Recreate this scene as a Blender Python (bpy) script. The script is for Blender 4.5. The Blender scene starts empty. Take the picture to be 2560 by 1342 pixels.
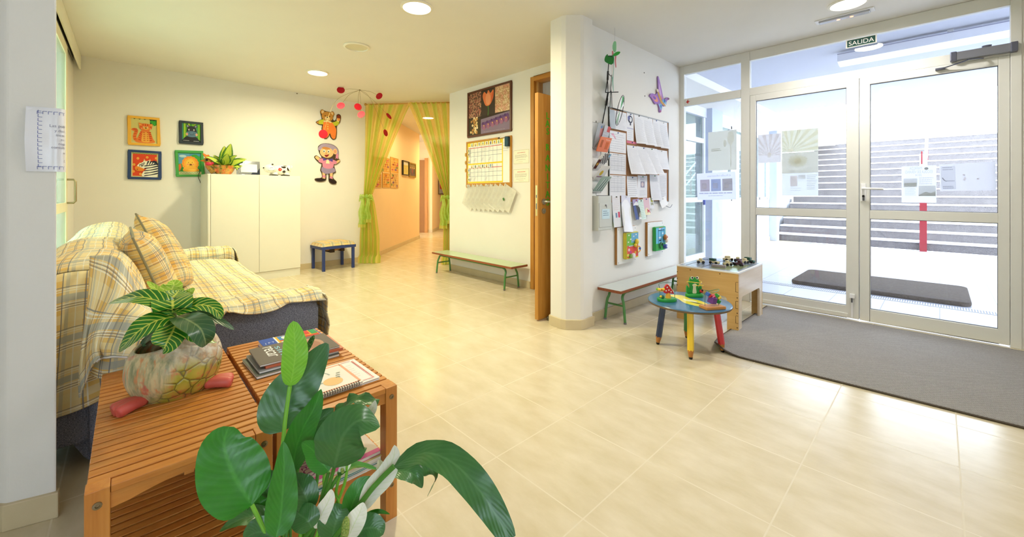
import bpy, bmesh, math, random
from mathutils import Vector, Matrix, Euler
from math import sin, cos, pi, sqrt, atan2, radians as R
C = bpy.context.scene.collection
SC = bpy.context.scene
# ---------------------------------------------------------------- camera
TH = .8213
CAM_H = 1.13
F, CX, CY = 1012., 1262., 483.
cam = bpy.data.cameras.new('camera'); co = bpy.data.objects.new('camera', cam); C.objects.link(co)
co.location = (0, 0, CAM_H); co.rotation_euler = (pi/2, 0, TH)
cam.sensor_fit = 'HORIZONTAL'; cam.sensor_width = 36; cam.lens = F/2560*36
cam.shift_x = (1280-CX)/2560; cam.shift_y = (CY-671)/2560
cam.clip_start = .05; cam.clip_end = 300
SC.camera = co
# ---------------------------------------------------------------- view, world, sun
SC.view_settings.view_transform = 'Standard'; SC.view_settings.look = 'None'
SC.view_settings.gamma = 1; SC.view_settings.use_curve_mapping = False
SC.view_settings.exposure = EXPOSURE = 0.24
w = bpy.data.worlds.new('daylight'); SC.world = w; w.use_nodes = True
nt = w.node_tree; nt.nodes.clear()
bg = nt.nodes.new('ShaderNodeBackground'); wo = nt.nodes.new('ShaderNodeOutputWorld')
bg.inputs[0].default_value = (.77, .875, 1, 1); bg.inputs[1].default_value = 9.0
nt.links.new(bg.outputs[0], wo.inputs[0])
sl = bpy.data.lights.new('sun', 'SUN'); so = bpy.data.objects.new('sun', sl); C.objects.link(so)
sl.energy = 1.0; sl.angle = R(3); sl.color = (1, .97, .92)
so.rotation_euler = (R(-28), R(8), 0); so.location = (0, 14, 9)

# ---------------------------------------------------------------- helpers
CS, SN = cos(TH), sin(TH)
def at(u, v, axis, val):                     # ray through a pixel of the photo met with a real plane (x, y or z = val)
    X, Z = (u-CX)/F, -(v-CY)/F
    d = (X*CS-SN, X*SN+CS, Z); o = (0, 0, CAM_H); i = 'xyz'.index(axis)
    t = (val-o[i])/d[i]
    return Vector((o[0]+t*d[0], o[1]+t*d[1], o[2]+t*d[2]))
def c2w(X, Y):                               # a distance right / ahead of the viewpoint -> the plan of the building
    return (X*CS-Y*SN, X*SN+Y*CS)
def lin(h):
    h = h.lstrip('#'); o = []
    for k in (0, 2, 4):
        c = int(h[k:k+2], 16)/255
        o.append(c/12.92 if c <= .04045 else ((c+.055)/1.055)**2.4)
    return tuple(o)
_mats = {}
def newmat(name):
    m = bpy.data.materials.new(name); m.use_nodes = True
    return m, m.node_tree, m.node_tree.nodes['Principled BSDF']
def mat(hexc, rough=.55, metal=0., spec=.4, var=.06, scale=9., bump=0., bscale=60., coat=0., sss=0., trans=0., alpha=1., emit=0.):
    key = (hexc, rough, metal, spec, var, scale, bump, bscale, coat, sss, trans, alpha, emit)
    if key in _mats: return _mats[key]
    m, t, p = newmat('paint_'+hexc.lstrip('#'))
    c = lin(hexc)
    p.inputs['Roughness'].default_value = rough; p.inputs['Metallic'].default_value = metal
    p.inputs['Specular IOR Level'].default_value = spec
    tc = t.nodes.new('ShaderNodeTexCoord'); n = t.nodes.new('ShaderNodeTexNoise')
    n.inputs['Scale'].default_value = scale; n.inputs['Detail'].default_value = 4
    t.links.new(tc.outputs['Object'], n.inputs['Vector'])
    mx = t.nodes.new('ShaderNodeMix'); mx.data_type = 'RGBA'
    mx.inputs[6].default_value = tuple(x*(1-var) for x in c)+(1,); mx.inputs[7].default_value = tuple(min(1, x*(1+var)) for x in c)+(1,)
    t.links.new(n.outputs['Fac'], mx.inputs[0]); t.links.new(mx.outputs[2], p.inputs['Base Color'])
    if bump:
        n2 = t.nodes.new('ShaderNodeTexNoise'); n2.inputs['Scale'].default_value = bscale; n2.inputs['Detail'].default_value = 6
        t.links.new(tc.outputs['Object'], n2.inputs['Vector'])
        b = t.nodes.new('ShaderNodeBump'); b.inputs['Strength'].default_value = bump; b.inputs['Distance'].default_value = .01
        t.links.new(n2.outputs['Fac'], b.inputs['Height']); t.links.new(b.outputs[0], p.inputs['Normal'])
    if coat: p.inputs['Coat Weight'].default_value = coat
    if sss: p.inputs['Subsurface Weight'].default_value = sss
    if trans: p.inputs['Transmission Weight'].default_value = trans
    if alpha < 1: p.inputs['Alpha'].default_value = alpha
    if emit:
        p.inputs['Emission Color'].default_value = c+(1,); p.inputs['Emission Strength'].default_value = emit
    _mats[key] = m
    return m
class N:                                     # tiny node-graph helper
    def __init__(s, name): s.m, s.t, s.p = newmat(name)
    def n(s, typ, **kw):
        x = s.t.nodes.new('ShaderNode'+typ)
        for k, v in kw.items():
            if k.startswith('_'): setattr(x, k[1:], v)
            else: x.inputs[k.replace('__', ' ')].default_value = v
        return x
    def l(s, a, b): s.t.links.new(a, b)
    def tc(s, out='Object'):
        return s.t.nodes.new('ShaderNodeTexCoord').outputs[out]
    def math(s, op, a, b=None):
        x = s.t.nodes.new('ShaderNodeMath'); x.operation = op
        for i, v in enumerate((a, b)):
            if v is None: continue
            if hasattr(v, 'node'): s.l(v, x.inputs[i])
            else: x.inputs[i].default_value = v
        return x.outputs[0]
    def mix(s, f, a, b):
        x = s.t.nodes.new('ShaderNodeMix'); x.data_type = 'RGBA'
        for i, v in ((0, f), (6, a), (7, b)):
            if hasattr(v, 'node'): s.l(v, x.inputs[i])
            elif isinstance(v, str): x.inputs[i].default_value = lin(v)+(1,)
            elif isinstance(v, (int, float)): x.inputs[i].default_value = v
            else: x.inputs[i].default_value = tuple(v)+(1,)
        return x.outputs[2]
    def ramp(s, f, stops):
        x = s.t.nodes.new('ShaderNodeValToRGB'); e = x.color_ramp.elements
        while len(e) < len(stops): e.new(.5)
        for k, (p, c) in enumerate(stops):
            e[k].position = p; e[k].color = (lin(c)+(1,)) if isinstance(c, str) else (c, c, c, 1)
        s.l(f, x.inputs[0]); return x.outputs[0]
    def sep(s, v):
        x = s.t.nodes.new('ShaderNodeSeparateXYZ'); s.l(v, x.inputs[0]); return x.outputs
    def bump(s, h, st=.3, d=.01):
        b = s.t.nodes.new('ShaderNodeBump'); b.inputs['Strength'].default_value = st; b.inputs['Distance'].default_value = d
        s.l(h, b.inputs['Height']); s.l(b.outputs[0], s.p.inputs['Normal'])
    def base(s, c): s.l(c, s.p.inputs['Base Color'])
    def rough(s, v):
        if hasattr(v, 'node'): s.l(v, s.p.inputs['Roughness'])
        else: s.p.inputs['Roughness'].default_value = v
    def noise(s, vec, scale, detail=4, rough=.5):
        x = s.t.nodes.new('ShaderNodeTexNoise'); x.inputs['Scale'].default_value = scale; x.inputs['Detail'].default_value = detail
        x.inputs['Roughness'].default_value = rough; s.l(vec, x.inputs['Vector']); return x.outputs['Fac']
    def scale(s, vec, xyz):
        x = s.t.nodes.new('ShaderNodeMapping'); x.inputs['Scale'].default_value = xyz; s.l(vec, x.inputs['Vector']); return x.outputs[0]

class MB:                                    # collects shapes, becomes ONE mesh
    def __init__(s):
        s.b = bmesh.new(); s.ms = []; s.uvl = s.b.loops.layers.uv.new('UVMap'); s.cur = 0; s.X = Matrix()
    def use(s, m):
        if m not in s.ms: s.ms.append(m)
        s.cur = s.ms.index(m); return s
    def v(s, p): return s.b.verts.new(s.X @ Vector(p))
    def f(s, vs, smooth=False):
        try: f = s.b.faces.new(vs)
        except ValueError: return None
        f.material_index = s.cur; f.smooth = smooth; return f
    def box(s, x0, x1, y0, y1, z0, z1):
        P = [s.v(p) for p in ((x0,y0,z0),(x1,y0,z0),(x1,y1,z0),(x0,y1,z0),(x0,y0,z1),(x1,y0,z1),(x1,y1,z1),(x0,y1,z1))]
        for q in ((3,2,1,0),(4,5,6,7),(0,1,5,4),(1,2,6,5),(2,3,7,6),(3,0,4,7)): s.f([P[i] for i in q])
        return s
    def cbox(s, x0, x1, y0, y1, z0, z1, r=.004):   # box with chamfered edges
        b = bmesh.new(); bmesh.ops.create_cube(b, size=1)
        for v in b.verts: v.co = ((x0+x1)/2+v.co.x*(x1-x0), (y0+y1)/2+v.co.y*(y1-y0), (z0+z1)/2+v.co.z*(z1-z0))
        r = min(r, abs(x1-x0)*.45, abs(y1-y0)*.45, abs(z1-z0)*.45)
        bmesh.ops.bevel(b, geom=list(b.edges), offset=r, segments=2, affect='EDGES', profile=.6)
        return s.merge(b)
    def merge(s, b, smooth=False):
        mp = {v: s.v(v.co) for v in b.verts}
        for f in b.faces: s.f([mp[v] for v in f.verts], smooth or f.smooth)
        b.free(); return s
    def prism(s, pts, y0, y1):               # polygon in xz, extruded along y
        A = [s.v((x, y0, z)) for x, z in pts]; B = [s.v((x, y1, z)) for x, z in pts]; n = len(pts)
        s.f(A); s.f(B[::-1])
        for i in range(n): s.f([A[i], B[i], B[(i+1) % n], A[(i+1) % n]])
        return s
    def plan(s, pts, z0, z1):                # polygon in xy, extruded along z
        A = [s.v((x, y, z0)) for x, y in pts]; B = [s.v((x, y, z1)) for x, y in pts]; n = len(pts)
        s.f(A[::-1]); s.f(B)
        for i in range(n): s.f([A[i], A[(i+1) % n], B[(i+1) % n], B[i]])
        return s
    def tube(s, path, r, n=8, cap=True, sq=None):
        P = [Vector(p) for p in path]; m = len(P); rings = []
        up = None
        for i, p in enumerate(P):
            t = (P[min(i+1, m-1)]-P[max(i-1, 0)])
            t = t.normalized() if t.length > 1e-9 else Vector((0, 0, 1))
            if up is None:
                a = Vector((0, 0, 1)) if abs(t.z) < .9 else Vector((1, 0, 0))
                up = t.cross(a).normalized()
            else:
                up = (up-t*up.dot(t)); up = up.normalized() if up.length > 1e-6 else t.orthogonal().normalized()
            w = t.cross(up); rr = r[i] if isinstance(r, (list, tuple)) else r
            rings.append([s.v(p+up*cos(2*pi*k/n)*rr+w*sin(2*pi*k/n)*rr*(sq or 1)) for k in range(n)])
        for i in range(m-1):
            for k in range(n): s.f([rings[i][k], rings[i][(k+1) % n], rings[i+1][(k+1) % n], rings[i+1][k]], True)
        if cap: s.f(rings[0][::-1]); s.f(rings[-1])
        return s
    def lathe(s, prof, n=24, c=(0, 0, 0), axis='z'):
        rings = []
        def pt(r, h, a):
            x, y = r*cos(a), r*sin(a)
            q = {'z': (x, y, h), 'y': (x, h, y), 'x': (h, x, y)}[axis]
            return (c[0]+q[0], c[1]+q[1], c[2]+q[2])
        for r, h in prof:
            rings.append([s.v(pt(r, h, 2*pi*k/n)) for k in range(n)] if r > 1e-6 else [s.v(pt(0, h, 0))])
        for a, b in zip(rings, rings[1:]):
            for k in range(n):
                k2 = (k+1) % n
                if len(a) == 1 and len(b) == 1: continue
                if len(a) == 1: s.f([a[0], b[k2], b[k]], True)
                elif len(b) == 1: s.f([a[k], a[k2], b[0]], True)
                else: s.f([a[k], a[k2], b[k2], b[k]], True)
        return s
    def ell(s, c, r, rot=None, nu=20, nv=12, fn=None):
        M_ = Matrix.Translation(c) @ (Euler(rot).to_matrix().to_4x4() if rot else Matrix())
        rings = []
        for j in range(nv+1):
            ph = -pi/2+pi*j/nv; row = []
            for i in range(nu if 0 < j < nv else 1):
                th = 2*pi*i/nu; p = Vector((cos(ph)*cos(th), cos(ph)*sin(th), sin(ph)))
                if fn: p = fn(p)
                row.append(s.v(M_ @ Vector((p.x*r[0], p.y*r[1], p.z*r[2]))))
            rings.append(row)
        for a, b in zip(rings, rings[1:]):
            for k in range(nu):
                k2 = (k+1) % nu
                if len(a) == 1: s.f([a[0], b[k2], b[k]], True)
                elif len(b) == 1: s.f([a[k], a[k2], b[0]], True)
                else: s.f([a[k], a[k2], b[k2], b[k]], True)
        return s
    def grid(s, fn, nu, nv, closed=False, smooth=True, uvs=(1, 1)):
        G = [[s.v(fn(i/nu, j/nv)) for j in range(nv+1)] for i in range(nu+1)]
        for i in range(nu):
            for j in range(nv):
                f = s.f([G[i][j], G[i+1][j], G[i+1][j+1], G[i][j+1]], smooth)
                if f:
                    for lp, (a, b) in zip(f.loops, ((i, j), (i+1, j), (i+1, j+1), (i, j+1))):
                        lp[s.uvl].uv = (a/nu*uvs[0], b/nv*uvs[1])
        return s
    def text(s, txt, x, z, h, y=0., align='CENTER', wid=None, flip=False, vert=False):
        cu = bpy.data.curves.new('t', 'FONT'); cu.body = txt; cu.align_x = align; cu.size = 1; cu.space_line = 1
        ob = bpy.data.objects.new('t', cu); C.objects.link(ob)
        dg = bpy.context.evaluated_depsgraph_get(); me = bpy.data.meshes.new_from_object(ob.evaluated_get(dg))
        xs = [v.co.x for v in me.vertices] or [0, 1]
        k = h/.72; kx = k
        if wid: kx = wid/max(1e-6, max(xs)-min(xs))
        vs = [s.v((x+(-1 if flip else 1)*v.co.x*kx, y, z+v.co.y*k)) for v in me.vertices]
        for p in me.polygons: s.f([vs[i] for i in p.vertices])
        bpy.data.objects.remove(ob); bpy.data.curves.remove(cu); bpy.data.meshes.remove(me)
        return s
    def build(s, name, parent=None, loc=None, rot=None, bevel=0., sub=0, solid=0., m=None):
        if m: s.use(m)
        bmesh.ops.remove_doubles(s.b, verts=list(s.b.verts), dist=1e-6)
        me = bpy.data.meshes.new(name); s.b.normal_update()
        for e in s.b.edges:
            if len(e.link_faces) == 2 and e.link_faces[0].smooth and e.calc_face_angle(0) > R(40): e.smooth = False
        s.b.to_mesh(me); s.b.free()
        for q in s.ms: me.materials.append(q)
        o = bpy.data.objects.new(name, me); C.objects.link(o)
        if loc: o.location = loc
        if rot is not None: o.rotation_euler = (0, 0, rot) if not hasattr(rot, '__len__') else rot
        if parent: o.parent = parent
        if solid:
            q = o.modifiers.new('thickness', 'SOLIDIFY'); q.thickness = solid; q.offset = 0
        if bevel:
            q = o.modifiers.new('edges', 'BEVEL'); q.width = bevel; q.segments = 2; q.limit_method = 'ANGLE'
        if sub:
            q = o.modifiers.new('smooth', 'SUBSURF'); q.levels = sub; q.render_levels = sub
        return o
class Art:                                   # flat painted layers on a panel facing -y (local), x right, z up
    def __init__(s, mb, y): s.mb, s.y, s.d = mb, y, .00013
    def col(s, h, rough=.6): s.mb.use(mat(h, rough, spec=.25) if isinstance(h, str) else h); s.y -= s.d
    def poly(s, pts, h): s.col(h); s.mb.f([s.mb.v((x, s.y, z)) for x, z in pts]); return s
    def rect(s, x0, x1, z0, z1, h): return s.poly([(x0, z0), (x1, z0), (x1, z1), (x0, z1)], h)
    def ell(s, cx, cz, rx, rz, h, rot=0., n=18):
        return s.poly([(cx+rx*cos(2*pi*k/n)*cos(rot)-rz*sin(2*pi*k/n)*sin(rot), cz+rx*cos(2*pi*k/n)*sin(rot)+rz*sin(2*pi*k/n)*cos(rot)) for k in range(n)], h)
    def line(s, pts, w, h):
        s.col(h)
        for (a, b), (c, d) in zip(pts, pts[1:]):
            L = sqrt((c-a)**2+(d-b)**2) or 1; nx, nz = -(d-b)/L*w/2, (c-a)/L*w/2
            s.mb.f([s.mb.v((x, s.y, z)) for x, z in ((a-nx, b-nz), (c-nx, d-nz), (c+nx, d+nz), (a+nx, b+nz))])
        return s
    def text(s, t, x, z, hh, h, **k): s.col(h); s.mb.text(t, x, z, hh, s.y, **k); return s
    def rows(s, x0, x1, z1, z0, n, h, rnd, w=.0018, ragged=.3):   # lines of small print
        s.col(h)
        for k in range(n):
            z = z1-(z1-z0)*k/max(1, n-1); e = x0+(x1-x0)*(1-ragged*rnd.random()); a = x0
            while a < e:
                b = min(e, a+(x1-x0)*rnd.uniform(.06, .16))
                s.mb.f([s.mb.v((x, s.y, q)) for x, q in ((a, z), (b, z), (b, z+w), (a, z+w))]); a = b+(x1-x0)*.02
        return s
def smooth(pts, n=6, closed=True):           # Catmull-Rom through 2-D or 3-D points
    P = [Vector(p) for p in pts]; m = len(P); out = []
    for i in range(m if closed else m-1):
        a, b, c, d = (P[(i-1) % m], P[i], P[(i+1) % m], P[(i+2) % m]) if closed else (P[max(i-1, 0)], P[i], P[i+1], P[min(i+2, m-1)])
        for k in range(n):
            t = k/n
            out.append(tuple(.5*((2*b)+(c-a)*t+(2*a-5*b+4*c-d)*t*t+(3*b-a-3*c+d)*t**3)))
    if not closed: out.append(tuple(P[-1]))
    return out
def thing(name, label, cat, loc=(0, 0, 0), rot=0., group=None):
    o = bpy.data.objects.new(name, None); C.objects.link(o); o.location = loc; o.rotation_euler = (0, 0, rot) if not hasattr(rot, '__len__') else rot
    o.empty_display_size = .05
    o['label'] = label; o['category'] = cat
    if group: o['group'] = group
    return o
def tag(o, label, cat, group=None, kind=None):
    o['label'] = label; o['category'] = cat
    if group: o['group'] = group
    if kind: o['kind'] = kind
    return o
def struct(o, label=None):
    o['kind'] = 'structure'
    if label: o['label'] = label
    return o
def dup(root, loc, rot=None, label=None):
    r = root.copy(); C.objects.link(r); r.location = loc
    if rot is not None: r.rotation_euler = (0, 0, rot) if not hasattr(rot, '__len__') else rot
    if label: r['label'] = label
    for ch in list(root.children):
        c = ch.copy(); C.objects.link(c); c.parent = r
        for g in list(ch.children):
            d = g.copy(); C.objects.link(d); d.parent = c
    return r
RN = random.Random(7)
# ================================================================ the room
CEIL = 2.61
YE = 4.74                                     # inner face of the glazed entrance
XN = -2.08                                    # notice wall
YP = 3.50                                     # wall with the doorway
B0, B1 = Vector((-6.29, -.376)), Vector((-6.519, 2.905))   # back wall, slightly out of square
BD = (B1-B0).normalized(); BROT = atan2(BD.y, BD.x); BN = Vector((BD.y, -BD.x))
def bw(s_, z, off=0.): p = B0+BD*s_+BN*off; return (p.x, p.y, z)

def plaster(name, hexc, bump=.08):
    g = N(name); o = g.tc(); n = g.noise(o, 3.); f = g.noise(o, 70., 5)
    c = g.mix(n, tuple(x*.97 for x in lin(hexc)), tuple(min(1, x*1.02) for x in lin(hexc)))
    g.base(c); g.rough(.62); g.p.inputs['Specular IOR Level'].default_value = .25; g.bump(f, bump, .004); return g.m
WALL = plaster('white_plaster', '#EEEBE4')
CEILM = plaster('ceiling_paint', '#EAE7DF', .04)
PEACH = plaster('corridor_paint', '#F2D9B2')
def tile_mat(name, base, lo, grout, t, ox, oy, rough, gw=.0026, spec=.5):
    g = N(name); o = g.tc('Object'); xyz = g.sep(o)
    ax = g.math('FRACT', g.math('DIVIDE', g.math('SUBTRACT', xyz[0], ox-100*t), t))
    ay = g.math('FRACT', g.math('DIVIDE', g.math('SUBTRACT', xyz[1], oy-100*t), t))
    dx = g.math('MINIMUM', ax, g.math('SUBTRACT', 1., ax)); dy = g.math('MINIMUM', ay, g.math('SUBTRACT', 1., ay))
    d = g.math('MINIMUM', dx, dy); line = g.math('LESS_THAN', d, gw/t)
    ix = g.math('FLOOR', g.math('DIVIDE', g.math('SUBTRACT', xyz[0], ox-100*t), t)); iy = g.math('FLOOR', g.math('DIVIDE', g.math('SUBTRACT', xyz[1], oy-100*t), t))
    cv = g.n('CombineXYZ'); g.l(ix, cv.inputs[0]); g.l(iy, cv.inputs[1])
    wn = g.n('TexWhiteNoise'); g.l(cv.outputs[0], wn.inputs['Vector'])
    cl = g.noise(g.scale(o, (1., 2.2, 1.)), 5., 6, .6); fine = g.noise(o, 38., 5, .7)
    c = g.mix(g.ramp(cl, [(.3, 0.), (.7, 1.)]), lo, base)
    c = g.mix(g.math('MULTIPLY', fine, .16), c, tuple(min(1, x*1.08) for x in lin(base)))
    c = g.mix(g.math('MULTIPLY', wn.outputs['Value'], .10), c, tuple(x*.85 for x in lin(base)))
    c = g.mix(line, c, grout); g.base(c)
    g.rough(g.math('ADD', g.math('MULTIPLY', cl, .06), g.math('ADD', rough, g.math('MULTIPLY', line, .3))))
    g.p.inputs['Specular IOR Level'].default_value = spec
    g.bump(g.math('MULTIPLY', line, -1.), .25, .002); return g.m
FLOORM = tile_mat('beige_floor_tiles', '#DFD3B8', '#CDBF9B', '#DACFB6', .4498, -1.2934, 2.0552, .19)
PORCHM = tile_mat('white_porch_tiles', '#B9B9C2', '#B2B2BC', '#8E8E9C', .40, -1.6, 5.0, .35)
g = N('beige_skirting_stone'); o_ = g.tc(); g.base(g.mix(g.noise(o_, 6., 6, .6), '#C9B78E', '#DCCCA8')); g.rough(.4); SKIRT = g.m
ALU = mat('#E6E5DD', .42, spec=.4, var=.02)
ALUJ = mat('#B9B7AA', .5)
RUB = mat('#77777A', .7)
# clear glass: mirror reflection by angle over straight transmission (dust film on the surface)
def glass_mat(name, tint, dust=.05, lo=.05, hi=.7):
    g = N(name); nt = g.t; nt.nodes.remove(g.p); out = nt.nodes['Material Output']
    tr = g.n('BsdfTransparent'); tr.inputs[0].default_value = lin(tint)+(1,)
    gl = g.n('BsdfGlossy'); gl.inputs['Roughness'].default_value = .02
    df = g.n('BsdfDiffuse'); df.inputs[0].default_value = (.85, .88, .95, 1)
    lw = g.n('LayerWeight'); lw.inputs[0].default_value = .5
    r = g.math('MULTIPLY_ADD', g.math('POWER', lw.outputs['Facing'], 4.), hi-lo); r.node.inputs[2].default_value = lo
    m1 = g.n('MixShader'); g.l(r, m1.inputs[0]); g.l(tr.outputs[0], m1.inputs[1]); g.l(gl.outputs[0], m1.inputs[2])
    m2 = g.n('MixShader'); n = g.noise(g.tc(), 4., 5)
    g.l(g.math('MULTIPLY', n, dust*2), m2.inputs[0]); g.l(m1.outputs[0], m2.inputs[1]); g.l(df.outputs[0], m2.inputs[2])
    g.l(m2.outputs[0], out.inputs[0]); return g.m
GLASS = glass_mat('window_glass', '#F6F8FA', .03)
GREENGL = glass_mat('green_tinted_glass', '#C9DCD2', .10, .10)

# floor and ceiling reach from behind the viewpoint into the corridor
q = MB(); q.use(FLOORM).plan([(-16, -4.2), (2.6, -4.2), (2.6, YE+.06), (-2.2, YE+.06), (-2.2, 16), (-16, 16)], -.12, 0); struct(q.build('floor'))
q = MB(); q.use(CEILM).plan([(-16, -.55), (-2.65, -.55), (-2.65, -4.2), (2.6, -4.2), (2.6, YE+.06), (-2.2, YE+.06), (-2.2, 16), (-16, 16)], CEIL, CEIL+.15); struct(q.build('ceiling'))
# notice wall with the thick chamfered end pier
q = MB(); q.use(WALL).plan([(XN-.2, 2.80), (XN, 2.80), (XN, YE+.06), (XN-.2, YE+.06)], 0, CEIL); struct(q.build('wall_notice_side'))
PIER = [(-2.30, 2.70), (-2.285, 2.665), (-2.155, 2.65), (-2.115, 2.66), (-2.03, 2.745), (-2.02, 2.78), (-2.02, 2.90), (-2.30, 2.90)]
q = MB(); q.use(WALL).plan(PIER, 0, CEIL); struct(q.build('wall_pier'))
def grow(pts, d):
    c = Vector((sum(p[0] for p in pts)/len(pts), sum(p[1] for p in pts)/len(pts))); out = []
    n = len(pts)
    for i, p in enumerate(pts):
        a, b = Vector(pts[i-1]), Vector(pts[(i+1) % n]); e1 = (Vector(p)-a).normalized(); e2 = (b-Vector(p)).normalized()
        n1, n2 = Vector((e1.y, -e1.x)), Vector((e2.y, -e2.x)); m = (n1+n2).normalized(); out.append(tuple(Vector(p)+m*d/max(.3, m.dot(n1))))
    return out
q = MB(); q.use(SKIRT).plan(grow(PIER, .014), 0, .082); struct(q.build('baseboard_pier', bevel=.003))
q = MB(); q.use(SKIRT).box(XN, XN+.014, 2.9, YE-.02, 0, .082); struct(q.build('baseboard_notice_side', bevel=.003))
# wall with the doorway (opening x -3.26..-2.42, up to 2.43)
DX0, DX1, DZ = -3.30, -2.40, 2.50
q = MB(); q.use(WALL).box(-4.966, DX0, YP, YP+.14, 0, CEIL).box(DX0, DX1, YP, YP+.14, DZ, CEIL).box(DX1, XN-.19, YP, YP+.14, 0, CEIL); struct(q.build('wall_doorway_side'))
q = MB(); q.use(SKIRT).box(-4.966, DX0-.012, YP-.014, YP, 0, .082); struct(q.build('baseboard_doorway_side', bevel=.003))
# room seen through the transom of the doorway
q = MB(); q.use(WALL).box(-5.2, -2.28, YE+.3, YE+.4, 0, CEIL); struct(q.build('wall_classroom'))
# back wall
def slab(p, q_, th_, z0, z1, m):
    p, q_ = Vector(p), Vector(q_); d = (q_-p).normalized(); n = Vector((d.y, -d.x))*th_
    b = MB(); b.use(m).plan([tuple(p), tuple(q_), tuple(q_+n), tuple(p+n)] if th_ < 0 else [tuple(p+n), tuple(q_+n), tuple(q_), tuple(p)][::-1], z0, z1); return b
def wallrun(name, p, q_, th_, m, z0=0, z1=CEIL, base=None):
    p, q_ = Vector(p), Vector(q_); d = (q_-p).normalized(); n = Vector((-d.y, d.x))*th_      # grows to the left of p->q
    b = MB(); b.use(m).plan([tuple(p), tuple(q_), tuple(q_+n), tuple(p+n)], z0, z1); o = struct(b.build(name))
    bmesh_fix(o)
    if base:
        k = Vector((d.y, -d.x))*.014
        b = MB(); b.use(SKIRT).plan([tuple(p+k), tuple(q_+k), tuple(q_), tuple(p)], 0, .082); struct(b.build(base, bevel=.003))
    return o
def bmesh_fix(o):
    b = bmesh.new(); b.from_mesh(o.data); bmesh.ops.recalc_face_normals(b, faces=list(b.faces)); b.to_mesh(o.data); b.free()
wallrun('wall_back', B0-BD*.1, B1, .16, WALL, base='baseboard_back')
# corridor beyond the curtain, running off at 45 degrees
c0, c1 = c2w(-2.30, 6.76), c2w(-2.145, 10.17); c2, c3 = c2w(-2.10, 11.70), c2w(-2.02, 16.5)
wallrun('wall_corridor_left', c0, c1, .14, PEACH, base='baseboard_corridor_left')
wallrun('wall_corridor_far', c2, c3, .14, PEACH, base='baseboard_corridor_far')
wallrun('wall_corridor_return', c2w(-3.4, 11.74), c2w(-2.10, 11.70), .14, PEACH, base='baseboard_corridor_return')
wallrun('wall_corridor_recess', c2w(-3.4, 10.1), c2w(-3.4, 11.8), .14, PEACH)
wallrun('wall_corridor_right', c2w(-.55, 16.5), (-4.966, YP+.05), .14, PEACH)
wallrun('wall_corridor_end', c3, c2w(-.5, 16.5), .14, PEACH)
# left wall: sliding door bay between the foreground pier and the back wall
YL = -.425
SLX0, SLX1 = -5.20, -3.50                      # glazed opening
q = MB(); q.use(WALL).box(-6.45, SLX0, YL-.12, YL, 0, CEIL).box(SLX0, SLX1, YL-.12, YL, 2.42, CEIL).box(SLX1, -2.15, YL-.12, YL, 0, CEIL); struct(q.build('wall_left'))
PL = [(-2.6, -.42), (-2.25, -.41), (-2.138, -.30), (-2.107, -.183), (-2.13, -.188), (-2.21, -.26), (-2.3, -.36), (-2.6, -.37)]
q = MB(); q.use(WALL).plan([(-3.0, -.6), (-2.44, -.6), (-2.138, -.30), (-2.107, -.183), (-2.13, -.188), (-2.22, -.30), (-2.3, -.37), (-3.0, -.37)], 0, CEIL)
o = struct(q.build('wall_pier_left', bevel=.006)); bmesh_fix(o)
q = MB(); q.use(SKIRT).plan([(-2.46, -.60), (-2.126, -.307), (-2.093, -.178), (-2.125, -.176), (-2.2, -.26), (-2.3, -.36)], 0, .088); o = struct(q.build('baseboard_pier_left', bevel=.003)); bmesh_fix(o)
# walls behind the viewpoint close the room
q = MB(); q.use(WALL).box(-2.6, 2.6, -4.2, -4.05, 0, CEIL); struct(q.build('wall_rear'))
q = MB(); q.use(WALL).box(2.4, 2.55, -4.2, -2.9, 0, CEIL).box(2.4, 2.55, -.4, YE+.06, 0, CEIL).box(2.4, 2.55, -2.9, -.4, 0, .9).box(2.4, 2.55, -2.9, -.4, 2.05, CEIL); struct(q.build('wall_right'))
q = MB(); q.use(ALU)
for a in ((-2.9, -2.84, .9, 2.05), (-.46, -.4, .9, 2.05), (-1.68, -1.62, .9, 2.05), (-2.84, -.46, .9, .96), (-2.84, -.46, 1.99, 2.05)): q.box(2.44, 2.50, a[0], a[1], a[2], a[3])
wn = struct(q.build('window_2_added'), 'added white window beside the viewpoint, brightening the foreground')  # window added out of view to bring daylight onto the foreground
q = MB(); q.use(GLASS).box(2.468, 2.474, -2.84, -.46, .96, 1.99); q.build('pane', wn)
q = MB(); q.use(WALL).box(-2.65, -2.5, -4.2, -.5, 0, CEIL); struct(q.build('wall_left_rear'))
XJ = .355
q = MB(); q.use(WALL).box(XJ+.045, 2.5, YE-.005, YE+.14, 0, CEIL); struct(q.build('wall_entrance'))

# ---------------------------------------------------------------- entrance glazing (y = 4.74)
q = MB(); q.use(ALU)
f0, f1 = YE, YE+.055
q.box(XN, -2.03, f0, f1, 0, CEIL); q.box(-1.432, -1.348, f0, f1, 0, CEIL)
q.box(XJ-.002, XJ+.05, f0-.012, f1, 0, CEIL)
q.box(-2.03, -1.432, f0+.002, f1, 2.512, CEIL-.001); q.box(-1.348, XJ-.002, f0+.002, f1, 2.512, CEIL-.001)
q.box(-2.03, -1.432, f0+.002, f1, 2.143, 2.227); q.box(-1.348, XJ-.002, f0+.002, f1, 2.146, 2.225)
q.box(-2.03, -1.432, f0+.002, f1, 0, .12)
fr = struct(q.build('window_1', bevel=.003), 'white aluminium frame of the glazed entrance')
fr.name = 'window_1'
q = MB(); q.use(GLASS).box(-2.03, -1.432, f0+.026, f0+.032, 2.227, 2.512); q.build('transom_pane', fr)
q = MB(); q.use(GLASS).box(-1.348, XJ, f0+.026, f0+.032, 2.225, 2.512); q.build('transom_pane', fr)
q = MB(); q.use(GLASS).box(-2.03, -1.432, f0+.026, f0+.032, .12, 2.143); q.build('side_pane', fr)
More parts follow.
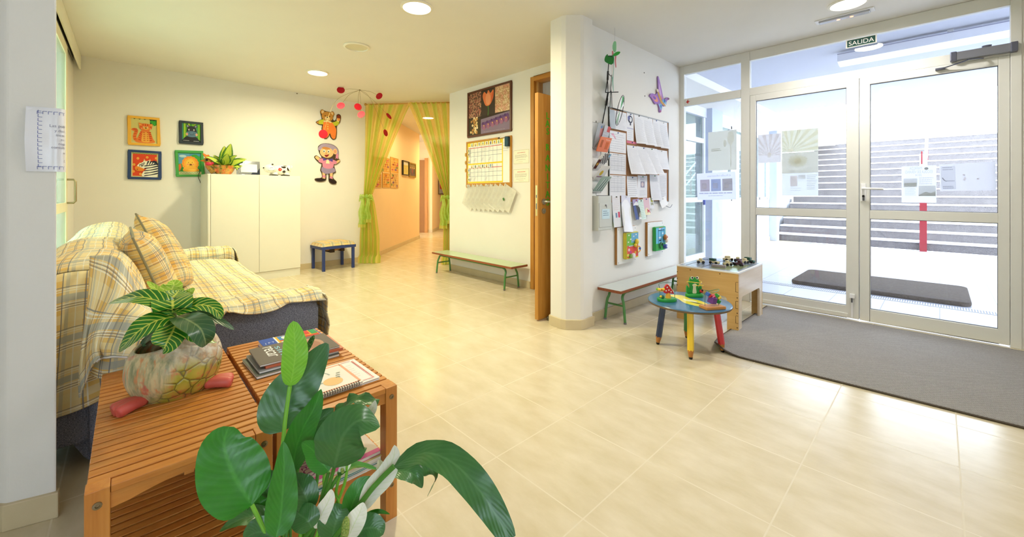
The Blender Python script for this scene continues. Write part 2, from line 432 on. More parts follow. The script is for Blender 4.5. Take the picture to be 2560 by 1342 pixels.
q = MB(); q.use(mat('#C63A32', .6)).prism(smooth([(-2.005, 2.185), (-1.992, 2.20), (-1.985, 2.215), (-1.978, 2.195), (-1.962, 2.192), (-1.978, 2.182), (-1.985, 2.165), (-1.994, 2.178)], 3), f0-.0008, f0+.002); q.build('red_mark', fr)
def door_leaf(name, x0, x1, gx0, gx1, label):
    b = MB(); b.use(ALU); y0, y1 = YE-.004, YE+.046
    b.box(x0, gx0, y0, y1, .012, 2.143).box(gx1, x1, y0, y1, .012, 2.143)
    b.box(gx0, gx1, y0, y1, .012, .118).box(gx0, gx1, y0, y1, .908, .982).box(gx0, gx1, y0, y1, 2.082, 2.143)
    d = struct(b.build(name, bevel=.003), label)
    for z0, z1 in ((.118, .908), (.982, 2.082)):
        b = MB(); b.use(GLASS).box(gx0, gx1, y0+.02, y0+.026, z0, z1); b.build('pane', d)
        b = MB(); b.use(RUB)                      # gasket
        for a in ((gx0, gx0+.004, z0, z1), (gx1-.004, gx1, z0, z1), (gx0, gx1, z0, z0+.004), (gx0, gx1, z1-.004, z1)): b.box(a[0], a[1], y0+.015, y0+.03, a[2], a[3])
        b.build('gasket', d)
    return d
d1 = door_leaf('door_1', -1.346, -.487, -1.293, -.573, 'white aluminium glazed entrance door, left leaf')
d2 = door_leaf('door_2', -.483, XJ-.004, -.415, .297, 'white aluminium glazed entrance door, right leaf with lever handle')
q = MB(); q.use(ALU).box(-.553, -.49, YE-.012, YE-.004, .02, 2.14); q.build('astragal', d1)
q = MB(); q.use(ALU).box(-1.34, -.56, YE-.018, YE-.004, .015, .055); q.build('door_sweep', d1, bevel=.006)
W_ = mat('#F2F2F2', .4, spec=.5)
q = MB(); q.use(W_).cbox(-.540, -.524, YE-.028, YE-.012, .02, .215, .004).cbox(-.548, -.512, YE-.034, YE-.012, .195, .235, .004); q.use(mat('#77777A', .3, .8)).cbox(-.538, -.526, YE-.040, YE-.03, .16, .20, .003); q.build('foot_bolt', d1)
q = MB(); q.use(W_).cbox(-.475, -.440, YE-.014, YE-.004, 1.06, 1.215, .005); q.tube([(-.458, YE-.012, 1.172), (-.458, YE-.055, 1.172), (-.45, YE-.06, 1.171), (-.325, YE-.06, 1.168)], .0095, 10)
q.use(mat('#6A6A6E', .3, .9)).cbox(-.463, -.449, YE-.020, YE-.013, 1.065, 1.10, .004).lathe([(.009, -.012), (.009, 0), (0, 0)], 12, (-.456, YE-.014, 1.105), 'y'); q.build('lever_handle', d2)
# door closer on the transom bar
t = thing('door_closer', 'grey metal door closer with folding arm above the right entrance door', 'door closer', (.22, YE-.004, 2.19))
GM = mat('#9A9CA8', .32, .75); GM2 = mat('#6E7080', .35, .7)
q = MB(); q.use(GM).cbox(-.155, .155, -.052, 0, -.03, .032, .006); q.use(GM2).cbox(-.165, -.13, -.056, 0, -.035, .036, .005).cbox(.13, .165, -.056, 0, -.035, .036, .005); q.build('closer_body', t)
q = MB(); q.use(GM2).lathe([(.022, .03), (.026, .045), (0, .045)], 16, (.02, -.028, 0)); q.build('pinion_cap', t)
q = MB(); q.use(GM2).tube([(0, -.03, -.045), (-.02, -.06, -.046), (-.075, -.085, -.048)], .009, 8, sq=.5).tube([(-.075, -.085, -.05), (-.13, -.06, -.062), (-.215, -.02, -.075)], .008, 8, sq=.5).cbox(-.245, -.19, -.03, 0, -.082, -.066, .003); q.build('folding_arm', t)
# SALIDA sign hung from the ceiling edge
t = thing('exit_sign', 'dark green sign reading SALIDA above the entrance doors', 'sign', (-.473, YE-.003, 2.468))
q = MB(); q.use(mat('#DCD9CB', .5)).box(-.103, .103, -.006, 0, -.036, .036); q.build('backing_plate', t)
q = MB(); a = Art(q, -.0062); a.rect(-.094, .094, -.030, .030, '#1F4A40'); a.text('SALIDA', 0, -.0185, .038, '#F4EEE6', wid=.168); q.build('lettering', t)
# green strip emergency light recessed in the ceiling
t = thing('emergency_light', 'recessed emergency light strip in the ceiling above the exit sign', 'ceiling light', (-.545, 4.37, CEIL))
q = MB(); q.use(mat('#E9E9EA', .35)).cbox(-.19, .19, -.05, .05, -.008, 0, .004); q.use(mat('#B9BCC6', .2)).cbox(-.165, .165, -.03, .03, -.022, -.006, .008); q.build('housing', t)
for xx in (-.035, .05): 
    q = MB(); q.use(mat('#FF7A50', .4, emit=6.)).lathe([(0, -.026), (.011, -.024), (.013, -.018)], 12, (xx, 0, 0)); q.build('indicator_lamp', t)
# ---------------------------------------------------------------- sliding glass door and valance on the left wall
q = MB(); q.use(mat('#EFE7C8', .45)); y0, y1 = YL+.003, YL+.032
q.box(-5.27, -5.17, y0, y1, .012, 2.43).box(SLX1-.08, SLX1, y0, y1, .012, 2.43).box(-5.17, SLX1-.08, y0, y1, .012, .11).box(-5.17, SLX1-.08, y0, y1, 2.34, 2.43).box(-5.17, SLX1-.08, y0, y1, .97, 1.05)
sd = struct(q.build('door_4', bevel=.003), 'sliding glass door in cream frame with chrome bow handle')
for z0, z1 in ((.11, .97), (1.05, 2.34)):
    q = MB(); q.use(GREENGL).box(-5.17, SLX1-.08, y0+.016, y0+.022, z0, z1); q.build('pane', sd)
hh = [(-5.215, y1, 1.25), (-5.215, y1+.04, 1.25), (-5.215, y1+.052, 1.235), (-5.215, y1+.052, 1.06), (-5.215, y1+.04, 1.045), (-5.215, y1, 1.045)]
q = MB(); q.use(mat('#A89A78', .3, .8)).tube(hh, .009, 10); q.build('bow_handle', sd)
q = MB(); q.use(mat('#F1EEDC', .5)).box(-6.265, -2.75, YL+.042, YL+.056, 2.455, CEIL-.002); q.use(mat('#8C8C84', .4, .6)).box(-6.1, -2.75, YL+.006, YL+.014, 2.50, CEIL-.002).box(-6.1, -2.75, YL+.024, YL+.031, 2.52, CEIL-.002)
struct(q.build('trim_1', bevel=.002), 'white valance covering the sliding door rail')
# ---------------------------------------------------------------- wooden doorway and open leaf
def wood_mat(name, a, b, sc, rough=.4, axis=2, coat=.0):
    g = N(name); o = g.tc(); s3 = [14, 14, 14]; s3[axis] = .9
    n = g.noise(g.scale(o, tuple(x*sc for x in s3)), 3., 6, .6); n2 = g.noise(g.scale(o, tuple(x*sc*3 for x in s3)), 6., 3)
    c = g.mix(g.ramp(n, [(.3, 0.), (.72, 1.)]), a, b); c = g.mix(g.math('MULTIPLY', n2, .35), c, tuple(x*.75 for x in lin(a)))
    g.base(c); g.rough(rough); g.bump(n2, .06, .002)
    if coat: g.p.inputs['Coat Weight'].default_value = coat
    return g.m
OAK = wood_mat('oak_door', '#B87828', '#D39A48', .8, .42); OAKX = wood_mat('oak_rail', '#B87828', '#D39A48', .8, .42, 0)
q = MB(); q.use(OAK).box(DX0, DX0+.055, YP-.018, YP+.14, 0, DZ).box(DX1-.055, DX1, YP-.018, YP+.14, 0, DZ).use(OAKX).box(DX0+.055, DX1-.055, YP-.018, YP+.14, DZ-.055, DZ).box(DX0+.055, DX1-.055, YP+.05, YP+.14, 2.035, 2.085)
dfm = struct(q.build('trim_2', bevel=.003), 'oak frame of the inner doorway')
q = MB(); q.use(mat('#D8B070', .45)).box(DX0+.055, DX0+.075, YP+.03, YP+.05, 0, DZ-.055); q.build('rebate', dfm)
q = MB(); q.use(GLASS).box(DX0+.055, DX1-.055, YP+.09, YP+.095, 2.085, DZ-.055); q.build('transom_pane', dfm)
LW = .845
q = MB(); q.use(OAK).box(-.04, 0, -LW, 0, .012, 2.02)
dl = struct(q.build('door_3', loc=(-2.425, YP-.01, 0), rot=R(1.0), bevel=.002), 'open oak door leaf with green letters LAS RANITAS')
BR = mat('#D9C58A', .3, .9); ST = mat('#B5B2A6', .3, .9)
q = MB(); q.use(BR).box(-.03, -.010, -LW-.0015, -LW+.004, .93, 1.20); q.use(RUB).box(-.026, -.014, -LW-.002, -LW, 1.09, 1.115).box(-.026, -.014, -LW-.002, -LW, .99, 1.04); q.build('lock_plate', dl)
q = MB(); q.use(ST).lathe([(0, .012), (.026, .012), (.027, 0)], 20, (0, -LW+.07, 1.055), 'x').lathe([(0, .01), (.024, .01), (.025, 0)], 20, (0, -LW+.07, .972), 'x').lathe([(0, .014), (.008, .014), (.008, 0)], 12, (0, -LW+.07, .972), 'x')
q.tube([(0, -LW+.07, 1.055), (.045, -LW+.07, 1.055), (.055, -LW+.08, 1.055), (.055, -LW+.19, 1.052)], .0095, 10); q.build('lever_handle', dl)
q = MB(); q.use(mat('#4CC02A', .45))
for ch, z in zip('LASRANITAS', [1.80, 1.73, 1.66, 1.515, 1.42, 1.33, 1.25, 1.175, 1.093, 1.020]):
    q.X = Matrix.Translation((.002, -LW+.128, z)) @ Matrix.Rotation(pi/2, 4, 'Z') @ Matrix.Rotation(RN.uniform(-.08, .08), 4, 'Y'); q.text(ch, 0, 0, .062, 0)
q.build('letters', dl, solid=.004)
q = MB(); q.use(mat('#6F6A5C', .4, .6)).lathe([(.016, 0), (.016, .028), (.012, .034), (0, .034)], 14); tag(q.build('door_stop', loc=(-2.375, 2.74, 0)), 'small steel door stop on the floor beside the oak door', 'door stop')
# ---------------------------------------------------------------- ceiling downlights
def downlight(x, y, label, on=True, power=34., col=(1, .80, .50), r=.105):
    t = thing('ceiling_downlight', label, 'ceiling light', (x, y, CEIL), 0, 'round recessed downlights')
    q = MB(); q.use(mat('#EFEBDC', .4)).lathe([(r+.022, -.001), (r+.022, -.008), (r+.004, -.014), (r, -.006), (r, -.0015)], 40); q.build('trim_ring', t)
    q = MB(); q.use(mat('#FFF3D8', .4, emit=14.) if on else mat('#D8D2B4', .35, spec=.5)).lathe([(0, -.006), (r*.5, -.0055), (r, -.003)] if on else [(0, -.003), (r*.6, -.002), (r, -.006)], 40); q.build('diffuser', t)
    if on:
        l = bpy.data.lights.new('lamp', 'AREA'); l.shape = 'DISK'; l.size = 2*r; l.energy = power; l.color = col; l.spread = R(170)
        o = bpy.data.objects.new('lamp', l); C.objects.link(o); o.parent = t; o.location = (0, 0, -.02)
    return t
WARM = (1, .90, .57); NEUT = (1, .93, .84)
downlight(-5.19, 1.70, 'lit downlight nearest the curtained corridor, above the cabinet side', col=WARM, power=34)
downlight(-4.01, 1.69, 'unlit downlight between the two lit ones in the ceiling', False)
downlight(-2.83, 1.68, 'lit downlight at the top edge of the photo left of the pier', col=WARM)
downlight(-.487, 4.10, 'lit downlight close to the entrance doors', col=(1, .975, .955), power=17)
downlight(-.47, 1.69, 'added unseen downlight overhead beside the viewpoint, brightening the foreground', col=(1, .98, .965), power=15)  # unseen lamp added to lift the brightness near the viewpoint
cx_, cy_ = c2w(-1.50, 7.92)
downlight(cx_, cy_, 'lit downlight in the corridor seen through the yellow curtain', col=(1, .76, .36), power=15)
cx_, cy_ = c2w(-1.30, 10.6)
downlight(cx_, cy_, 'added unseen downlight deep in the corridor behind the curtain', col=(1, .76, .36), power=36)  # lamp added out of sight to light the far corridor
# ================================================================ porch and stairs outside
q = MB(); q.use(PORCHM).plan([(-14, YE+.06), (9, YE+.06), (9, 11.5), (-14, 11.5)], -.13, -.01); struct(q.build('floor_porch'))
SOFF = mat('#CBCEDA', .7, var=.02)
q = MB(); q.use(SOFF).box(-2.76, 9, YE+.1, 9.42, 2.72, 2.95); struct(q.build('ceiling_porch'))
g = N('aggregate_concrete'); o_ = g.tc(); v_ = g.n('TexVoronoi', Scale=70.); g.l(o_, v_.inputs['Vector'])
n_ = g.noise(o_, 9., 6, .7); c_ = g.mix(g.ramp(n_, [(.35, 0.), (.7, 1.)]), '#5F595A', '#7A7371'); c_ = g.mix(g.ramp(v_.outputs['Distance'], [(.1, 1.), (.5, 0.)]), c_, '#8A8583'); g.base(g.mix(.35, c_, g.mix(g.noise(o_, 45., 4), '#3A3536', '#7E7875'))); g.rough(.8); g.bump(v_.outputs['Distance'], .5, .01); AGG = g.m
NOSE_LIT = mat('#E6E6E8', .6)  # white of the nosings, spread over whole treads as painted skylight
t = thing('outdoor_staircase', 'wide grey aggregate concrete staircase rising beyond the entrance doors', 'staircase', (-2.76, 11.47, 0))
NS, RI, TR_ = 15, .178, .33
for k in range(NS):
    q = MB(); inset = -.02 if k else 0
    q.use(AGG).box(.0+.07*min(k, 1), 11, k*TR_, NS*TR_+.4, k*RI, (k+1)*RI-.03); q.use(NOSE_LIT).box(.0+.07*min(k, 1), 11, k*TR_-.015, k*TR_+TR_+.02, (k+1)*RI-.03, (k+1)*RI); q.build('step', t)
t = thing('stair_handrail', 'red and white steel handrail post climbing the outdoor stairs', 'handrail', (-.22, 11.40, 0))
RED = mat('#8E1626', .45); WHT = mat('#F0F0F2', .5)
q = MB(); q.use(RED).box(-.05, .05, -.03, .03, -.01, .98); q.use(WHT).box(-.05, .05, -.03, .03, .98, 1.9); q.use(RED).box(-.03, -.01, -.035, .035, 1.70, 1.95); q.build('post', t)
sl_ = RI/TR_
for z in (.95, .6): 
    q = MB(); q.use(WHT).tube([(0, .0, z), (0, NS*TR_, z+NS*RI)], .022, 8); q.build('rail', t)
for k in (5, 10, 14):
    q = MB(); q.use(RED).tube([(0, k*TR_+.16, k*RI+.15), (0, k*TR_+.16, k*RI+1.02)], .02, 8); q.build('baluster', t)
q = MB(); q.use(mat('#C9CAD2', .5, .3)).box(-6.5, 3.5, 0, .14, -.012, -.006)
q.use(mat('#50505C', .8))
for k in range(230):
    x = -2.4+.0185*k
    for j in range(4): q.box(x, x+.009, .012+.032*j, .032+.032*j, -.0065, -.0055)
tag(q.build('drain_grate', loc=(0, 5.93, 0)), 'long white slotted drain grate crossing the porch floor', 'drain')
g = N('coir'); o_ = g.tc(); f_ = g.noise(o_, 75., 5, .8); f_ = g.ramp(f_, [(.35, 0.), (.65, 1.)]); g.base(g.mix(g.noise(o_, 14., 5, .7), g.mix(f_, '#4E4038', '#7E6C60'), g.mix(f_, '#5A4A42', '#8A786A'))); g.rough(.95); g.bump(f_, 1., .012); COIR = g.m
pts = []
for cx2, cy2, a0 in ((.13, 1.00, 0), (-1.20, 1.00, 90), (-1.20, .10, 180), (.13, .10, 270)):
    for k in range(6): a = R(a0+18*k); pts.append((cx2+.09*cos(a), cy2+.09*sin(a)))
q = MB(); q.use(COIR).plan(pts, 0, .045); tag(q.build('doormat', loc=(0, 6.12, -.008), bevel=.012), 'long brown coir doormat on the porch outside the doors', 'doormat')
# batten lamp under the porch ceiling
t = thing('batten_light', 'long white batten light fixed under the porch ceiling', 'ceiling light', (0, 5.80, 2.60))
q = MB(); q.use(mat('#E4E6F2', .5)).box(-.78, 2.2, 0, .13, 0, .075); q.use(mat('#8A8CA8', .6)).box(-.78, 2.2, -.004, .134, .075, .083); q.build('casing', t)
q = MB(); q.use(mat('#F6F8FF', .5, emit=.6)).prism([(-.77, -.04), (2.2, -.04), (2.2, 0), (-.78, 0)], .01, .12); q.build('diffuser', t)
q = MB(); q.use(WHT).box(.05, .09, .04, .09, .083, .12); q.build('hanger', t)
q = MB(); q.use(WHT).box(1.5, 1.54, .04, .09, .083, .12); q.build('hanger', t)
# glazed wing of the building along the left of the porch
XW = -2.78
WW = mat('#DCDFE6', .6, var=.02); WP = mat('#B4BDD2', .6, var=.02)
t = thing('building_wing', 'white glazed wing of the building along the left of the porch', 'building', (XW, 6.2, 0))
q = MB(); q.use(WW).box(-.12, 0, 1.75, 7.2, 0, .98).box(-.12, 0, -1.4, 7.2, 2.45, 2.95).box(-.12, 0, 3.3, 3.7, .98, 2.45).box(-.12, 0, -1.4, .0, 0, 2.45); q.build('wall', t)
q = MB(); q.use(WP).box(-.2, .09, 1.22, 1.72, 0, 2.72); q.build('pillar', t)
q = MB(); q.use(WP).cbox(.0, .16, 5.03, 5.23, 0, 2.72, .01); q.build('downpipe', t)
q = MB(); q.use(SKIRT).box(0, .015, 1.75, 5.3, 0, .10); q.build('skirting', t)
q = MB(); q.use(WHT)
for a in ((0, .07, 0, 2.45), (1.14, 1.22, 0, 2.45), (.07, 1.14, .98, 1.06), (.07, 1.14, 2.0, 2.08), (.07, 1.14, 0, .10)): q.box(-.08, -.02, a[0], a[1], a[2], a[3])
q.build('glass_door_frame', t)
for z0, z1 in ((.1, .98), (1.06, 2.0), (2.08, 2.45)):
    q = MB(); q.use(GREENGL).box(-.055, -.048, .07, 1.14, z0, z1); q.build('door_pane', t)
q = MB(); q.use(mat('#3B4A9A', .5)).box(-.02, .012, 1.10, 1.13, .93, 1.05); q.build('door_catch', t)
for y0, y1 in ((1.75, 3.3), (3.7, 5.0)):
    q = MB(); q.use(WHT)
    for a in ((y0, y0+.05, .98, 2.45), (y1-.05, y1, .98, 2.45), ((y0+y1)/2-.03, (y0+y1)/2+.03, .98, 2.45), (y0, y1, .98, 1.04), (y0, y1, 2.39, 2.45)): q.box(-.08, -.02, a[0], a[1], a[2], a[3])
    w_ = q.build('window', t)
    q = MB(); q.use(GREENGL).box(-.055, -.048, y0+.05, y1-.05, 1.04, 2.39); q.build('pane', w_)
q = MB(); q.use(WW).box(-1.9, -1.8, -1.1, 7.2, 0, 2.95).box(-1.9, 0, -1.1, 7.2, 2.95, 3.0); q.build('inner_wall', t)
q = MB(); q.use(WHT).cbox(0, .03, 4.55, 4.70, .30, .52, .006); tag(q.build('junction_box', loc=(XW, 6.2, 0)), 'small white junction box on the porch wall beside the stairs', 'junction box')
# ================================================================ sofa, plaid cover, cushions
g = N('grey_blue_upholstery'); o_ = g.tc(); f_ = g.noise(g.scale(o_, (1., 1., 2.2)), 210., 3, .7)
g.base(g.mix(g.ramp(f_, [(.38, 0.), (.66, 1.)]), '#4C5060', '#9C9FAC')); g.rough(.9); g.bump(f_, .6, .004); UPH = g.m
def plaid_mat(name, yel, pale, grey, dark, white, k=1., sat=1.):
    g = N(name); uv = g.sep(g.tc('UV'))
    def ph(c, per): return g.math('FRACT', g.math('DIVIDE', g.math('ADD', c, 50.), per))
    def band(p, a, b): return g.math('MULTIPLY', g.math('GREATER_THAN', p, a), g.math('LESS_THAN', p, b))
    def soft(f, amt): return g.math('MULTIPLY', f, amt)
    pu = ph(uv[0], .150*k); pv = ph(uv[1], .118*k)
    c = g.mix(soft(band(pv, .52, .98), .75), yel, pale)
    c = g.mix(soft(band(pu, .50, .72), .6), c, pale)
    c = g.mix(soft(band(pu, .04, .20), .8), c, grey); c = g.mix(soft(band(pv, .58, .66), .55), c, grey)
    for a, b in ((.235, .26), (.30, .318), (.36, .378), (.90, .925), (.955, .972)): c = g.mix(soft(band(pu, a, b), .8), c, white)
    for a, b in ((.08, .11), (.80, .825)): c = g.mix(soft(band(pv, a, b), .7), c, white)
    for a, b in ((.275, .292), (.335, .35), (.86, .88)): c = g.mix(soft(band(pu, a, b), .75), c, dark)
    for a, b in ((.0, .03), (.30, .325), (.345, .36), (.50, .525)): c = g.mix(soft(band(pv, a, b), .85), c, dark)
    n = g.noise(g.tc('UV'), 420., 2); c = g.mix(g.math('MULTIPLY', n, .16), c, '#FFFFFF')
    g.base(c); g.rough(.85); g.p.inputs['Sheen Weight'].default_value = .15; g.p.inputs['Specular IOR Level'].default_value = .2
    g.bump(g.noise(g.tc('UV'), 500., 2), .15, .002); return g.m
PLAID = plaid_mat('plaid_cotton', '#E4BC5C', '#EADCA6', '#AAB0A6', '#626A74', '#F2F1E2', 1.2)
PLAID2 = plaid_mat('plaid_cushion', '#DDA93E', '#E4CA7C', '#999C88', '#4C5664', '#EDE8CE', .95)
UNDER = mat('#EEEBE6', .85, var=.04)
X0, X1 = -5.22, -2.38
t = thing('sofa', 'dark grey upholstered sofa with rolled arms under a plaid cover', 'sofa', (0, 0, 0))
q = MB(); q.use(UPH).cbox(X0+.05, X1-.02, -.24, .74, .10, .40, .03); q.build('base', t)
q = MB()
prof = [(-.31, .40), (-.30, .68), (-.24, .79), (-.14, .815), (-.03, .775), (.03, .65), (.07, .42), (.05, .10), (-.10, .012), (-.165, .10), (-.26, .28)]
pts = smooth(prof, 4)
A = [q.use(UPH).v((X0+.02, y, z)) for y, z in pts]; Bv = [q.v((X1-.04, y, z)) for y, z in pts]; n_ = len(pts)
q.f(A); q.f(Bv[::-1])
for i in range(n_): q.f([A[i], Bv[i], Bv[(i+1) % n_], A[(i+1) % n_]], True)
o = q.build('backrest', t); bmesh_fix(o)
def arm(xa, xb):
    q = MB(); q.use(UPH); xs = [xa, xb]
    pts = [(-.12, .05), (-.09, .015), (.76, .015), (.785, .05), (.79, .49), (.77, .535), (.72, .548), (-.08, .548), (-.125, .50)]
    A = [q.v((xa, y, z)) for y, z in pts]; Bv = [q.v((xb, y, z)) for y, z in pts]; n_ = len(pts)
    q.f(A); q.f(Bv[::-1])
    for i in range(n_): q.f([A[i], Bv[i], Bv[(i+1) % n_], A[(i+1) % n_]])
    o = q.build('arm', t, bevel=.02); bmesh_fix(o); return o
arm(X1-.26, X1); arm(X0, X0+.26)
q = MB(); q.use(UPH).cbox(X0+.27, -3.80, .02, .78, .36, .455, .04); q.build('seat_cushion', t)
q = MB(); q.use(UPH).cbox(-3.79, X1-.27, .02, .78, .36, .455, .04); q.build('seat_cushion', t)

def wr(x, y, s=1.): return .006*s*(sin(7*x+3*y)+sin(13*y-5*x+1.)+sin(23*x+11*y+2.)*.6)
q = MB(); q.use(PLAID)
def uvgrid(fn, nu, nv, uvf):
    G = [[q.v(fn(i/nu, j/nv)) for j in range(nv+1)] for i in range(nu+1)]
    for i in range(nu):
        for j in range(nv):
            f = q.f([G[i][j], G[i+1][j], G[i+1][j+1], G[i][j+1]], True)
            if f:
                for lp, (a, b) in zip(f.loops, ((i, j), (i+1, j), (i+1, j+1), (i, j+1))): lp[q.uvl].uv = uvf(a/nu, b/nv)
# back: over the top, down to the seat
bp = smooth([(-.345, .36), (-.345, .62), (-.325, .76), (-.25, .838), (-.14, .860), (-.03, .832), (.045, .71), (.085, .56), (.105, .478)], 5, False)
L = [0]
for a, b in zip(bp, bp[1:]): L.append(L[-1]+sqrt((a[0]-b[0])**2+(a[1]-b[1])**2))
def bpt(s_):
    d = s_*L[-1]
    for k in range(len(L)-1):
        if d <= L[k+1]+1e-9:
            f = (d-L[k])/(L[k+1]-L[k]); return (bp[k][0]*(1-f)+bp[k+1][0]*f, bp[k][1]*(1-f)+bp[k+1][1]*f)
    return bp[-1]
XE = X1-.03
def fb(a, b):
    y, z = bpt(b); x = X0-.02+a*(XE-X0+.02)
    e = max(0, (a-.93)/.07)**2
    return (x, y+wr(x, z)*.6, z+wr(x, y)*.9-.05*e)
uvgrid(fb, 90, 46, lambda a, b: (a*2.84, b*L[-1]+.03))
# near end of the back: hangs with deep folds
def fe(a, b):
    y, z0 = bpt(.02+.80*a); z0 = z0-.05
    zb = .27+.03*sin(9*a); top = z0 if z0 > .5 else .5
    z = top-(top-zb)*b; y2 = y+(-.10+.16*a)*b*.4
    fold = .06*b**.6*(.5+.5*sin(2*pi*(a*2.1+.25*b)))**1.6+.014*sin(2*pi*(a*5.5+.5*b))*b; y2 += .022*sin(2*pi*(a*2.1+.25*b)+1.3)*b
    return (XE+.005+.05*min(1, b*6)**.7+fold+wr(y, z)*.6, y2, z)
uvgrid(fe, 70, 46, lambda a, b: (2.84+b*.62, .02+a*.98))
# seat sheet, rolled over the front
def fs(a, b):
    x = X0+.25+a*(X1-.26-(X0+.25)); y = .09+.73*b; e = max(0, (b-.93)/.07)
    z = .468+wr(x, y, .7)-.26*e+.012*sin(pi*min(1, b*1.05))
    return (x, .09+.73*min(b, .965)+.01*e, z)
uvgrid(fs, 60, 40, lambda a, b: (a*2.3, .4+b*.8))
# near arm: over the top and down the visible side, hem lifting towards the front
def fa(a, b):
    y = -.10+.905*a
    drop = .13 if a < .16 else max(.014, .13-.116*min(1, (a-.16)/.34))
    drop += .02*sin(21*a)*(a < .5)
    flare = .15 if a < .30 else max(0., .15*(1-(a-.3)/.22))
    flare *= .45+.55*min(1, a/.06)
    path = [(-2.685, .47), (-2.668, .535), (-2.62, .568), (-2.5, .574), (-2.40, .570), (-2.362, .548), (-2.350+flare*.5, .548-drop*.5), (-2.345+flare, .548-drop)]
    k = b*7; i = min(6, int(k)); f = k-i
    x = path[i][0]*(1-f)+path[i+1][0]*f; z = path[i][1]*(1-f)+path[i+1][1]*f
    e = max(0, (b-.75)/.25)
    return (x+e*(.022*sin(16*y)+.01*sin(37*y)), y+e*.012*sin(25*y), z+wr(x*2, y*2, .8)+e*.012*sin(19*y+1)+.018*(1-e)*max(0, .25-a)*4)
uvgrid(fa, 70, 42, lambda a, b: (.03+b*.62, a*.95))
# cloth over the arm front
def ff(a, b):
    x = -2.675+.325*a; z = .566-.30*b-.06*a*b
    return (x+.012*sin(9*b+2), .806+.028*min(1, b*4)+.012*sin(11*a)*b+.006*sin(17*b), z)
uvgrid(ff, 22, 22, lambda a, b: (a*.33, .95+b*.34))
# far arm
def fr_(a, b):
    y = -.08+.90*a; path = [(X0-.02, .36), (X0-.02, .52), (X0+.03, .568), (X0+.13, .576), (X0+.25, .566), (X0+.285, .52), (X0+.29, .47)]
    k = b*6; i = min(5, int(k)); f = k-i
    e = max(0, (a-.9)/.1)**2
    return (path[i][0]*(1-f)+path[i+1][0]*f+wr(y, b)*.5, y-.02*e, path[i][1]*(1-f)+path[i+1][1]*f+wr(y*3, b*2, .8)-.03*e)
uvgrid(fr_, 40, 36, lambda a, b: (.06+b*.6, a*.95))
def ff2(a, b):
    x = X0-.02+.31*a; return (x, .812+.02*min(1, b*4)+.008*sin(13*a)*b, .535+.02*sin(pi*a)-.36*b)
uvgrid(ff2, 16, 16, lambda a, b: (a*.33, .95+b*.34))
# swept piece between back and arm: gathered at the top corner, hem bellying out above the table
NET = [[(225, 640, 1.70), (285, 640, 1.69), (322, 668, 1.70), (352, 735, 1.74), (420, 762, 1.80)],
       [(222, 735, 1.60), (268, 730, 1.60), (318, 742, 1.62), (385, 778, 1.66), (480, 752, 1.80)],
       [(206, 860, 1.57), (236, 822, 1.55), (292, 800, 1.55), (388, 792, 1.58), (525, 757, 1.83)],
       [(198, 940, 1.56), (230, 872, 1.53), (272, 862, 1.51), (390, 850, 1.53), (550, 768, 1.84)],
       [(200, 992, 1.57), (238, 905, 1.53), (276, 889, 1.51), (392, 876, 1.53), (562, 780, 1.85)]]
def pxd(u, v, d): X, Z = (u-CX)/F*d, -(v-CY)/F*d; a_, b_ = c2w(X, d); return (a_, b_, CAM_H+Z)
rows_ = [smooth([pxd(*p) for p in r_], 12, False) for r_ in NET]; cols_ = [smooth([r_[k] for r_ in rows_], 10, False) for k in range(len(rows_[0]))]
nu_, nv_ = len(cols_)-1, len(cols_[0])-1
def fnet(a, b):
    p = cols_[min(nu_, round(a*nu_))][min(nv_, round(b*nv_))]; k_ = .012*sin(2*pi*(a*3.3+.25*b))*min(1, b*2)+.007*sin(2*pi*(a*8-.6*b))*b
    return (p[0]+k_*1.4, p[1], p[2]+k_*.35)
uvgrid(fnet, nu_, nv_, lambda a, b: (2.95+b*.40-.10*a, .30+a*.52+.06*b))
q.use(UNDER)
def fund(a, b):
    p = fnet(.27+.42*a, 1.); return (p[0]-.10*b, p[1], p[2]-.022*sin(pi*b*.6)-.004)
uvgrid(fund, 20, 6, lambda a, b: (a, b)); q.use(PLAID)
tag(q.build('sofa_cover', solid=.005), 'yellow and grey plaid cotton cover draped over the sofa', 'sofa cover')

def cushion(name, label, loc, rot, S=.25, T=.085):
    t = thing(name, label, 'cushion', loc, rot, 'plaid cushions on the sofa')
    q = MB(); q.use(PLAID2)
    def sh(a, b, sgn):
        x, z = a*2-1, b*2-1; e = (1-x**4)*(1-z**4)
        pin = 1-.10*(1-abs(x*z))*0-.07*(1-x*x)*(abs(z)**6)-.07*(1-z*z)*(abs(x)**6)
        return (x*S*pin, sgn*T*max(0, e)**.55*(1+.06*sin(9*x+5*z)), z*S*pin)
    for sgn in (1, -1):
        G = [[q.v(sh(i/20, j/20, sgn)) for j in range(21)] for i in range(21)]
        for i in range(20):
            for j in range(20):
                vs = [G[i][j], G[i+1][j], G[i+1][j+1], G[i][j+1]]; ab = [(i, j), (i+1, j), (i+1, j+1), (i, j+1)]
                if sgn > 0: vs.reverse(); ab.reverse()
                f = q.f(vs, True)
                for lp, (a, b) in zip(f.loops, ab): lp[q.uvl].uv = (a/20*.5+.03, b/20*.5+(0 if sgn > 0 else .23))
    q.build('cushion_cover', t)
    q = MB(); q.use(mat('#8E8A72', .8)); ring = []
    for k in range(80):
        s_ = k/80*4; e = int(s_); f = s_-e; x, z = ((-1+2*f, -1), (1, -1+2*f), (1-2*f, 1), (-1, 1-2*f))[e]
        p = sh((x+1)/2, (z+1)/2, 1); ring.append((p[0], 0, p[2]))
    q.tube(ring+[ring[0]], .0055, 6, False); q.build('piping', t)
    return t
cushion('plaid_cushion', 'plaid cushion leaning on the sofa back, nearest the planter', (-3.06, .095, .678), (R(19), R(3), R(1)), .25, .09)
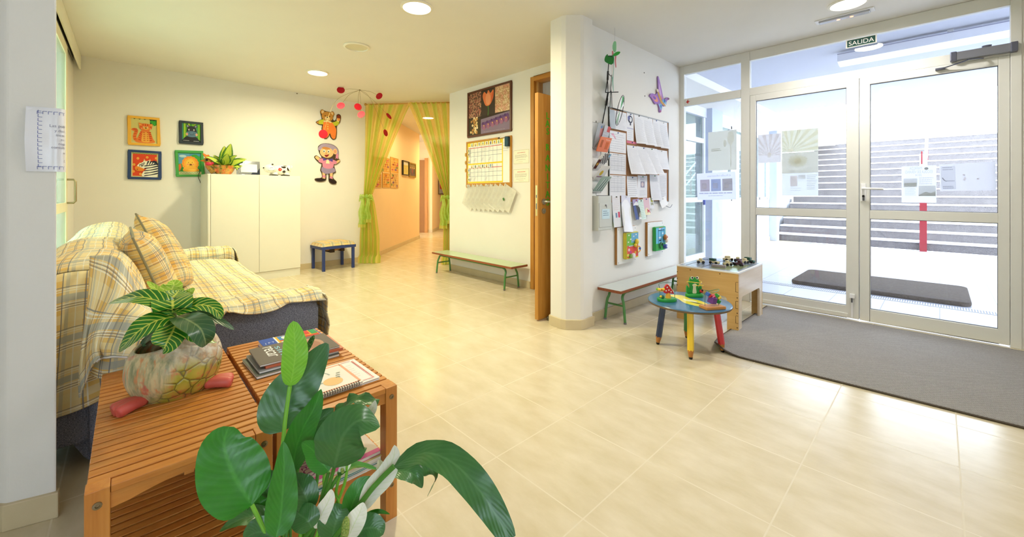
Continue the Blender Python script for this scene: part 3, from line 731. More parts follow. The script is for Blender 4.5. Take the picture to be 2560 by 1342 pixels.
cushion('plaid_cushion', 'plaid cushion behind the nearest one, its pointed corner highest', (-3.58, .185, .715), (R(24), R(-11), R(-12)), .265, .085)

# ================================================================ slatted tables
TEAK = wood_mat('oiled_slat_wood', '#BE7228', '#DC9848', 1.0, .38, 1, .1)
TEAKX = wood_mat('oiled_leg_wood', '#BE7228', '#DC9848', 1.0, .38, 2, .1)
TEAKS = wood_mat('oiled_side_wood', '#BE7228', '#DC9848', 1.0, .38, 0, .1)
TX0, TX1, TT = -2.115, -1.295, .460
def slat_table(label, y0, y1, front_arch):
    W = y1-y0; Ln = TX1-TX0
    t = thing('slatted_table', label, 'side table', (TX1, y0, 0), 0, 'slatted wooden tables')
    q = MB(); q.use(TEAK); n = 24; pit = (Ln-.0)/n
    for k in range(n):
        a = -Ln+k*pit; e0, e1 = (.043, W-.043) if k in (0, n-1) else (0.002, W-.002)
        if k in (0,): e0, e1 = .002, W-.002
        q.box(a+.003, a+pit-.005 if k < n-1 else 0, e0, e1, TT-.017, TT)
    q.build('tabletop', t, bevel=.002)
    q = MB(); q.use(TEAKS)
    for yy in (.012, W/2-.01, W-.032): q.box(-Ln+.02, -.02, yy, yy+.02, TT-.05, TT-.0175)
    q.build('batten', t)
    for px in (-.045, -Ln):
        for py in (0, W-.042):
            q = MB(); q.use(TEAKX).cbox(px, px+.045, py, py+.042, 0, TT-.0005 if px > -.1 else TT-.018, .002); l = q.build('leg', t)
            if px > -.1:
                for z in (.425, .120):
                    q = MB(); q.use(mat('#8A7A60', .3, .9)).lathe([(.0085, 0), (.0085, .002), (.004, .0025), (.0035, .0005), (0, .0005)], 12, (0, py+.021, z), 'x'); q.build('bolt', l)
    for px, nm in ((-.030, 'front_rail'), (-Ln+.006, 'rear_rail')):
        pts = [(.042, TT-.018), (.042, .405), (.07, .408)]+[(.07+(W-.14)*k/10, .408+.018*sin(pi*k/10)) for k in range(1, 10)]+[(W-.07, .408), (W-.042, .405), (W-.042, TT-.018)]
        q = MB(); q.use(TEAK); A = [q.v((px, y, z)) for y, z in pts]; Bv = [q.v((px+.024, y, z)) for y, z in pts]
        q.f(A); q.f(Bv[::-1])
        for i in range(len(pts)): q.f([A[i], Bv[i], Bv[(i+1) % len(pts)], A[(i+1) % len(pts)]])
        o = q.build(nm, t); bmesh_fix(o)
    q = MB(); q.use(TEAK)
    for k in range(1, n-1):
        a = -Ln+k*pit; q.box(a+.003, a+pit-.005, .004, W-.004, .168, .184)
    for yy in (.03, W-.05): q.box(-Ln+.03, -.03, yy, yy+.02, .14, .1675)
    q.build('shelf', t, bevel=.0015)
    q = MB(); q.use(TEAK).box(-.030, -.006, .043, W-.043, .10, .184); q.build('shelf_rail', t)
    q = MB(); q.use(TEAK).box(-Ln+.006, -Ln+.030, .043, W-.043, .10, .184); q.build('shelf_rail', t)
    return t
slat_table('slatted wooden table carrying the bird planter', -.072, .302, True)
slat_table('slatted wooden table carrying the magazines and notebooks', .312, .690, True)

# ================================================================ bird planter and croton
t = thing('bird_planter', 'ceramic bird shaped planter with scaly feathers and red feet on slatted table', 'planter', (-1.765, .118, TT), R(84))
g = N('painted_feathers'); o_ = g.tc(); n_ = g.noise(o_, 9., 6, .65); n2 = g.noise(o_, 34., 5, .7); xz = g.sep(o_)
jit = g.n('VectorMath', _operation='MULTIPLY_ADD'); nv = g.n('TexNoise', Scale=9.); g.l(o_, nv.inputs['Vector']); g.l(nv.outputs['Color'], jit.inputs[0]); jit.inputs[1].default_value = (.02, .02, .02); g.l(o_, jit.inputs[2])
v_ = g.n('TexVoronoi', Scale=25.); g.l(jit.outputs[0], v_.inputs['Vector']); v2 = g.n('TexVoronoi', Scale=25., _feature='DISTANCE_TO_EDGE'); g.l(jit.outputs[0], v2.inputs['Vector'])
st = g.noise(g.scale(o_, (55., 55., 9.)), 1., 4, .6)
cw_ = g.mix(g.ramp(v_.outputs['Distance'], [(.1, 1.), (.62, 0.)]), '#A9A23A', '#C7B04A'); cw_ = g.mix(g.ramp(n2, [(.5, 0.), (.62, .8)]), cw_, '#CE7A4A'); cw_ = g.mix(g.ramp(v2.outputs['Distance'], [(.0, .9), (.05, 0.)]), cw_, '#4E4A2C')
cs_ = g.mix(g.ramp(st, [(.35, 0.), (.6, 1.)]), '#8E9068', '#DCC896'); cs_ = g.mix(g.ramp(g.noise(g.scale(o_, (40., 40., 12.)), 1.3, 4), [(.56, 0.), (.66, .8)]), cs_, '#DE8A52')
wz = g.math('ADD', g.math('SUBTRACT', xz[0], g.math('MULTIPLY', xz[2], .55)), g.math('MULTIPLY', n_, .05)); mk = g.ramp(g.math('ADD', wz, .5), [(.45, 0.), (.49, 1.)])
c_ = g.mix(mk, cs_, cw_); up = g.math('ADD', g.math('ADD', xz[2], g.math('MULTIPLY', xz[0], .35)), g.math('MULTIPLY', n_, .09)); c_ = g.mix(g.ramp(up, [(.165, 0.), (.215, .92)]), c_, g.mix(g.ramp(n2, [(.4, 0.), (.6, 1.)]), '#E6DED2', '#C9AE90')); c_ = g.mix(g.ramp(g.noise(o_, 17., 3), [(.66, 0.), (.72, .7)]), c_, '#D2544A')
g.base(c_); g.rough(.4); hb = g.math('MULTIPLY', mk, g.ramp(v2.outputs['Distance'], [(.0, 0.), (.12, 1.)])); g.bump(g.math('ADD', hb, g.math('MULTIPLY', st, .35)), .55, .006); FEATH = g.m
q = MB(); q.use(FEATH)
NU, NV = 56, 34; rings = []; SH = (.127, .108, .122); CZ = .088
for j in range(NV+1):
    ph = -pi/2+pi*j/NV*.80; row = []
    for i in range(NU if j else 1):
        th_ = 2*pi*i/NU; p = Vector((cos(ph)*cos(th_), cos(ph)*sin(th_), sin(ph)))
        if p.z < -.70: p.z = -.70-(p.z+.70)*.1
        k_ = max(0, p.x); hi = max(0, p.z+.2)
        p.z += .34*k_**2*(p.z+.75)/1.5; zz_ = max(0, p.z); p.z += zz_*(.30*p.x+.16*p.y-.06); p.x -= .34*zz_**2; p.y -= .18*zz_**2
        y_ = p.y*(1-.16*k_)
        # raised wing on both flanks: teardrop with its tip at the tail
        wx, wzz = (p.x-.22)/.80, (p.z-.02-.28*p.x)/.62; wr_ = wx*wx+wzz*wzz
        lift = .10*max(0., 1-wr_**2.2) if wr_ < 1 else 0.
        if abs(th_ % pi-pi/2) < 1.35: y_ += (1 if p.y > 0 else -1)*lift*min(1, abs(p.y)*2)
        row.append(q.v((p.x*SH[0], y_*SH[1], CZ+p.z*SH[2])))
    rings.append(row)
for a, b in zip(rings, rings[1:]):
    for k in range(NU):
        k2 = (k+1) % NU
        if len(a) == 1: q.f([a[0], b[k2], b[k]], True)
        else: q.f([a[k], a[k2], b[k2], b[k]], True)
q.build('body', t, solid=.009)
q = MB(); q.use(mat('#3A2A20', .9, bump=.6, bscale=90, var=.3)).lathe([(0, .126), (.04, .128), (.062, .124)], 20, (-.042, -.012, 0)); q.build('soil', t)
g = N('red_glaze'); o_ = g.tc(); g.base(g.mix(g.noise(o_, 12., 4), '#D8443A', '#C86A5A')); g.rough(.45); FOOT = g.m
for fx, fy, ra in ((-.075, -.062, R(205)), (.085, -.045, R(-8))):
    q = MB(); q.use(FOOT)
    for da in (-.30, .02, .34):
        q.tube(smooth([(fx, fy, .018), (fx+.04*cos(ra+da), fy+.04*sin(ra+da), .020), (fx+.075*cos(ra+da*.8), fy+.075*sin(ra+da*.8), .014)], 4, False), [.017]*4+[.018]*4+[.013], 10, True)
    q.build('foot', t)
# leaf helper: a curved blade along control points
def leaf(mb, pts, wid, m, up=(0, 0, 1), fold=.15, nseg=16, na=8, prof=None, wave=0., tw=0.):
    P = smooth(pts, max(2, nseg//max(1, len(pts)-1)), False); n = len(P)-1; mb.use(m); rows = []
    for i, p in enumerate(P):
        p = Vector(p); t_ = (Vector(P[min(i+1, n)])-Vector(P[max(0, i-1)])).normalized(); s_ = i/n
        side = t_.cross(Vector(up)); side = side.normalized() if side.length > 1e-4 else Vector((1, 0, 0))
        nr = side.cross(t_).normalized()
        if tw: M_ = Matrix.Rotation(tw*s_, 3, t_); side, nr = M_ @ side, M_ @ nr
        wv = wid*(prof(s_) if prof else (sin(pi*min(1, s_**.8*1.0))**.75)*(1-.15*s_)) 
        row = []
        for k in range(na+1):
            c_ = k/na*2-1
            row.append(mb.v(p+side*c_*wv+nr*(abs(c_)*wv*fold+wave*wv*sin(9*s_*pi+2*c_)*abs(c_))))
        rows.append(row)
    for i in range(n):
        for k in range(na):
            f = mb.f([rows[i][k], rows[i][k+1], rows[i+1][k+1], rows[i+1][k]], True)
            if f:
                for lp, (a, b) in zip(f.loops, ((i, k), (i, k+1), (i+1, k+1), (i+1, k))): lp[mb.uvl].uv = (b/na, a/n)
    return mb
def leaf_mat(name, dark, lite, vein, nv=9., width=.14, veinamt=1., slant=1.2, rough=.35, edge=None, center=None, cw=.5, coat=.3, bumpst=.25):
    g = N(name); uv = g.sep(g.tc('UV')); a = g.math('ABSOLUTE', g.math('SUBTRACT', g.math('MULTIPLY', uv[0], 2.), 1.))
    nz = g.noise(g.tc('Object'), 22., 5, .6); w_ = g.math('MULTIPLY', g.math('SUBTRACT', nz, .5), .35)
    ph = g.math('FRACT', g.math('ADD', g.math('MULTIPLY', g.math('SUBTRACT', uv[1], g.math('MULTIPLY', a, .085*slant)), nv), w_))
    d = g.math('ABSOLUTE', g.math('SUBTRACT', ph, .5))
    v_ = g.ramp(d, [(max(0., width*.5), 1.), (width, 0.)])
    c = g.mix(nz, dark, lite)
    if center: c = g.mix(g.ramp(g.math('ADD', a, w_), [(cw, 1.), (cw+.22, 0.)]), c, center)
    c = g.mix(g.math('MULTIPLY', v_, veinamt), c, vein)
    mid = g.ramp(a, [(.03, 1.), (.09, 0.)]); c = g.mix(g.math('MULTIPLY', mid, .8 if veinamt > .5 else .45), c, vein)
    if edge: c = g.mix(g.ramp(a, [(.86, 0.), (.97, 1.)]), c, edge)
    g.base(c); g.rough(rough); g.p.inputs['Coat Weight'].default_value = coat; g.p.inputs['Coat Roughness'].default_value = .25
    g.p.inputs['Subsurface Weight'].default_value = .0
    g.bump(d, bumpst, .004); return g.m
CROT = leaf_mat('croton_leaf', '#155A12', '#2F8A1C', '#D3DA58', 10., .13, .95, 2.6, .3)
CROT2 = leaf_mat('croton_young_leaf', '#8FBF2A', '#B8DC4A', '#E2EE7A', 9., .18, .6, 1.5, .35)
CROT3 = leaf_mat('croton_old_leaf', '#1F4E2C', '#3C6438', '#A9B87A', 9., .05, .3, 2.4, .35)
t = thing('croton_plant', 'yellow veined croton growing in the bird planter', 'potted plant', (-1.775, .115, TT+.125), 0)
q = MB(); q.use(mat('#6E7A3A', .6)); q.tube([(0, 0, -.01), (.004, 0, .08), (0, 0, .19)], [.009, .008, .006], 8); q.build('stem', t)
def pw(u, v, d): X, Z = (u-CX)/F*d, -(v-CY)/F*d; a, b = c2w(X, d); return Vector((a, b, CAM_H+Z))
ct = Vector(t.location); D0 = 1.36
def clf(pts, w_, m, nm='leaf', up=None, fold=.18, **k):
    q = MB(); ps = [pw(u, v, D0+d)-ct for u, v, d in pts]
    vw = (Vector((0, 0, CAM_H))-pw(*pts[len(pts)//2][:2], D0)).normalized()
    leaf(q, ps, w_, m, up or (vw*.75+Vector((0, 0, 1))*.9), fold, 18, 8, **k); q.build(nm, t)
pr1 = lambda s_: (sin(pi*s_**.75)**.6)*(1-.2*s_)+.02
for pts, w_, m in (
    (((438, 782, 0), (400, 755, -.02), (350, 742, -.03), (310, 748, -.03), (272, 758, -.02)), .036, CROT),
    (((440, 792, 0), (395, 800, -.05), (350, 825, -.09), (318, 855, -.10), (297, 878, -.10)), .040, CROT),
    (((442, 800, 0), (432, 828, -.08), (420, 850, -.12), (412, 868, -.13), (407, 876, -.13)), .046, CROT),
    (((443, 790, 0), (470, 800, -.07), (500, 820, -.09), (512, 848, -.09), (514, 864, -.08)), .042, CROT3),
    (((443, 786, 0), (480, 775, 0), (520, 790, .02), (560, 808, .03), (585, 824, .04)), .018, CROT3),
    (((440, 782, 0), (470, 768, .01), (510, 762, .02), (540, 775, .02), (552, 798, .01)), .033, CROT),
    (((432, 784, 0), (432, 765, -.02), (432, 745, .02), (440, 735, .06), (448, 725, .09)), .058, CROT),
    (((430, 775, 0), (425, 745, .07), (430, 722, .10), (435, 712, .11), (430, 700, .12)), .040, CROT2),
    (((425, 770, 0), (405, 738, .06), (390, 722, .08), (368, 703, .09)), .018, CROT2),
    (((455, 765, 0), (462, 742, .08), (475, 730, .10), (487, 720, .11)), .020, CROT2),
    (((440, 800, 0), (410, 812, .0), (380, 835, -.02), (362, 855, -.02), (358, 866, -.02)), .022, CROT3),
    (((450, 800, 0), (475, 830, -.02), (490, 845, -.03), (530, 850, -.02), (536, 858, 0)), .022, CROT)):
    clf(pts, w_, m, prof=pr1)

# ================================================================ things on the magazine table
PAPER = mat('#F4F2EC', .6, var=.03)
def book(name, label, cat, corner, L_, W_, T_, rz, cover, pages=PAPER, art=None, spiral=None, group=None):
    t = thing(name, label, cat, corner, rz, group)
    q = MB(); q.use(pages).box(.002, L_-.002, .002, W_-.002, .001, T_-.001); q.build('pages', t)
    q = MB(); q.use(cover).box(0, L_, 0, W_, T_-.001, T_).box(0, L_, 0, W_, 0, .001)
    if art:                                   # painted layers on the top face
        ms = q.X.copy(); q.X = Matrix.Translation((0, 0, T_)) @ Matrix.Rotation(-pi/2, 4, 'X') @ Matrix.Identity(4)
        q.X = Matrix(((1, 0, 0, 0), (0, 0, 1, 0), (0, -1, 0, T_), (0, 0, 0, 1)))   # art (x, y, z) -> (x, z, T - y)
        a = Art(q, 0); art(a, L_, W_); q.X = ms
    q.build('cover', t)
    if spiral:
        q = MB(); q.use(spiral[0])
        for k in range(int(L_/spiral[2])-1):
            x = spiral[2]*(k+.9); q.tube([(x+.001*0, .006+.0075*sin(a_), T_/2+(T_/2+.003)*cos(a_)) for a_ in [2*pi*j/10 for j in range(11)]] if spiral[1] == 0 else
                                         [(x, W_-.006-.0075*sin(a_), T_/2+(T_/2+.003)*cos(a_)) for a_ in [2*pi*j/10 for j in range(11)]], .0011, 5, False)
        q.build('spiral_binding', t)
    return t
# local x runs +y of the room on the table (rotate 90), local y runs -x
def art_blue(a, L, W):
    a.rect(0, L, 0, W, '#2F55B0'); a.rect(L*.26, L*.98, W*.06, W*.98, '#F0B428'); a.rect(L*.24, L*.265, 0, W, '#F4F4F4')
    for x0, x1, z0, z1, c in ((.30, .45, .5, .95, '#3A86C8'), (.36, .62, .25, .55, '#E2702E'), (.50, .66, .5, .97, '#2B3566'), (.66, .84, .55, .97, '#D23A2E'), (.70, .97, .1, .45, '#C63A2A'), (.86, .97, .5, .96, '#2B9A58'), (.30, .42, .1, .4, '#E8E0C8')):
        a.rect(L*x0, L*x1, W*z0, W*z1, c)
    a.ell(L*.40, W*.72, L*.05, W*.14, '#F4F0E0'); a.ell(L*.55, W*.38, L*.05, W*.1, '#7A1F24'); a.line([(L*.3, W*.5), (L*.45, W*.36), (L*.6, W*.5), (L*.8, W*.42)], .01, '#E85A30')
    for k in range(6): a.rect(L*(.52+.022*k), L*(.53+.022*k), W*.58, W*.92, '#F2F2F2')
    for k, c in enumerate('JFT'): a.text(c, L*(.06+.06*k), W*.42, .016, '#C9D6F4')
book('spiral_desk_calendar', 'blue and orange spiral desk calendar at the back of the slatted table', 'calendar', (-1.905, .418, TT+.0005), .235, .135, .022, R(90), mat('#2F55B0', .35, spec=.5), art=art_blue, spiral=(mat('#D8D8D8', .3, .8), 0, .0125))
def art_mag(c1, c2, title, sub=None, c3='#FFFFFF'):
    def f(a, L, W):
        a.rect(0, L, 0, W, c1); a.ell(L*.62, W*.5, L*.26, W*.40, c2); a.ell(L*.70, W*.45, L*.13, W*.24, '#A87860')
        ms = a.mb.X.copy(); a.mb.X = a.mb.X @ Matrix.Translation((L*.15, 0, W*.92)) @ Matrix.Rotation(pi/2, 4, 'Y')
        a.text(title, 0, 0, L*.17, c3, align='LEFT', wid=W*.62)
        if sub: a.mb.X = a.mb.X @ Matrix.Translation((0, 0, L*.135)); a.text(sub, W*.08, 0, L*.09, '#8FC8DC', align='LEFT', wid=W*.55)
        a.mb.X = ms
    return f
Z = TT+.0005
book('magazine', 'dark magazine at the bottom of the pile on the slatted table', 'magazine', (-1.672, .338, Z), .30, .212, .010, R(92), mat('#565A52', .3, spec=.5), art=lambda a, L, W: (a.rect(0, L, 0, W, '#666A60'), a.rect(L*.03, L*.97, W*.04, W*.96, '#45483F')), group='magazines piled on the slatted table')
book('magazine', 'thin grey magazine second from the bottom of the pile on the slatted table', 'magazine', (-1.690, .350, Z+.0105), .29, .205, .008, R(91), mat('#8C8E90', .3, spec=.5), group='magazines piled on the slatted table')
book('magazine', 'orange edged magazine in the middle of the pile on the slatted table', 'magazine', (-1.700, .372, Z+.019), .285, .20, .009, R(88), mat('#C46A48', .35), pages=mat('#D4795A', .6), group='magazines piled on the slatted table')
book('magazine', 'top magazine of the pile with large white title lettering', 'magazine', (-1.705, .355, Z+.0285), .29, .205, .007, R(89), mat('#6E665E', .3, spec=.5), art=art_mag('#6E665E', '#B89078', 'recar', 'sin'), group='magazines piled on the slatted table')
def art_nb(a, L, W):
    a.rect(0, L, 0, W, '#F2EEE4'); a.line([(L*.03, W*.06), (L*.97, W*.06), (L*.97, W*.94), (L*.03, W*.94), (L*.03, W*.06)], .009, '#F0B090')
    a.line([(L*.5+L*.2*cos(.3*k), W*.62+W*.24*sin(.3*k)) for k in range(18)], .006, '#AEB4AC'); a.line([(L*.25, W*.3), (L*.45, W*.42), (L*.62, W*.36), (L*.8, W*.44)], .006, '#AEB4AC')
    a.ell(L*.66, W*.34, L*.14, W*.16, '#F4C88C'); a.rect(L*.36, L*.46, W*.66, W*.70, '#D890C0'); a.rect(L*.38, L*.48, W*.58, W*.61, '#B4D08C')
    for k in range(3): a.rect(L*(.80-.03*k), L*(.86-.03*k), W*(.6-.08*k), W*(.63-.08*k), '#A0A498')
book('ring_notebook', 'white ring bound folder with red border under the open notebook', 'notebook', (-1.368, .362, Z), .302, .222, .008, R(91), mat('#F2F2EE', .3), art=lambda a, L, W: (a.rect(0, L, 0, W, '#EFEFEA'), [a.rect(L*.93, L*.955, W*(.08+.05*k), W*(.105+.05*k), '#E05A50') for k in range(17)], a.line([(L*.05, W*.06), (L*.95, W*.06)], .003, '#E88A80'), a.line([(L*.6, W*.94), (L*.93, W*.94)], .003, '#E88A80'), a.rows(L*.74, L*.88, W*.75, W*.25, 7, '#C8B8B0', RN)), group='notebooks on the slatted table')
book('ring_notebook', 'spiral notebook with pale orange printed cover, on top of the white folder', 'notebook', (-1.362, .372, Z+.0085), .228, .206, .008, R(91), mat('#F2EEE4', .35), art=art_nb, spiral=(mat('#4A4A48', .4, .6), 0, .0082), group='notebooks on the slatted table')
# pile on the lower shelf
zs = .1845
def art_guia(a, L, W):
    a.rect(0, L, 0, W, '#DCD2C4'); a.rect(0, L, W*.00, W*.10, '#D86AA0'); a.rect(L*.1, L*.55, W*.12, W*.95, '#CFC8BE'); a.ell(L*.68, W*.62, L*.2, W*.2, '#A08460'); a.ell(L*.8, W*.4, L*.12, W*.14, '#E8DCC8'); a.rect(L*.6, L*.98, W*.70, W*.95, '#EDE6DC')
    ms = a.mb.X.copy(); a.mb.X = a.mb.X @ Matrix.Translation((L*.17, 0, W*.88)) @ Matrix.Rotation(pi/2, 4, 'Y')
    a.text('GUIADECO', -.0, 0, .030, '#8A3A78', align='LEFT', wid=W*.72); a.mb.X = a.mb.X @ Matrix.Translation((0, 0, -.045)); a.text('2000', .05, 0, .026, '#A84A88', align='LEFT', wid=W*.36)
    a.mb.X = ms; a.ell(L*.32, W*.24, .014, .012, '#D8304A')
for k, (lab, T_, c, dx, ang, art) in enumerate((
    ('white catalogue at the bottom of the lower shelf pile', .010, '#EDEBE4', 0, 0, None), ('teal edged booklet low in the lower shelf pile', .006, '#4E9AA0', .004, 1.5, None),
    ('thick white magazine in the middle of the lower shelf pile', .014, '#F0ECE2', -.006, -1, None), ('yellow striped leaflet in the lower shelf pile', .004, '#E8D88A', .008, 2, None),
    ('decorating magazine with purple title on the lower shelf', .012, '#D86AA0', .0, 1, art_guia))):
    book('magazine', lab, 'magazine', (-1.325+dx, .365, zs), .282, .212, T_, R(90+ang), mat(c, .35, spec=.5), art=art, group='magazines on the lower shelf'); zs += T_+.0006
book('magazine', 'red and black magazine lying at the back of the lower shelf', 'magazine', (-1.56, .372, .1845), .28, .21, .03, R(92), mat('#B03028', .35), art=lambda a, L, W: (a.rect(0, L, 0, W, '#2E2A26'), a.rect(0, L, W*.82, W, '#D83A2E'), a.rect(0, L, W*.72, W*.80, '#ECECEC'), a.ell(L*.5, W*.5, .03, .03, '#C8B48A'), a.ell(L*.5, W*.5, .015, .015, '#2E2A26')), group='magazines on the lower shelf')

# ================================================================ peace lily in the foreground
LILY = leaf_mat('peace_lily_leaf', '#236B16', '#37901F', '#4FA336', 13., .25, .10, 3.2, .38, coat=.12, bumpst=.10)
LILYD = leaf_mat('peace_lily_dark_leaf', '#2A602C', '#467F3C', '#5C9254', 13., .25, .12, 3.2, .34, coat=.2, bumpst=.14)
LILYB = leaf_mat('peace_lily_young_leaf', '#6FBE22', '#8FD63C', '#A4E050', 16., .2, .3, 2.0, .33, coat=.3)
SPATH = leaf_mat('peace_lily_spathe', '#F0F0DC', '#F6F6EA', '#CBDC9A', 10., .1, .25, 2.0, .5, coat=.05, bumpst=.1)
t = thing('peace_lily', 'large peace lily with white flowers in front of the slatted tables', 'potted plant', (-1.02, .27, 0), 0)
lt = Vector(t.location)
POT = mat('#7A7274', .5)
q = MB(); q.use(POT).lathe([(0, 0), (.085, 0), (.115, .19), (.122, .19), (.122, .215), (.108, .215), (.104, .18), (0, .18)], 32); q.build('pot', t)
q = MB(); q.use(mat('#3A2A20', .9, bump=.6, bscale=90, var=.3)).lathe([(0, .186), (.10, .182), (.106, .178)], 24); q.build('soil', t)
STEM = mat('#4E8A2E', .45); STEML = mat('#7DBE3A', .45); STEMD = mat('#3A6A2A', .45)
def lil(pts, w_, m, stem=None, sm=STEM, nm='leaf', up=None, fold=.22, prof=None, wave=.05, tw=0., r=.0045):
    q = MB(); ps = [pw(*p)-lt for p in pts]
    vw = (Vector((0, 0, CAM_H))-pw(*pts[len(pts)//2])).normalized()
    leaf(q, ps, w_, m, up if up is not None else vw, fold, 22, 8, prof, wave, tw); o = q.build(nm, t)
    b0 = Vector((RN.uniform(-.03, .03), RN.uniform(-.03, .03), .18)); b1 = ps[0]
    sp = [b0, b0*.55+b1*.45+Vector((0, 0, .03)), b1] if not stem else [b0]+[pw(*p)-lt for p in stem]+[b1]
    q = MB(); q.use(sm).tube(smooth(sp, 6, False), r, 8); q.build('stalk', t)
    return o
wide = lambda s_: (sin(pi*(s_**.62))**.8)*(1.0)+.015
mid_ = lambda s_: 2.72*(max(0, s_)**.62)*(max(0, 1-s_)**.92)+.008
lil(((630, 1262, .93), (600, 1215, .93), (575, 1165, .94), (560, 1110, .95), (572, 1066, .97)), .061, LILY, prof=lambda s_: 2.35*(max(0, s_)**.42)*(max(0, 1-s_*.97)**.75)+.008, fold=.12, sm=STEML)
lil(((690, 1342, .86), (700, 1300, .87), (706, 1240, .88), (710, 1170, .89), (708, 1102, .90)), .032, LILY, prof=mid_, fold=.2, up=None)
lil(((710, 1078, 1.02), (706, 1035, 1.04), (730, 985, 1.06), (770, 930, 1.08), (818, 858, 1.10)), .060, LILYD, prof=lambda s_: 2.6*(max(0, s_)**.55)*(max(0, 1-s_*.985)**.85)+.008, stem=((700, 1290, .98), (702, 1180, 1.0)), fold=.10)
lil(((725, 965, 1.03), (732, 930, 1.03), (738, 885, 1.03), (736, 840, 1.03), (733, 802, 1.03)), .030, LILYB, prof=lambda s_: 2.5*(max(0, s_)**.62)*(max(0, 1-s_)**.72)+.006, stem=((702, 1280, .97), (703, 1180, .99), (712, 1060, 1.01)), sm=STEML, fold=.15, r=.005)
lil(((732, 1180, .98), (738, 1130, .99), (758, 1070, 1.0), (785, 1020, 1.01), (803, 972, 1.02)), .033, LILY, prof=mid_, stem=((710, 1290, .97), (725, 1230, .97)), fold=.25)
lil(((752, 1130, 1.02), (775, 1085, 1.03), (800, 1050, 1.05), (835, 1020, 1.07)), .030, LILYD, prof=mid_, fold=.2)
lil(((835, 1170, .93), (845, 1130, .92), (860, 1085, .92), (900, 1050, .93), (950, 1066, .95)), .060, LILYD, prof=lambda s_: 2.6*(max(0, s_)**.55)*(max(0, 1-s_)**.9)+.012, stem=((790, 1290, .95), (820, 1220, .94)), fold=-.12, tw=-.5)
lil(((822, 1178, .95), (800, 1150, .95), (782, 1125, .96), (755, 1105, .97)), .026, LILY, prof=mid_, stem=((785, 1300, .95), (808, 1230, .95)), fold=.15)
lil(((845, 1190, .96), (870, 1170, .98), (905, 1165, 1.0), (955, 1178, 1.02)), .016, LILY, prof=mid_, stem=((795, 1300, .95), (825, 1225, .95)), up=(0, 0, 1), fold=.3)
# long drooping leaf
lil(((985, 1165, .95), (1060, 1132, .93), (1130, 1155, .90), (1190, 1215, .87), (1235, 1280, .85), (1275, 1350, .83)), .031, LILYD, prof=lambda s_: 2.2*(max(0, s_)**.5)*(max(0, 1-s_*.93)**.6)+.006, stem=((900, 1260, .93), (945, 1205, .94)), up=(.15, -.55, .85), fold=.16, wave=.12, r=.006)
lil(((975, 1180, 1.0), (1010, 1178, 1.0), (1040, 1190, 1.0), (1055, 1220, 1.0)), .024, LILYD, prof=mid_, up=(0, -.5, .8), stem=((880, 1270, .96), (940, 1205, .98)))
lil(((1010, 1165, 1.03), (1045, 1158, 1.03), (1075, 1170, 1.03), (1088, 1200, 1.03), (1068, 1242, 1.03)), .022, LILYD, prof=mid_, up=(0, -.5, .8), tw=.8, stem=((880, 1270, .98), (950, 1200, 1.0)))
lil(((870, 1290, .95), (885, 1250, .95), (905, 1215, .96), (940, 1196, .97)), .026, LILY, prof=mid_, fold=.2)
lil(((830, 1345, .93), (838, 1310, .93), (850, 1280, .94), (860, 1262, .95)), .040, LILYD, prof=mid_)
lil(((890, 1345, .93), (910, 1322, .93), (940, 1320, .93), (958, 1336, .93)), .03, LILYD, prof=mid_)
lil(((775, 1275, .93), (762, 1235, .93), (745, 1205, .94), (738, 1182, .95)), .030, LILYD, prof=mid_, fold=.2)
lil(((780, 1320, .90), (768, 1300, .90), (748, 1285, .91), (735, 1272, .92)), .028, LILYD, prof=mid_)
lil(((680, 1305, .97), (640, 1290, .96), (595, 1300, .95), (548, 1328, .94)), .026, LILYD, prof=mid_, up=(0, -.4, .9), sm=STEML)
lil(((660, 1255, 1.02), (672, 1235, 1.02), (672, 1200, 1.03), (660, 1175, 1.03)), .03, LILYD, prof=mid_)
lil(((675, 1270, 1.0), (655, 1265, .99), (648, 1250, .99), (650, 1236, .99)), .03, LILY, prof=mid_)
lil(((690, 1345, .92), (655, 1330, .92), (630, 1335, .92), (610, 1350, .92)), .03, LILYD, prof=mid_)
lil(((805, 1080, 1.06), (850, 1030, 1.09), (890, 1000, 1.1), (945, 1010, 1.1)), .022, LILYD, prof=lambda s_: (sin(pi*(min(1, s_*.9)**.8))**.7)+.15*s_, up=(0, -.4, .9), wave=.35, stem=((780, 1290, .98), (795, 1180, 1.02)))
lil(((895, 1300, .96), (925, 1284, .97), (950, 1278, .97), (975, 1285, .98)), .006, LILY, prof=mid_)
lil(((760, 1270, .98), (750, 1250, .98), (742, 1240, .98)), .016, LILYB, prof=mid_, sm=STEML)
lil(((775, 1278, .98), (768, 1255, .98), (765, 1240, .98)), .012, mat('#D8CE4A', .4), prof=mid_, sm=STEML)
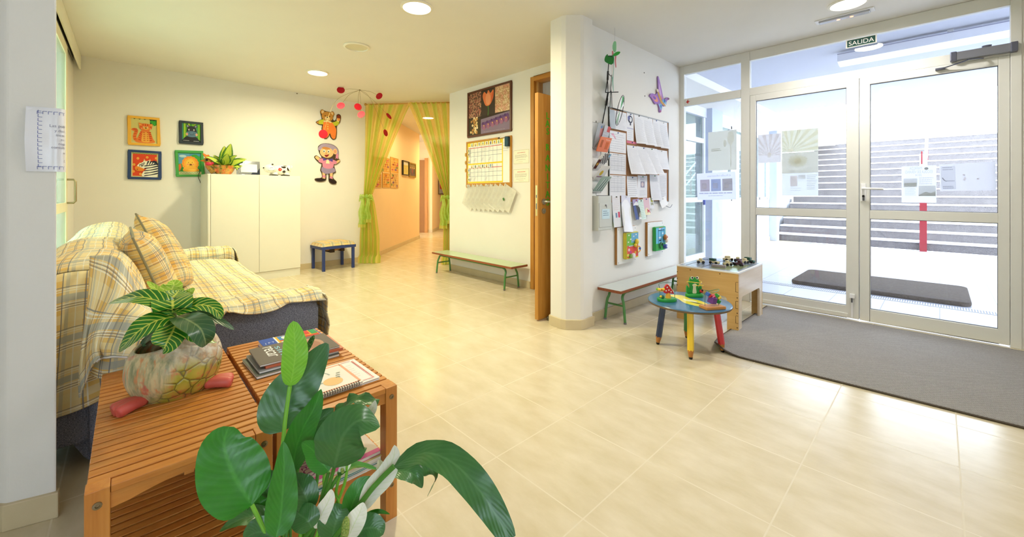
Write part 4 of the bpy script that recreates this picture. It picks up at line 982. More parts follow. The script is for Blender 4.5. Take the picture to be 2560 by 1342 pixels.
# white spathes with their spadices
for pts, w_, stem in ((((905, 1275, .95), (930, 1225, .95), (965, 1185, .96), (985, 1140, .97), (986, 1112, .97)), .024, ((860, 1330, .93), (885, 1300, .94))),
    (((798, 1320, .92), (802, 1290, .92), (822, 1250, .93), (828, 1222, .94)), .018, ((790, 1342, .92),)),
    (((870, 1345, .90), (885, 1310, .90), (900, 1280, .91), (908, 1255, .92)), .022, None),
    (((850, 1185, .97), (862, 1165, .97), (870, 1150, .98), (875, 1140, .98)), .012, ((835, 1290, .95), (840, 1230, .96))),
    (((818, 1130, 1.0), (805, 1105, 1.0), (803, 1080, 1.01), (808, 1065, 1.01)), .014, ((800, 1280, .95), (810, 1190, .98))),
    (((895, 1055, 1.02), (915, 1040, 1.02), (932, 1020, 1.02), (938, 1000, 1.02)), .014, ((850, 1240, .96), (870, 1130, .98))),
    (((950, 1190, 1.02), (952, 1175, 1.02), (950, 1160, 1.02), (946, 1148, 1.02)), .012, ((890, 1300, .97), (930, 1230, 1.0)))):
    lil(pts, w_, SPATH, stem=stem, sm=STEML, nm='spathe', prof=mid_, fold=.3, r=.0035)
g = N('spadix'); o_ = g.tc(); v_ = g.n('TexVoronoi', Scale=260.); g.l(o_, v_.inputs['Vector']); g.base(g.mix(v_.outputs['Distance'], '#B4C060', '#5E8A2A')); g.bump(v_.outputs['Distance'], .8, .003); SPX = g.m
for a, b, r in (((862, 1340, .88), (866, 1292, .885), .0085), ((858, 1182, .965), (854, 1170, .965), .004)):
    p0, p1 = pw(*a)-lt, pw(*b)-lt
    q = MB(); q.use(SPX).tube([p0+(p1-p0)*k/6 for k in range(7)], [r*.85, r, r, r, r*.95, r*.8, r*.3], 12); q.build('spadix', t)
# dry dark flower spike standing among the leaves behind
p0, p1 = pw(764, 880, 1.12)-lt, pw(785, 838, 1.13)-lt
g = N('dark_spike'); o_ = g.tc(); v_ = g.n('TexVoronoi', Scale=230.); g.l(o_, v_.inputs['Vector']); g.base(g.mix(v_.outputs['Distance'], '#2E5A20', '#5A8A3A')); g.bump(v_.outputs['Distance'], 1., .006); g.rough(.8)
q = MB(); q.use(g.m).tube([p0+(p1-p0)*k/6 for k in range(7)], [.005, .007, .0075, .0075, .007, .006, .002], 10); q.build('spadix', t)
q = MB(); q.use(STEM).tube(smooth([(0, 0, .18), pw(735, 1100, 1.04)-lt, p0], 6, False), .0035, 8); q.build('stalk', t)
# ================================================================ cabinet side of the room
CABM = mat('#EDEADB', .35, spec=.45, var=.015)
t = thing('cabinet', 'white two door cabinet against the back wall', 'cabinet', bw(1.047, 0, .003), BROT)
# local x along the wall, local -y into the room
D, Wd, Hc = .397, 1.055, 1.365
q = MB(); q.use(CABM).cbox(0, Wd, -D+.02, 0, .03, Hc, .003).box(.0, Wd, -D+.012, -.01, 0, .10); q.build('carcass', t)
q = MB(); q.use(CABM).cbox(.0, .03, -D, -D+.019, .10, Hc-.002, .008); q.build('edge_post', t)
for a, b in ((.032, .547), (.550, Wd)):
    q = MB(); q.use(CABM).cbox(a, b, -D, -D+.019, .105, Hc-.002, .002); q.build('door', t)
# stool
t = thing('footstool', 'low blue stool with plaid padded seat beside the cabinet', 'stool', bw(2.38, 0, .02), BROT)
BLU = mat('#2B3F7E', .45, spec=.5)
Ws, Ds = .52, .40
for x in (.02, Ws-.055):
    for y in (-.035, -Ds+.0):
        q = MB(); q.use(BLU).cbox(x, x+.036, y, y+.036, 0, .33, .002); q.build('leg', t)
q = MB(); q.use(BLU)
for a in ((0, Ws, -Ds-.005, -Ds+.015), (0, Ws, -.02, 0), (0, .02, -Ds+.015, -.02), (Ws-.02, Ws, -Ds+.015, -.02)): q.box(a[0], a[1], a[2], a[3], .315, .355)
q.build('seat_frame', t, bevel=.002)
q = MB(); q.use(PLAID2)
def pad(a, b):
    x, y = a*2-1, b*2-1; e = (1-x**8)*(1-y**8)
    return (Ws/2+x*(Ws/2-.002), -Ds/2-y*(Ds/2), .352+.058*max(0, e)**.4+.008*(1-x*x))
q.grid(pad, 24, 18, uvs=(.55, .42)); q.build('seat_pad', t)
q = MB(); q.use(mat('#B07A3A', .8)); q.grid(lambda a, b: (.06+.40*a, -Ds+.06+.26*b, .312-.05*sin(pi*a)*sin(pi*b)), 10, 8); q.use(mat('#3A2A20', .8)).box(.16, .22, -Ds+.06, -Ds+.3, .255, .30).box(.32, .37, -Ds+.06, -Ds+.3, .262, .30); q.build('webbing', t)
# ---------------------------------------------------------------- framed animal prints
def frame_thing(name, label, cat, s0, z0, W, H, fc, art, group=None, tilt=0., fw=.028, th=.022, mount=None, base=None, rough=.35):
    loc, rot = base if base else (bw(s0, z0, .001), BROT)
    t = thing(name, label, cat, loc, (0, tilt, rot), group)
    q = MB(); q.use(mat(fc, rough, spec=.5) if isinstance(fc, str) else fc)
    for a in ((0, W, 0, fw), (0, W, H-fw, H), (0, fw, fw, H-fw), (W-fw, W, fw, H-fw)): q.box(a[0], a[1], -th, 0, a[2], a[3])
    q.build('frame', t, bevel=.004)
    q = MB(); q.use(PAPER).box(fw-.002, W-fw+.002, -th*.5, -.001, fw-.002, H-fw+.002)
    a = Art(q, -th*.5); q.X = Matrix.Translation((fw, 0, fw)); art(a, W-2*fw, H-2*fw); q.X = Matrix(); q.build('print', t)
    return t
def sc(pts, W, H): return [(x*W, z*H) for x, z in pts]
def art_cat(a, W, H):
    a.rect(0, W, 0, H, '#D2C97E'); a.rect(0, W, 0, H*.03, '#E8E0A8'); O, S, Y = '#E9803A', '#CC4A22', '#F0B04C'
    for k in range(4): a.poly(sc([(.08+.2*k, 1), (.14+.2*k, .965), (.18+.2*k, 1)], W, H), '#2C4A2A')
    a.rect(W*.74, W, H*.78, H, '#2A3A2A'); a.poly(sc(smooth([(.72, .9), (.8, .97), (.9, .95), (1., .98), (.99, .8), (.9, .74), (.84, .8), (.76, .78), (.79, .86)], 3), W, H), '#3FA03A')
    tail = smooth([(.30, .08), (.16, .12), (.13, .28), (.18, .42), (.20, .52), (.12, .56), (.05, .50)], 6, False)
    a.line(sc(tail, W, H), .032, O)
    for k in range(3, len(tail)-2, 4): a.line(sc([(tail[k][0]-.05, tail[k][1]), (tail[k][0]+.05, tail[k][1]+.02)], W, H), .010, S)
    a.poly(sc(smooth([(.18, .03), (.26, .25), (.34, .44), (.44, .56), (.66, .56), (.76, .42), (.84, .2), (.88, .03)], 4), W, H), O)
    a.poly(sc(smooth([(.40, .06), (.42, .30), (.46, .45), (.62, .45), (.68, .30), (.70, .06)], 4), W, H), Y)
    for z in (.12, .2, .28, .36, .44):
        a.line(sc([(.24+z*.25, z+.02), (.36+z*.12, z)], W, H), .011, S); a.line(sc([(.70-z*.05, z), (.82-z*.12, z+.02)], W, H), .011, S)
        a.line(sc([(.46, z), (.54, z-.01)], W, H), .007, S); a.line(sc([(.60, z), (.66, z+.01)], W, H), .007, S)
    a.poly(sc([(.32, .60), (.29, .84), (.45, .80), (.66, .80), (.84, .82), (.80, .62), (.72, .54), (.42, .54)], W, H), O); a.poly(sc(smooth([(.31, .66), (.42, .80), (.68, .80), (.80, .66), (.70, .54), (.42, .54)], 4), W, H), O)
    a.poly(sc([(.325, .72), (.315, .80), (.40, .775)], W, H), Y); a.poly(sc([(.80, .71), (.81, .79), (.73, .77)], W, H), Y)
    for x in (.46, .55, .64): a.line(sc([(x, .80), (x, .72)], W, H), .009, S)
    for z in (.62, .68): a.line(sc([(.33, z), (.42, z)], W, H), .008, S); a.line(sc([(.72, z), (.80, z)], W, H), .008, S)
    a.ell(W*.57, H*.62, W*.12, H*.055, Y); a.ell(W*.49, H*.67, W*.025, H*.025, '#F6E8B0'); a.ell(W*.63, H*.67, W*.025, H*.025, '#F6E8B0'); a.ell(W*.49, H*.668, W*.01, H*.012, '#2A1A10'); a.ell(W*.63, H*.668, W*.01, H*.012, '#2A1A10')
    a.ell(W*.565, H*.63, W*.035, H*.02, '#3A2018'); a.ell(W*.40, H*.60, W*.03, H*.03, '#F09A70'); a.ell(W*.74, H*.60, W*.03, H*.03, '#F09A70')
def art_hippo(a, W, H):
    a.rect(0, W, 0, H, '#5FA02A')
    for k, c in enumerate(('#3E8A7A', '#A8C83A', '#4A9430', '#D0D850', '#3F8A3A', '#7DB83A', '#C4D048', '#4A9A6A', '#8CBE3E')): a.rect(W*k/9, W*(k+.6)/9, 0, H, c)
    G, D = '#34363F', '#2A2C34'
    a.poly(sc(smooth([(.02, .0), (.10, .18), (.25, .30), (.72, .30), (.88, .18), (.98, .0)], 4), W, H), D)
    for x in (.30, .74): a.ell(W*x, H*.86, W*.09, H*.085, G); a.ell(W*x, H*.86, W*.055, H*.055, '#8E93A4')
    a.poly(sc(smooth([(.26, .45), (.26, .66), (.36, .84), (.64, .86), (.78, .68), (.80, .45), (.70, .32), (.36, .32)], 4), W, H), G)
    a.poly(sc(smooth([(.22, .42), (.26, .54), (.52, .60), (.80, .54), (.84, .42), (.72, .30), (.52, .27), (.32, .30)], 4), W, H), '#5C7C94')
    a.ell(W*.40, H*.49, W*.02, H*.015, D); a.ell(W*.64, H*.49, W*.02, H*.015, D); a.line(sc([(.42, .42), (.52, .39), (.64, .42)], W, H), .004, D)
    for x in (.26, .79): a.ell(W*x, H*.42, W*.065, H*.075, '#D9A48C')
    for x in (.37, .64): a.ell(W*x, H*.665, W*.035, H*.045, '#F2F2E6'); a.ell(W*x, H*.66, W*.016, H*.02, '#101014')
    a.rows(W*.06, W*.38, H*.06, H*.06, 1, '#C8CCD4', RN, .005, 0); a.rows(W*.62, W*.92, H*.05, H*.05, 1, '#C8CCD4', RN, .005, 0)
def art_zebra(a, W, H):
    a.rect(0, W, 0, H, '#E4D69A'); a.rect(W*.05, W*.95, H*.04, H*.95, '#DA4A28')
    a.line(sc([(.02+.045*k, .955+.018*(k % 2)) for k in range(22)], W, H), .006, '#4A9A44')
    for x, z in ((.24, .76), (.58, .82), (.92, .80), (.10, .50), (.32, .54), (.08, .22), (.34, .12), (.96, .55)): a.ell(W*x, H*z, W*.05, H*.05, '#F0B44A'); a.ell(W*x, H*z, W*.022, H*.022, '#E88A4A')
    a.poly(sc(smooth([(.42, .02), (.44, .22), (.56, .34), (.44, .34), (.22, .42), (.26, .52), (.42, .62), (.46, .70), (.54, .66), (.66, .70), (.70, .64), (.86, .66), (.96, .56), (.97, .02)], 3), W, H), '#F2EEDC')
    K = '#252A3C'
    for z in (.06, .16, .26, .36, .46): a.poly(sc(smooth([(.48, z-.02), (.66, z+.01), (.97, z+.08), (.97, z+.13), (.70, z+.05), (.50, z+.02)], 3), W, H), K)
    for k in range(4): a.poly(sc([(.54+.09*k, .42+.03*k), (.60+.10*k, .68), (.66+.10*k, .66)], W, H), K)
    for k in range(3): a.poly(sc([(.28+.07*k, .38+.015*k), (.31+.07*k, .53+.035*k), (.35+.07*k, .53+.035*k)], W, H), K)
    a.poly(sc(smooth([(.74, .64), (.86, .70), (.97, .60), (.97, .50), (.86, .60)], 3), W, H), K)
    a.poly(sc(smooth([(.13, .38), (.20, .44), (.32, .40), (.46, .34), (.44, .26), (.30, .24), (.17, .27)], 4), W, H), '#E88A2E'); a.ell(W*.22, H*.31, W*.02, H*.02, '#7A3A18'); a.ell(W*.40, H*.46, W*.02, H*.022, '#101018')
    for x in (.47, .68): a.poly(sc([(x-.03, .66), (x, .76), (x+.04, .67)], W, H), '#F0C890')
def art_lion(a, W, H):
    a.rect(0, W, 0, H, '#E6D9A0'); a.rect(W*.0, W, H*.13, H, '#3F9E58'); a.rect(0, W*.55, H*.5, H*.96, '#5E9CC0'); a.rect(W*.5, W, H*.85, H*.96, '#4A90B4')
    a.ell(W*.2, H*.84, W*.16, H*.06, '#B8D4E0'); a.poly(sc(smooth([(.4, .5), (.55, .85), (.8, .92), (1., .7), (1., .3), (.5, .3)], 3), W, H), '#3FA044')
    a.poly(sc([(0, .15), (0, .45), (.10, .50), (.16, .2)], W, H), '#E2703A'); a.poly(sc([(.04, .15), (.16, .42), (.22, .15)], W, H), '#3A8A3A')
    a.line(sc([(.04+.06*k, .055+.025*(k % 2)) for k in range(16)], W, H), .006, '#4A9A74')
    mane = [(.52+(.36+.025*(k % 2))*cos(2*pi*k/30), .50+(.33+.025*(k % 2))*sin(2*pi*k/30)) for k in range(30)]
    a.poly(sc(mane, W, H), '#F09438'); a.poly(sc([(.52+(.27+.03*(k % 2))*cos(2*pi*k/24), .50+(.25+.03*(k % 2))*sin(2*pi*k/24)) for k in range(24)], W, H), '#F4AC3C')
    a.ell(W*.52, H*.50, W*.20, H*.20, '#F6C44C'); a.poly(sc(smooth([(.22, .15), (.24, .32), (.40, .38), (.66, .38), (.84, .28), (.86, .15)], 3), W, H), '#F2B244')
    a.ell(W*.62, H*.20, W*.24, H*.06, '#E89A36'); a.ell(W*.60, H*.205, W*.21, H*.045, '#F6C050')
    a.ell(W*.53, H*.46, W*.06, H*.03, '#7A3A22'); a.line(sc([(.46, .40), (.53, .42), (.60, .40)], W, H), .004, '#7A3A22')
    for x in (.44, .60): a.ell(W*x, H*.55, W*.014, H*.016, '#2A1A10')
    for x in (.40, .65): a.ell(W*x, H*.46, W*.05, H*.04, '#F0A060')
AG = 'framed animal prints on the back wall'
frame_thing('framed_print', 'yellow framed print of a striped orange cat', 'picture', .376, 1.683, .281, .336, '#F0B53A', art_cat, AG, R(-1.0))
frame_thing('framed_print', 'dark framed print of a grey hippo on green stripes', 'picture', .834, 1.738, .239, .284, '#23303E', art_hippo, AG)
frame_thing('framed_print', 'navy framed print of a zebra on orange', 'picture', .373, 1.292, .292, .338, '#223E72', art_zebra, AG, R(.5))
frame_thing('framed_print', 'green framed print of an orange lion', 'picture', .806, 1.330, .280, .325, '#46A24A', art_lion, AG, R(-2.2))
# ---------------------------------------------------------------- cut-out wall figures
def cutout(name, label, cat, s0, z0, base_pts, art, th=.014, grp=None):
    t = thing(name, label, cat, bw(s0, z0, .002), BROT, grp)
    q = MB(); q.use(mat('#4A3A26', .7)).prism(base_pts, -th, 0); a = Art(q, -th); art(a); q.build('panel', t); bmesh_fix(t.children[0]); return t
def bear(a):
    B, OR, G, CR = '#C48A3E', '#F4853A', '#C4C83A', '#EBCF9A'
    for x, z, p in ((.075, .405, 0), (.225, .40, 0)): a.ell(x, z, .032, .035, B); a.ell(x+(.004 if x < .1 else -.004), z, .02, .024, CR)
    a.poly(smooth([(-.0, .235), (.035, .275), (.10, .29), (.105, .225), (.055, .215), (.02, .215)], 4), G); a.ell(.005, .235, .02, .016, B)
    a.poly(smooth([(.22, .26), (.26, .275), (.325, .31), (.335, .27), (.30, .225), (.24, .215)], 4), G); a.ell(.318, .315, .025, .03, CR)
    a.poly(smooth([(.295, .345), (.30, .38), (.33, .395), (.355, .375), (.35, .34), (.32, .335)], 3), '#8A3A24'); a.poly([(.30, .345), (.352, .34), (.345, .30), (.308, .302)], '#EFA04A')
    a.poly(smooth([(.10, .27), (.20, .275), (.245, .235), (.285, .17), (.285, .09), (.27, .02), (.235, .01), (.21, .04), (.19, .09), (.16, .04), (.13, .012), (.10, .02), (.085, .08), (.075, .15), (.085, .22)], 4), OR)
    a.ell(.15, .345, .088, .075, B); a.ell(.15, .315, .04, .032, CR); a.ell(.15, .332, .012, .009, '#1E1410'); a.line([(.135, .305), (.15, .30), (.165, .305)], .004, '#5A3018')
    for x in (.115, .185): a.ell(x, .352, .007, .010, '#1E1410')
    a.poly(smooth([(.09, .272), (.15, .285), (.215, .27), (.20, .25), (.15, .262), (.10, .252)], 3), CR)
    for z in (.225, .19, .155): a.ell(.155, z, .012, .011, '#EFC060')
    a.line([(.085, .055), (.145, .045)], .003, '#C85A20'); a.line([(.205, .055), (.275, .05)], .003, '#C85A20')
bb = smooth([(-.02, .235), (.0, .258), (.05, .285), (.066, .30), (.058, .34), (.05, .37), (.043, .41), (.07, .445), (.105, .43), (.15, .425), (.20, .425), (.235, .44), (.262, .40), (.245, .36), (.24, .31), (.27, .30), (.295, .34), (.30, .39), (.33, .41), (.365, .38), (.35, .28), (.30, .215), (.30, .12), (.285, .02), (.24, -.005), (.20, .03), (.185, .07), (.165, .03), (.13, -.003), (.09, .01), (.075, .06), (.065, .15), (.072, .20), (.02, .205)], 3)
cutout('bear_cutout', 'painted wooden teddy bear cut-out hung above the smaller cut-out in purple', 'wall decoration', 2.490, 1.972, bb, bear)
def girl(a):                                  # a plain painted child figure in a purple beret, no known character
    SK, PU, PK, K = '#EDBE86', '#9A8AAC', '#D98AA8', '#2A1E20'
    for p in ([(.03, .385), (.06, .41), (.115, .36), (.10, .33)], [(.33, .33), (.40, .375), (.41, .35), (.34, .30)]): a.poly(smooth(p, 4), SK)
    a.poly(smooth([(.08, .33), (.10, .375), (.17, .37), (.17, .31), (.12, .31)], 3), PK); a.poly(smooth([(.29, .37), (.36, .345), (.355, .31), (.30, .30), (.27, .32)], 3), PK)
    for x in (.16, .275): a.poly([(x-.02, .06), (x+.02, .06), (x+.022, .17), (x-.022, .17)], SK)
    a.poly([(.14, .09), (.185, .085), (.185, .12), (.142, .125)], PK); a.poly([(.25, .075), (.295, .07), (.298, .105), (.255, .11)], PK)
    a.poly(smooth([(.04, .06), (.07, .075), (.17, .07), (.185, .05), (.12, .03), (.06, .035)], 3), K); a.poly(smooth([(.235, .06), (.27, .075), (.345, .03), (.345, .005), (.30, -.005), (.25, .03)], 3), K)
    a.poly(smooth([(.12, .20), (.15, .26), (.30, .25), (.34, .19), (.28, .16), (.20, .145), (.15, .16)], 3), PU)
    a.poly(smooth([(.14, .27), (.15, .35), (.22, .375), (.30, .35), (.31, .26), (.25, .225), (.17, .235)], 3), PK)
    a.poly(smooth([(.085, .50), (.08, .55), (.15, .605), (.27, .605), (.355, .565), (.39, .50), (.385, .41), (.35, .47), (.25, .50)], 4), '#A898B4'); a.ell(.205, .475, .105, .082, SK); a.ell(.335, .50, .032, .045, SK); a.ell(.335, .50, .018, .028, '#E09A7A')
    a.poly(smooth([(.13, .535), (.16, .56), (.22, .555), (.26, .535), (.20, .52)], 3), '#C88A4E')
    for x in (.165, .235): a.ell(x, .495, .018, .022, '#F6F2E6'); a.ell(x-.003, .490, .008, .013, K)
    a.poly(smooth([(.17, .435), (.205, .44), (.24, .45), (.22, .415), (.19, .405)], 3), '#8A2A28'); a.ell(.195, .462, .010, .008, '#C8784E')
    a.poly([(.215, .365), (.14, .395), (.15, .345)], '#5A4A9A'); a.poly([(.215, .365), (.30, .39), (.295, .335)], '#5A4A9A'); a.poly([(.20, .36), (.235, .36), (.25, .305), (.19, .305)], '#F0E4BC')
    a.poly([(.35, .47), (.385, .46), (.38, .38), (.36, .40), (.34, .38)], PK)
gb = smooth([(.02, .385), (.05, .42), (.11, .385), (.13, .40), (.10, .45), (.085, .50), (.08, .56), (.15, .61), (.27, .612), (.36, .57), (.395, .50), (.39, .40), (.415, .375), (.41, .34), (.36, .30), (.32, .28), (.35, .18), (.31, .15), (.305, .085), (.36, .03), (.345, -.01), (.29, -.012), (.24, .03), (.235, .14), (.20, .135), (.195, .05), (.12, .02), (.04, .035), (.035, .07), (.13, .085), (.13, .15), (.11, .20), (.13, .29), (.09, .31)], 3)
cutout('child_cutout', 'painted wooden child cut-out in purple beret and skirt, below the teddy bear', 'wall decoration', 2.425, 1.285, gb, girl)
# ---------------------------------------------------------------- on the cabinet top
CT = 1.366
t = thing('hen_planter', 'glossy painted hen shaped planter at the left end of the cabinet top', 'planter', bw(1.22, CT, .20), BROT)
g = N('hen_glaze'); o_ = g.tc(); n_ = g.noise(o_, 16., 5, .6); n2 = g.noise(o_, 30., 4, .6)
c_ = g.mix(g.ramp(n_, [(.35, 0.), (.6, 1.)]), '#8A6A1E', '#D8A23C'); c_ = g.mix(g.ramp(n2, [(.5, 0.), (.6, 1.)]), c_, '#D2662A'); c_ = g.mix(g.ramp(n2, [(.36, 1.), (.42, 0.)]), c_, '#4E5A20'); g.base(c_); g.rough(.2); g.p.inputs['Coat Weight'].default_value = .6; HEN = g.m
q = MB(); q.use(HEN).lathe([(0, 0), (.075, 0), (.105, .04), (.125, .085), (.128, .115), (.118, .112), (.10, .085), (0, .075)], 28, (.03, 0, 0))
for v in q.b.verts: v.co.y *= .75; v.co.z += .02*max(0, v.co.x)*4*v.co.z
q.build('bowl', t)
q = MB(); q.use(HEN).tube(smooth([(-.06, -.0, .05), (-.11, -.01, .10), (-.135, -.02, .16)], 5, False), [.06, .058, .055, .052, .05, .048, .046, .044, .042, .04, .036], 14).ell((-.14, -.02, .165), (.045, .038, .042)); q.build('head', t)
q = MB(); q.use(mat('#E8822E', .35)).prism(smooth([(-.16, .20), (-.19, .25), (-.165, .245), (-.15, .235), (-.13, .24), (-.115, .215), (-.10, .20), (-.10, .175), (-.13, .19)], 3), -.03, -.01).tube([(-.18, -.02, .165), (-.215, -.03, .158)], [.012, .002], 8); q.build('comb', t)
q = MB(); q.use(mat('#C8304A', .35)).ell((-.135, -.058, .125), (.035, .012, .022)).ell((-.10, -.056, .135), (.02, .012, .016)); q.build('wattle', t)
q = MB(); q.use(mat('#15120E', .2)).ell((-.155, -.056, .172), (.014, .006, .014)); q.build('eye', t)
DIEF = leaf_mat('dieffenbachia_leaf', '#2E6A1E', '#4A8A2A', '#C9DA7A', 8., .08, .2, 1.4, .35, edge='#2F6A1E', center='#C2D24A', cw=.55)
t = thing('dieffenbachia', 'variegated leafy plant growing in the hen planter on the cabinet', 'potted plant', bw(1.255, CT+.085, .20), BROT)
def lp(a, e, L, w_, droop=.3):                # azimuth (0 = right along the wall, -90 = to the room), elevation, length
    ps = []
    for k in range(6):
        s_ = k/5; el = e-droop*s_*s_
        if k == 0: p = Vector((.012*cos(a), .012*sin(a), .01)); ps.append(p)
        else: p = p+Vector((cos(a)*cos(el), sin(a)*cos(el), sin(el)))*L/5; ps.append(p)
    q = MB(); leaf(q, ps, w_*1.45, DIEF, (0, -1, .75) if sin(a) < .3 else (0, 0, 1), .14, 15, 6, mid_); q.build('leaf', t)
q = MB(); q.use(STEM)
for k in range(5): a = k*1.25; q.tube([(0, 0, -.01), (.01*cos(a), .01*sin(a), .06), (.03*cos(a), .03*sin(a), .12)], [.010, .008, .005], 8)
q.build('stem', t)
for a, e, L, w_, dr in ((R(-100), 1.45, .27, .042, .25), (R(-60), 1.30, .31, .042, .1), (R(-85), 1.05, .20, .04, .2), (R(-50), .95, .22, .036, .5), (R(-20), .62, .24, .038, .5), (R(-5), .75, .27, .026, .7), (R(8), .95, .24, .02, 1.1), (R(-160), .75, .24, .03, .6), (R(-175), .55, .20, .03, .5), (R(-130), .5, .17, .032, .5), (R(-30), .35, .17, .032, .9), (R(-75), .5, .15, .03, .5), (R(-10), .2, .19, .02, .2), (R(-15), .5, .16, .03, 1.7), (R(60), .9, .2, .035, .4), (R(120), .8, .2, .035, .4), (R(170), 1.1, .18, .03, .3), (R(-110), .8, .18, .034, .5)): lp(a, e, L, w_, dr)
t = thing('photo_frame', 'mirrored glass photo frame with blank white photo on the cabinet', 'photo frame', bw(1.385, CT, .22), (R(-6), 0, BROT-R(4)))
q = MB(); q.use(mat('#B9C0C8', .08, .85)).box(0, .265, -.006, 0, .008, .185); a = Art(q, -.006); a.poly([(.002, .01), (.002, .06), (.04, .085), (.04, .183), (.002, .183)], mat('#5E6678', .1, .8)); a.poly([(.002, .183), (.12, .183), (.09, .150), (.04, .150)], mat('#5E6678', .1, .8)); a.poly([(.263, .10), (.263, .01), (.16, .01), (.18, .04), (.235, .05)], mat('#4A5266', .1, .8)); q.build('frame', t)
q = MB(); q.use(mat('#FBFAF2', .5)).box(.05, .232, -.0085, -.0072, .038, .145); q.build('photo', t)
q = MB(); q.use(mat('#D8D8D0', .2, .6)).lathe([(0, .0), (.012, 0), (.012, .008), (0, .010)], 12, (.02, -.012, .0)).lathe([(0, .0), (.012, 0), (.012, .008), (0, .010)], 12, (.245, -.012, 0)).tube([(.02, -.008, .02), (.03, -.012, .04), (.02, -.012, .045)], .004, 6).box(.05, .09, -.03, -.005, 0, .008); q.build('foot', t)
# cow money box
t = thing('cow_figurine', 'white ceramic cow with black patches and red flower on the cabinet', 'figurine', bw(1.86, CT, .20), BROT)
WHC = mat('#F4F1E4', .18, spec=.5, coat=.5, var=.01); BLK = mat('#1E1A16', .2, spec=.5, coat=.4)
q = MB(); q.use(WHC).ell((.06, 0, .085), (.125, .075, .07)).ell((.15, 0, .105), (.035, .06, .055))
q.build('body', t)
for x, y in ((-.03, -.045), (-.03, .045), (.12, -.045), (.12, .045)):
    q = MB(); q.use(WHC).tube([(x, y, .05), (x, y, .015)], [.034, .036], 14).use(BLK).lathe([(0, .0), (.042, 0), (.044, .014), (.034, .022), (0, .022)], 18, (x-.006, y, 0)); q.build('leg', t)
q = MB(); q.use(WHC).ell((-.10, -.03, .10), (.068, .06, .055)).ell((-.085, -.055, .085), (.066, .05, .042)); q.build('head', t)
for x, z in ((-.165, .105), (-.06, .157)):
    q = MB(); q.use(WHC).ell((x, -.03, z), (.024, .016, .018), (0, .5, 0)).use(BLK).ell((x, -.042, z), (.013, .008, .011)); q.build('ear', t)
q = MB(); q.use(WHC).tube([(-.09, -.03, .145), (-.085, -.03, .165)], [.012, .004], 8).tube([(-.12, -.03, .140), (-.128, -.03, .158)], [.012, .004], 8); q.build('horn', t)
q = MB(); q.use(mat('#4A3A34', .4))
for x, z in ((-.10, .105), (-.085, .108)): q.ell((x, -.103, z), (.004, .003, .005))
q.tube(smooth([(-.135, -.095, .075), (-.09, -.108, .06), (-.045, -.092, .08)], 5, False), .0018, 6); q.build('face', t)
def cow_patch(cx2, cz, rx, rz, seed):
    q = MB(); q.use(BLK); r = random.Random(seed); n = 14; c0 = None
    def on(x, z):
        v = 1-((x-.06)/.125)**2-((z-.085)/.07)**2; return (x, -.0752*sqrt(max(.02, v))-.0015, z)
    ring = [on(cx2+rx*(1+r.uniform(-.3, .3))*cos(2*pi*k/n), cz+rz*(1+r.uniform(-.3, .3))*sin(2*pi*k/n)) for k in range(n)]
    c0 = q.v(on(cx2, cz)); vs = [q.v(p) for p in ring]
    for k in range(n): q.f([c0, vs[k], vs[(k+1) % n]], True)
    q.build('patch', t)
for a in ((.075, .122, .035, .014, 1), (.10, .146, .025, .006, 2), (.140, .10, .022, .028, 3), (.075, .062, .024, .016, 4)): cow_patch(*a)
q = MB(); q.use(mat('#D8382E', .3))
for k in range(6): q.ell((.022+.014*cos(k*pi/3), -.078, .090+.014*sin(k*pi/3)), (.010, .006, .010))
q.use(mat('#F0C8B0', .3)).ell((.022, -.084, .090), (.006, .004, .006)); q.build('flower', t)
q = MB(); q.use(WHC).tube(smooth([(.17, 0, .14), (.195, -.01, .145), (.19, -.02, .11)], 4, False), .007, 8); q.build('tail', t)
# cable behind the cabinet top
q = MB(); q.use(mat('#3A3026', .6)).tube(smooth([bw(1.03, 1.44, .02), bw(1.035, 1.40, .03), bw(1.02, 1.34, .03), bw(1.04, 1.28, .02), bw(1.045, 1.26, .01)], 5, False), .003, 6); tag(q.build('cable'), 'thin dark cable hanging behind the left edge of the cabinet', 'cable')
# ---------------------------------------------------------------- mobile of red discs hung from the ceiling
mx, my = c2w(-2.06, 5.78); MC = Vector((mx, my, 0)); RDISC = mat('#BE1C2C', .55, spec=.2); WIRE = mat('#7A6A40', .4, .7)
t = thing('hanging_mobile', 'mobile of red discs on arched wires hung from the ceiling', 'mobile', (mx, my, CEIL))
md = 5.78; hub = pw(899, 225, md)
q = MB(); q.use(WIRE).tube([hub-Vector(t.location), Vector((0, 0, 0))], .003, 6).lathe([(0, 0), (.008, .004), (.008, .012), (0, .016)], 10, tuple(hub-Vector(t.location)-Vector((0, 0, .008)))); q.build('hanger', t)
def disc(u, v, d, ru, nrm, via, sz=.043):
    c = pw(u, v, d)-Vector(t.location); h = hub-Vector(t.location); p1 = pw(*via)-Vector(t.location)
    q = MB(); q.use(WIRE).tube(smooth([h, p1, c], 8, False), .0016, 5, False); w_ = q.build('wire', t)
    n = Vector(nrm).normalized(); qd = MB(); qd.use(RDISC); qd.X = Matrix.Translation(c) @ n.to_track_quat('Z', 'Y').to_matrix().to_4x4()
    qd.lathe([(0, .0015), (sz, .0015), (sz, -.0015), (0, -.0015)], 28); qd.build('disc', t)
fw_ = Vector((SN, -CS, 0)); rt_ = Vector((CS, SN, 0)); upv = Vector((0, 0, 1))   # towards the room, right, up
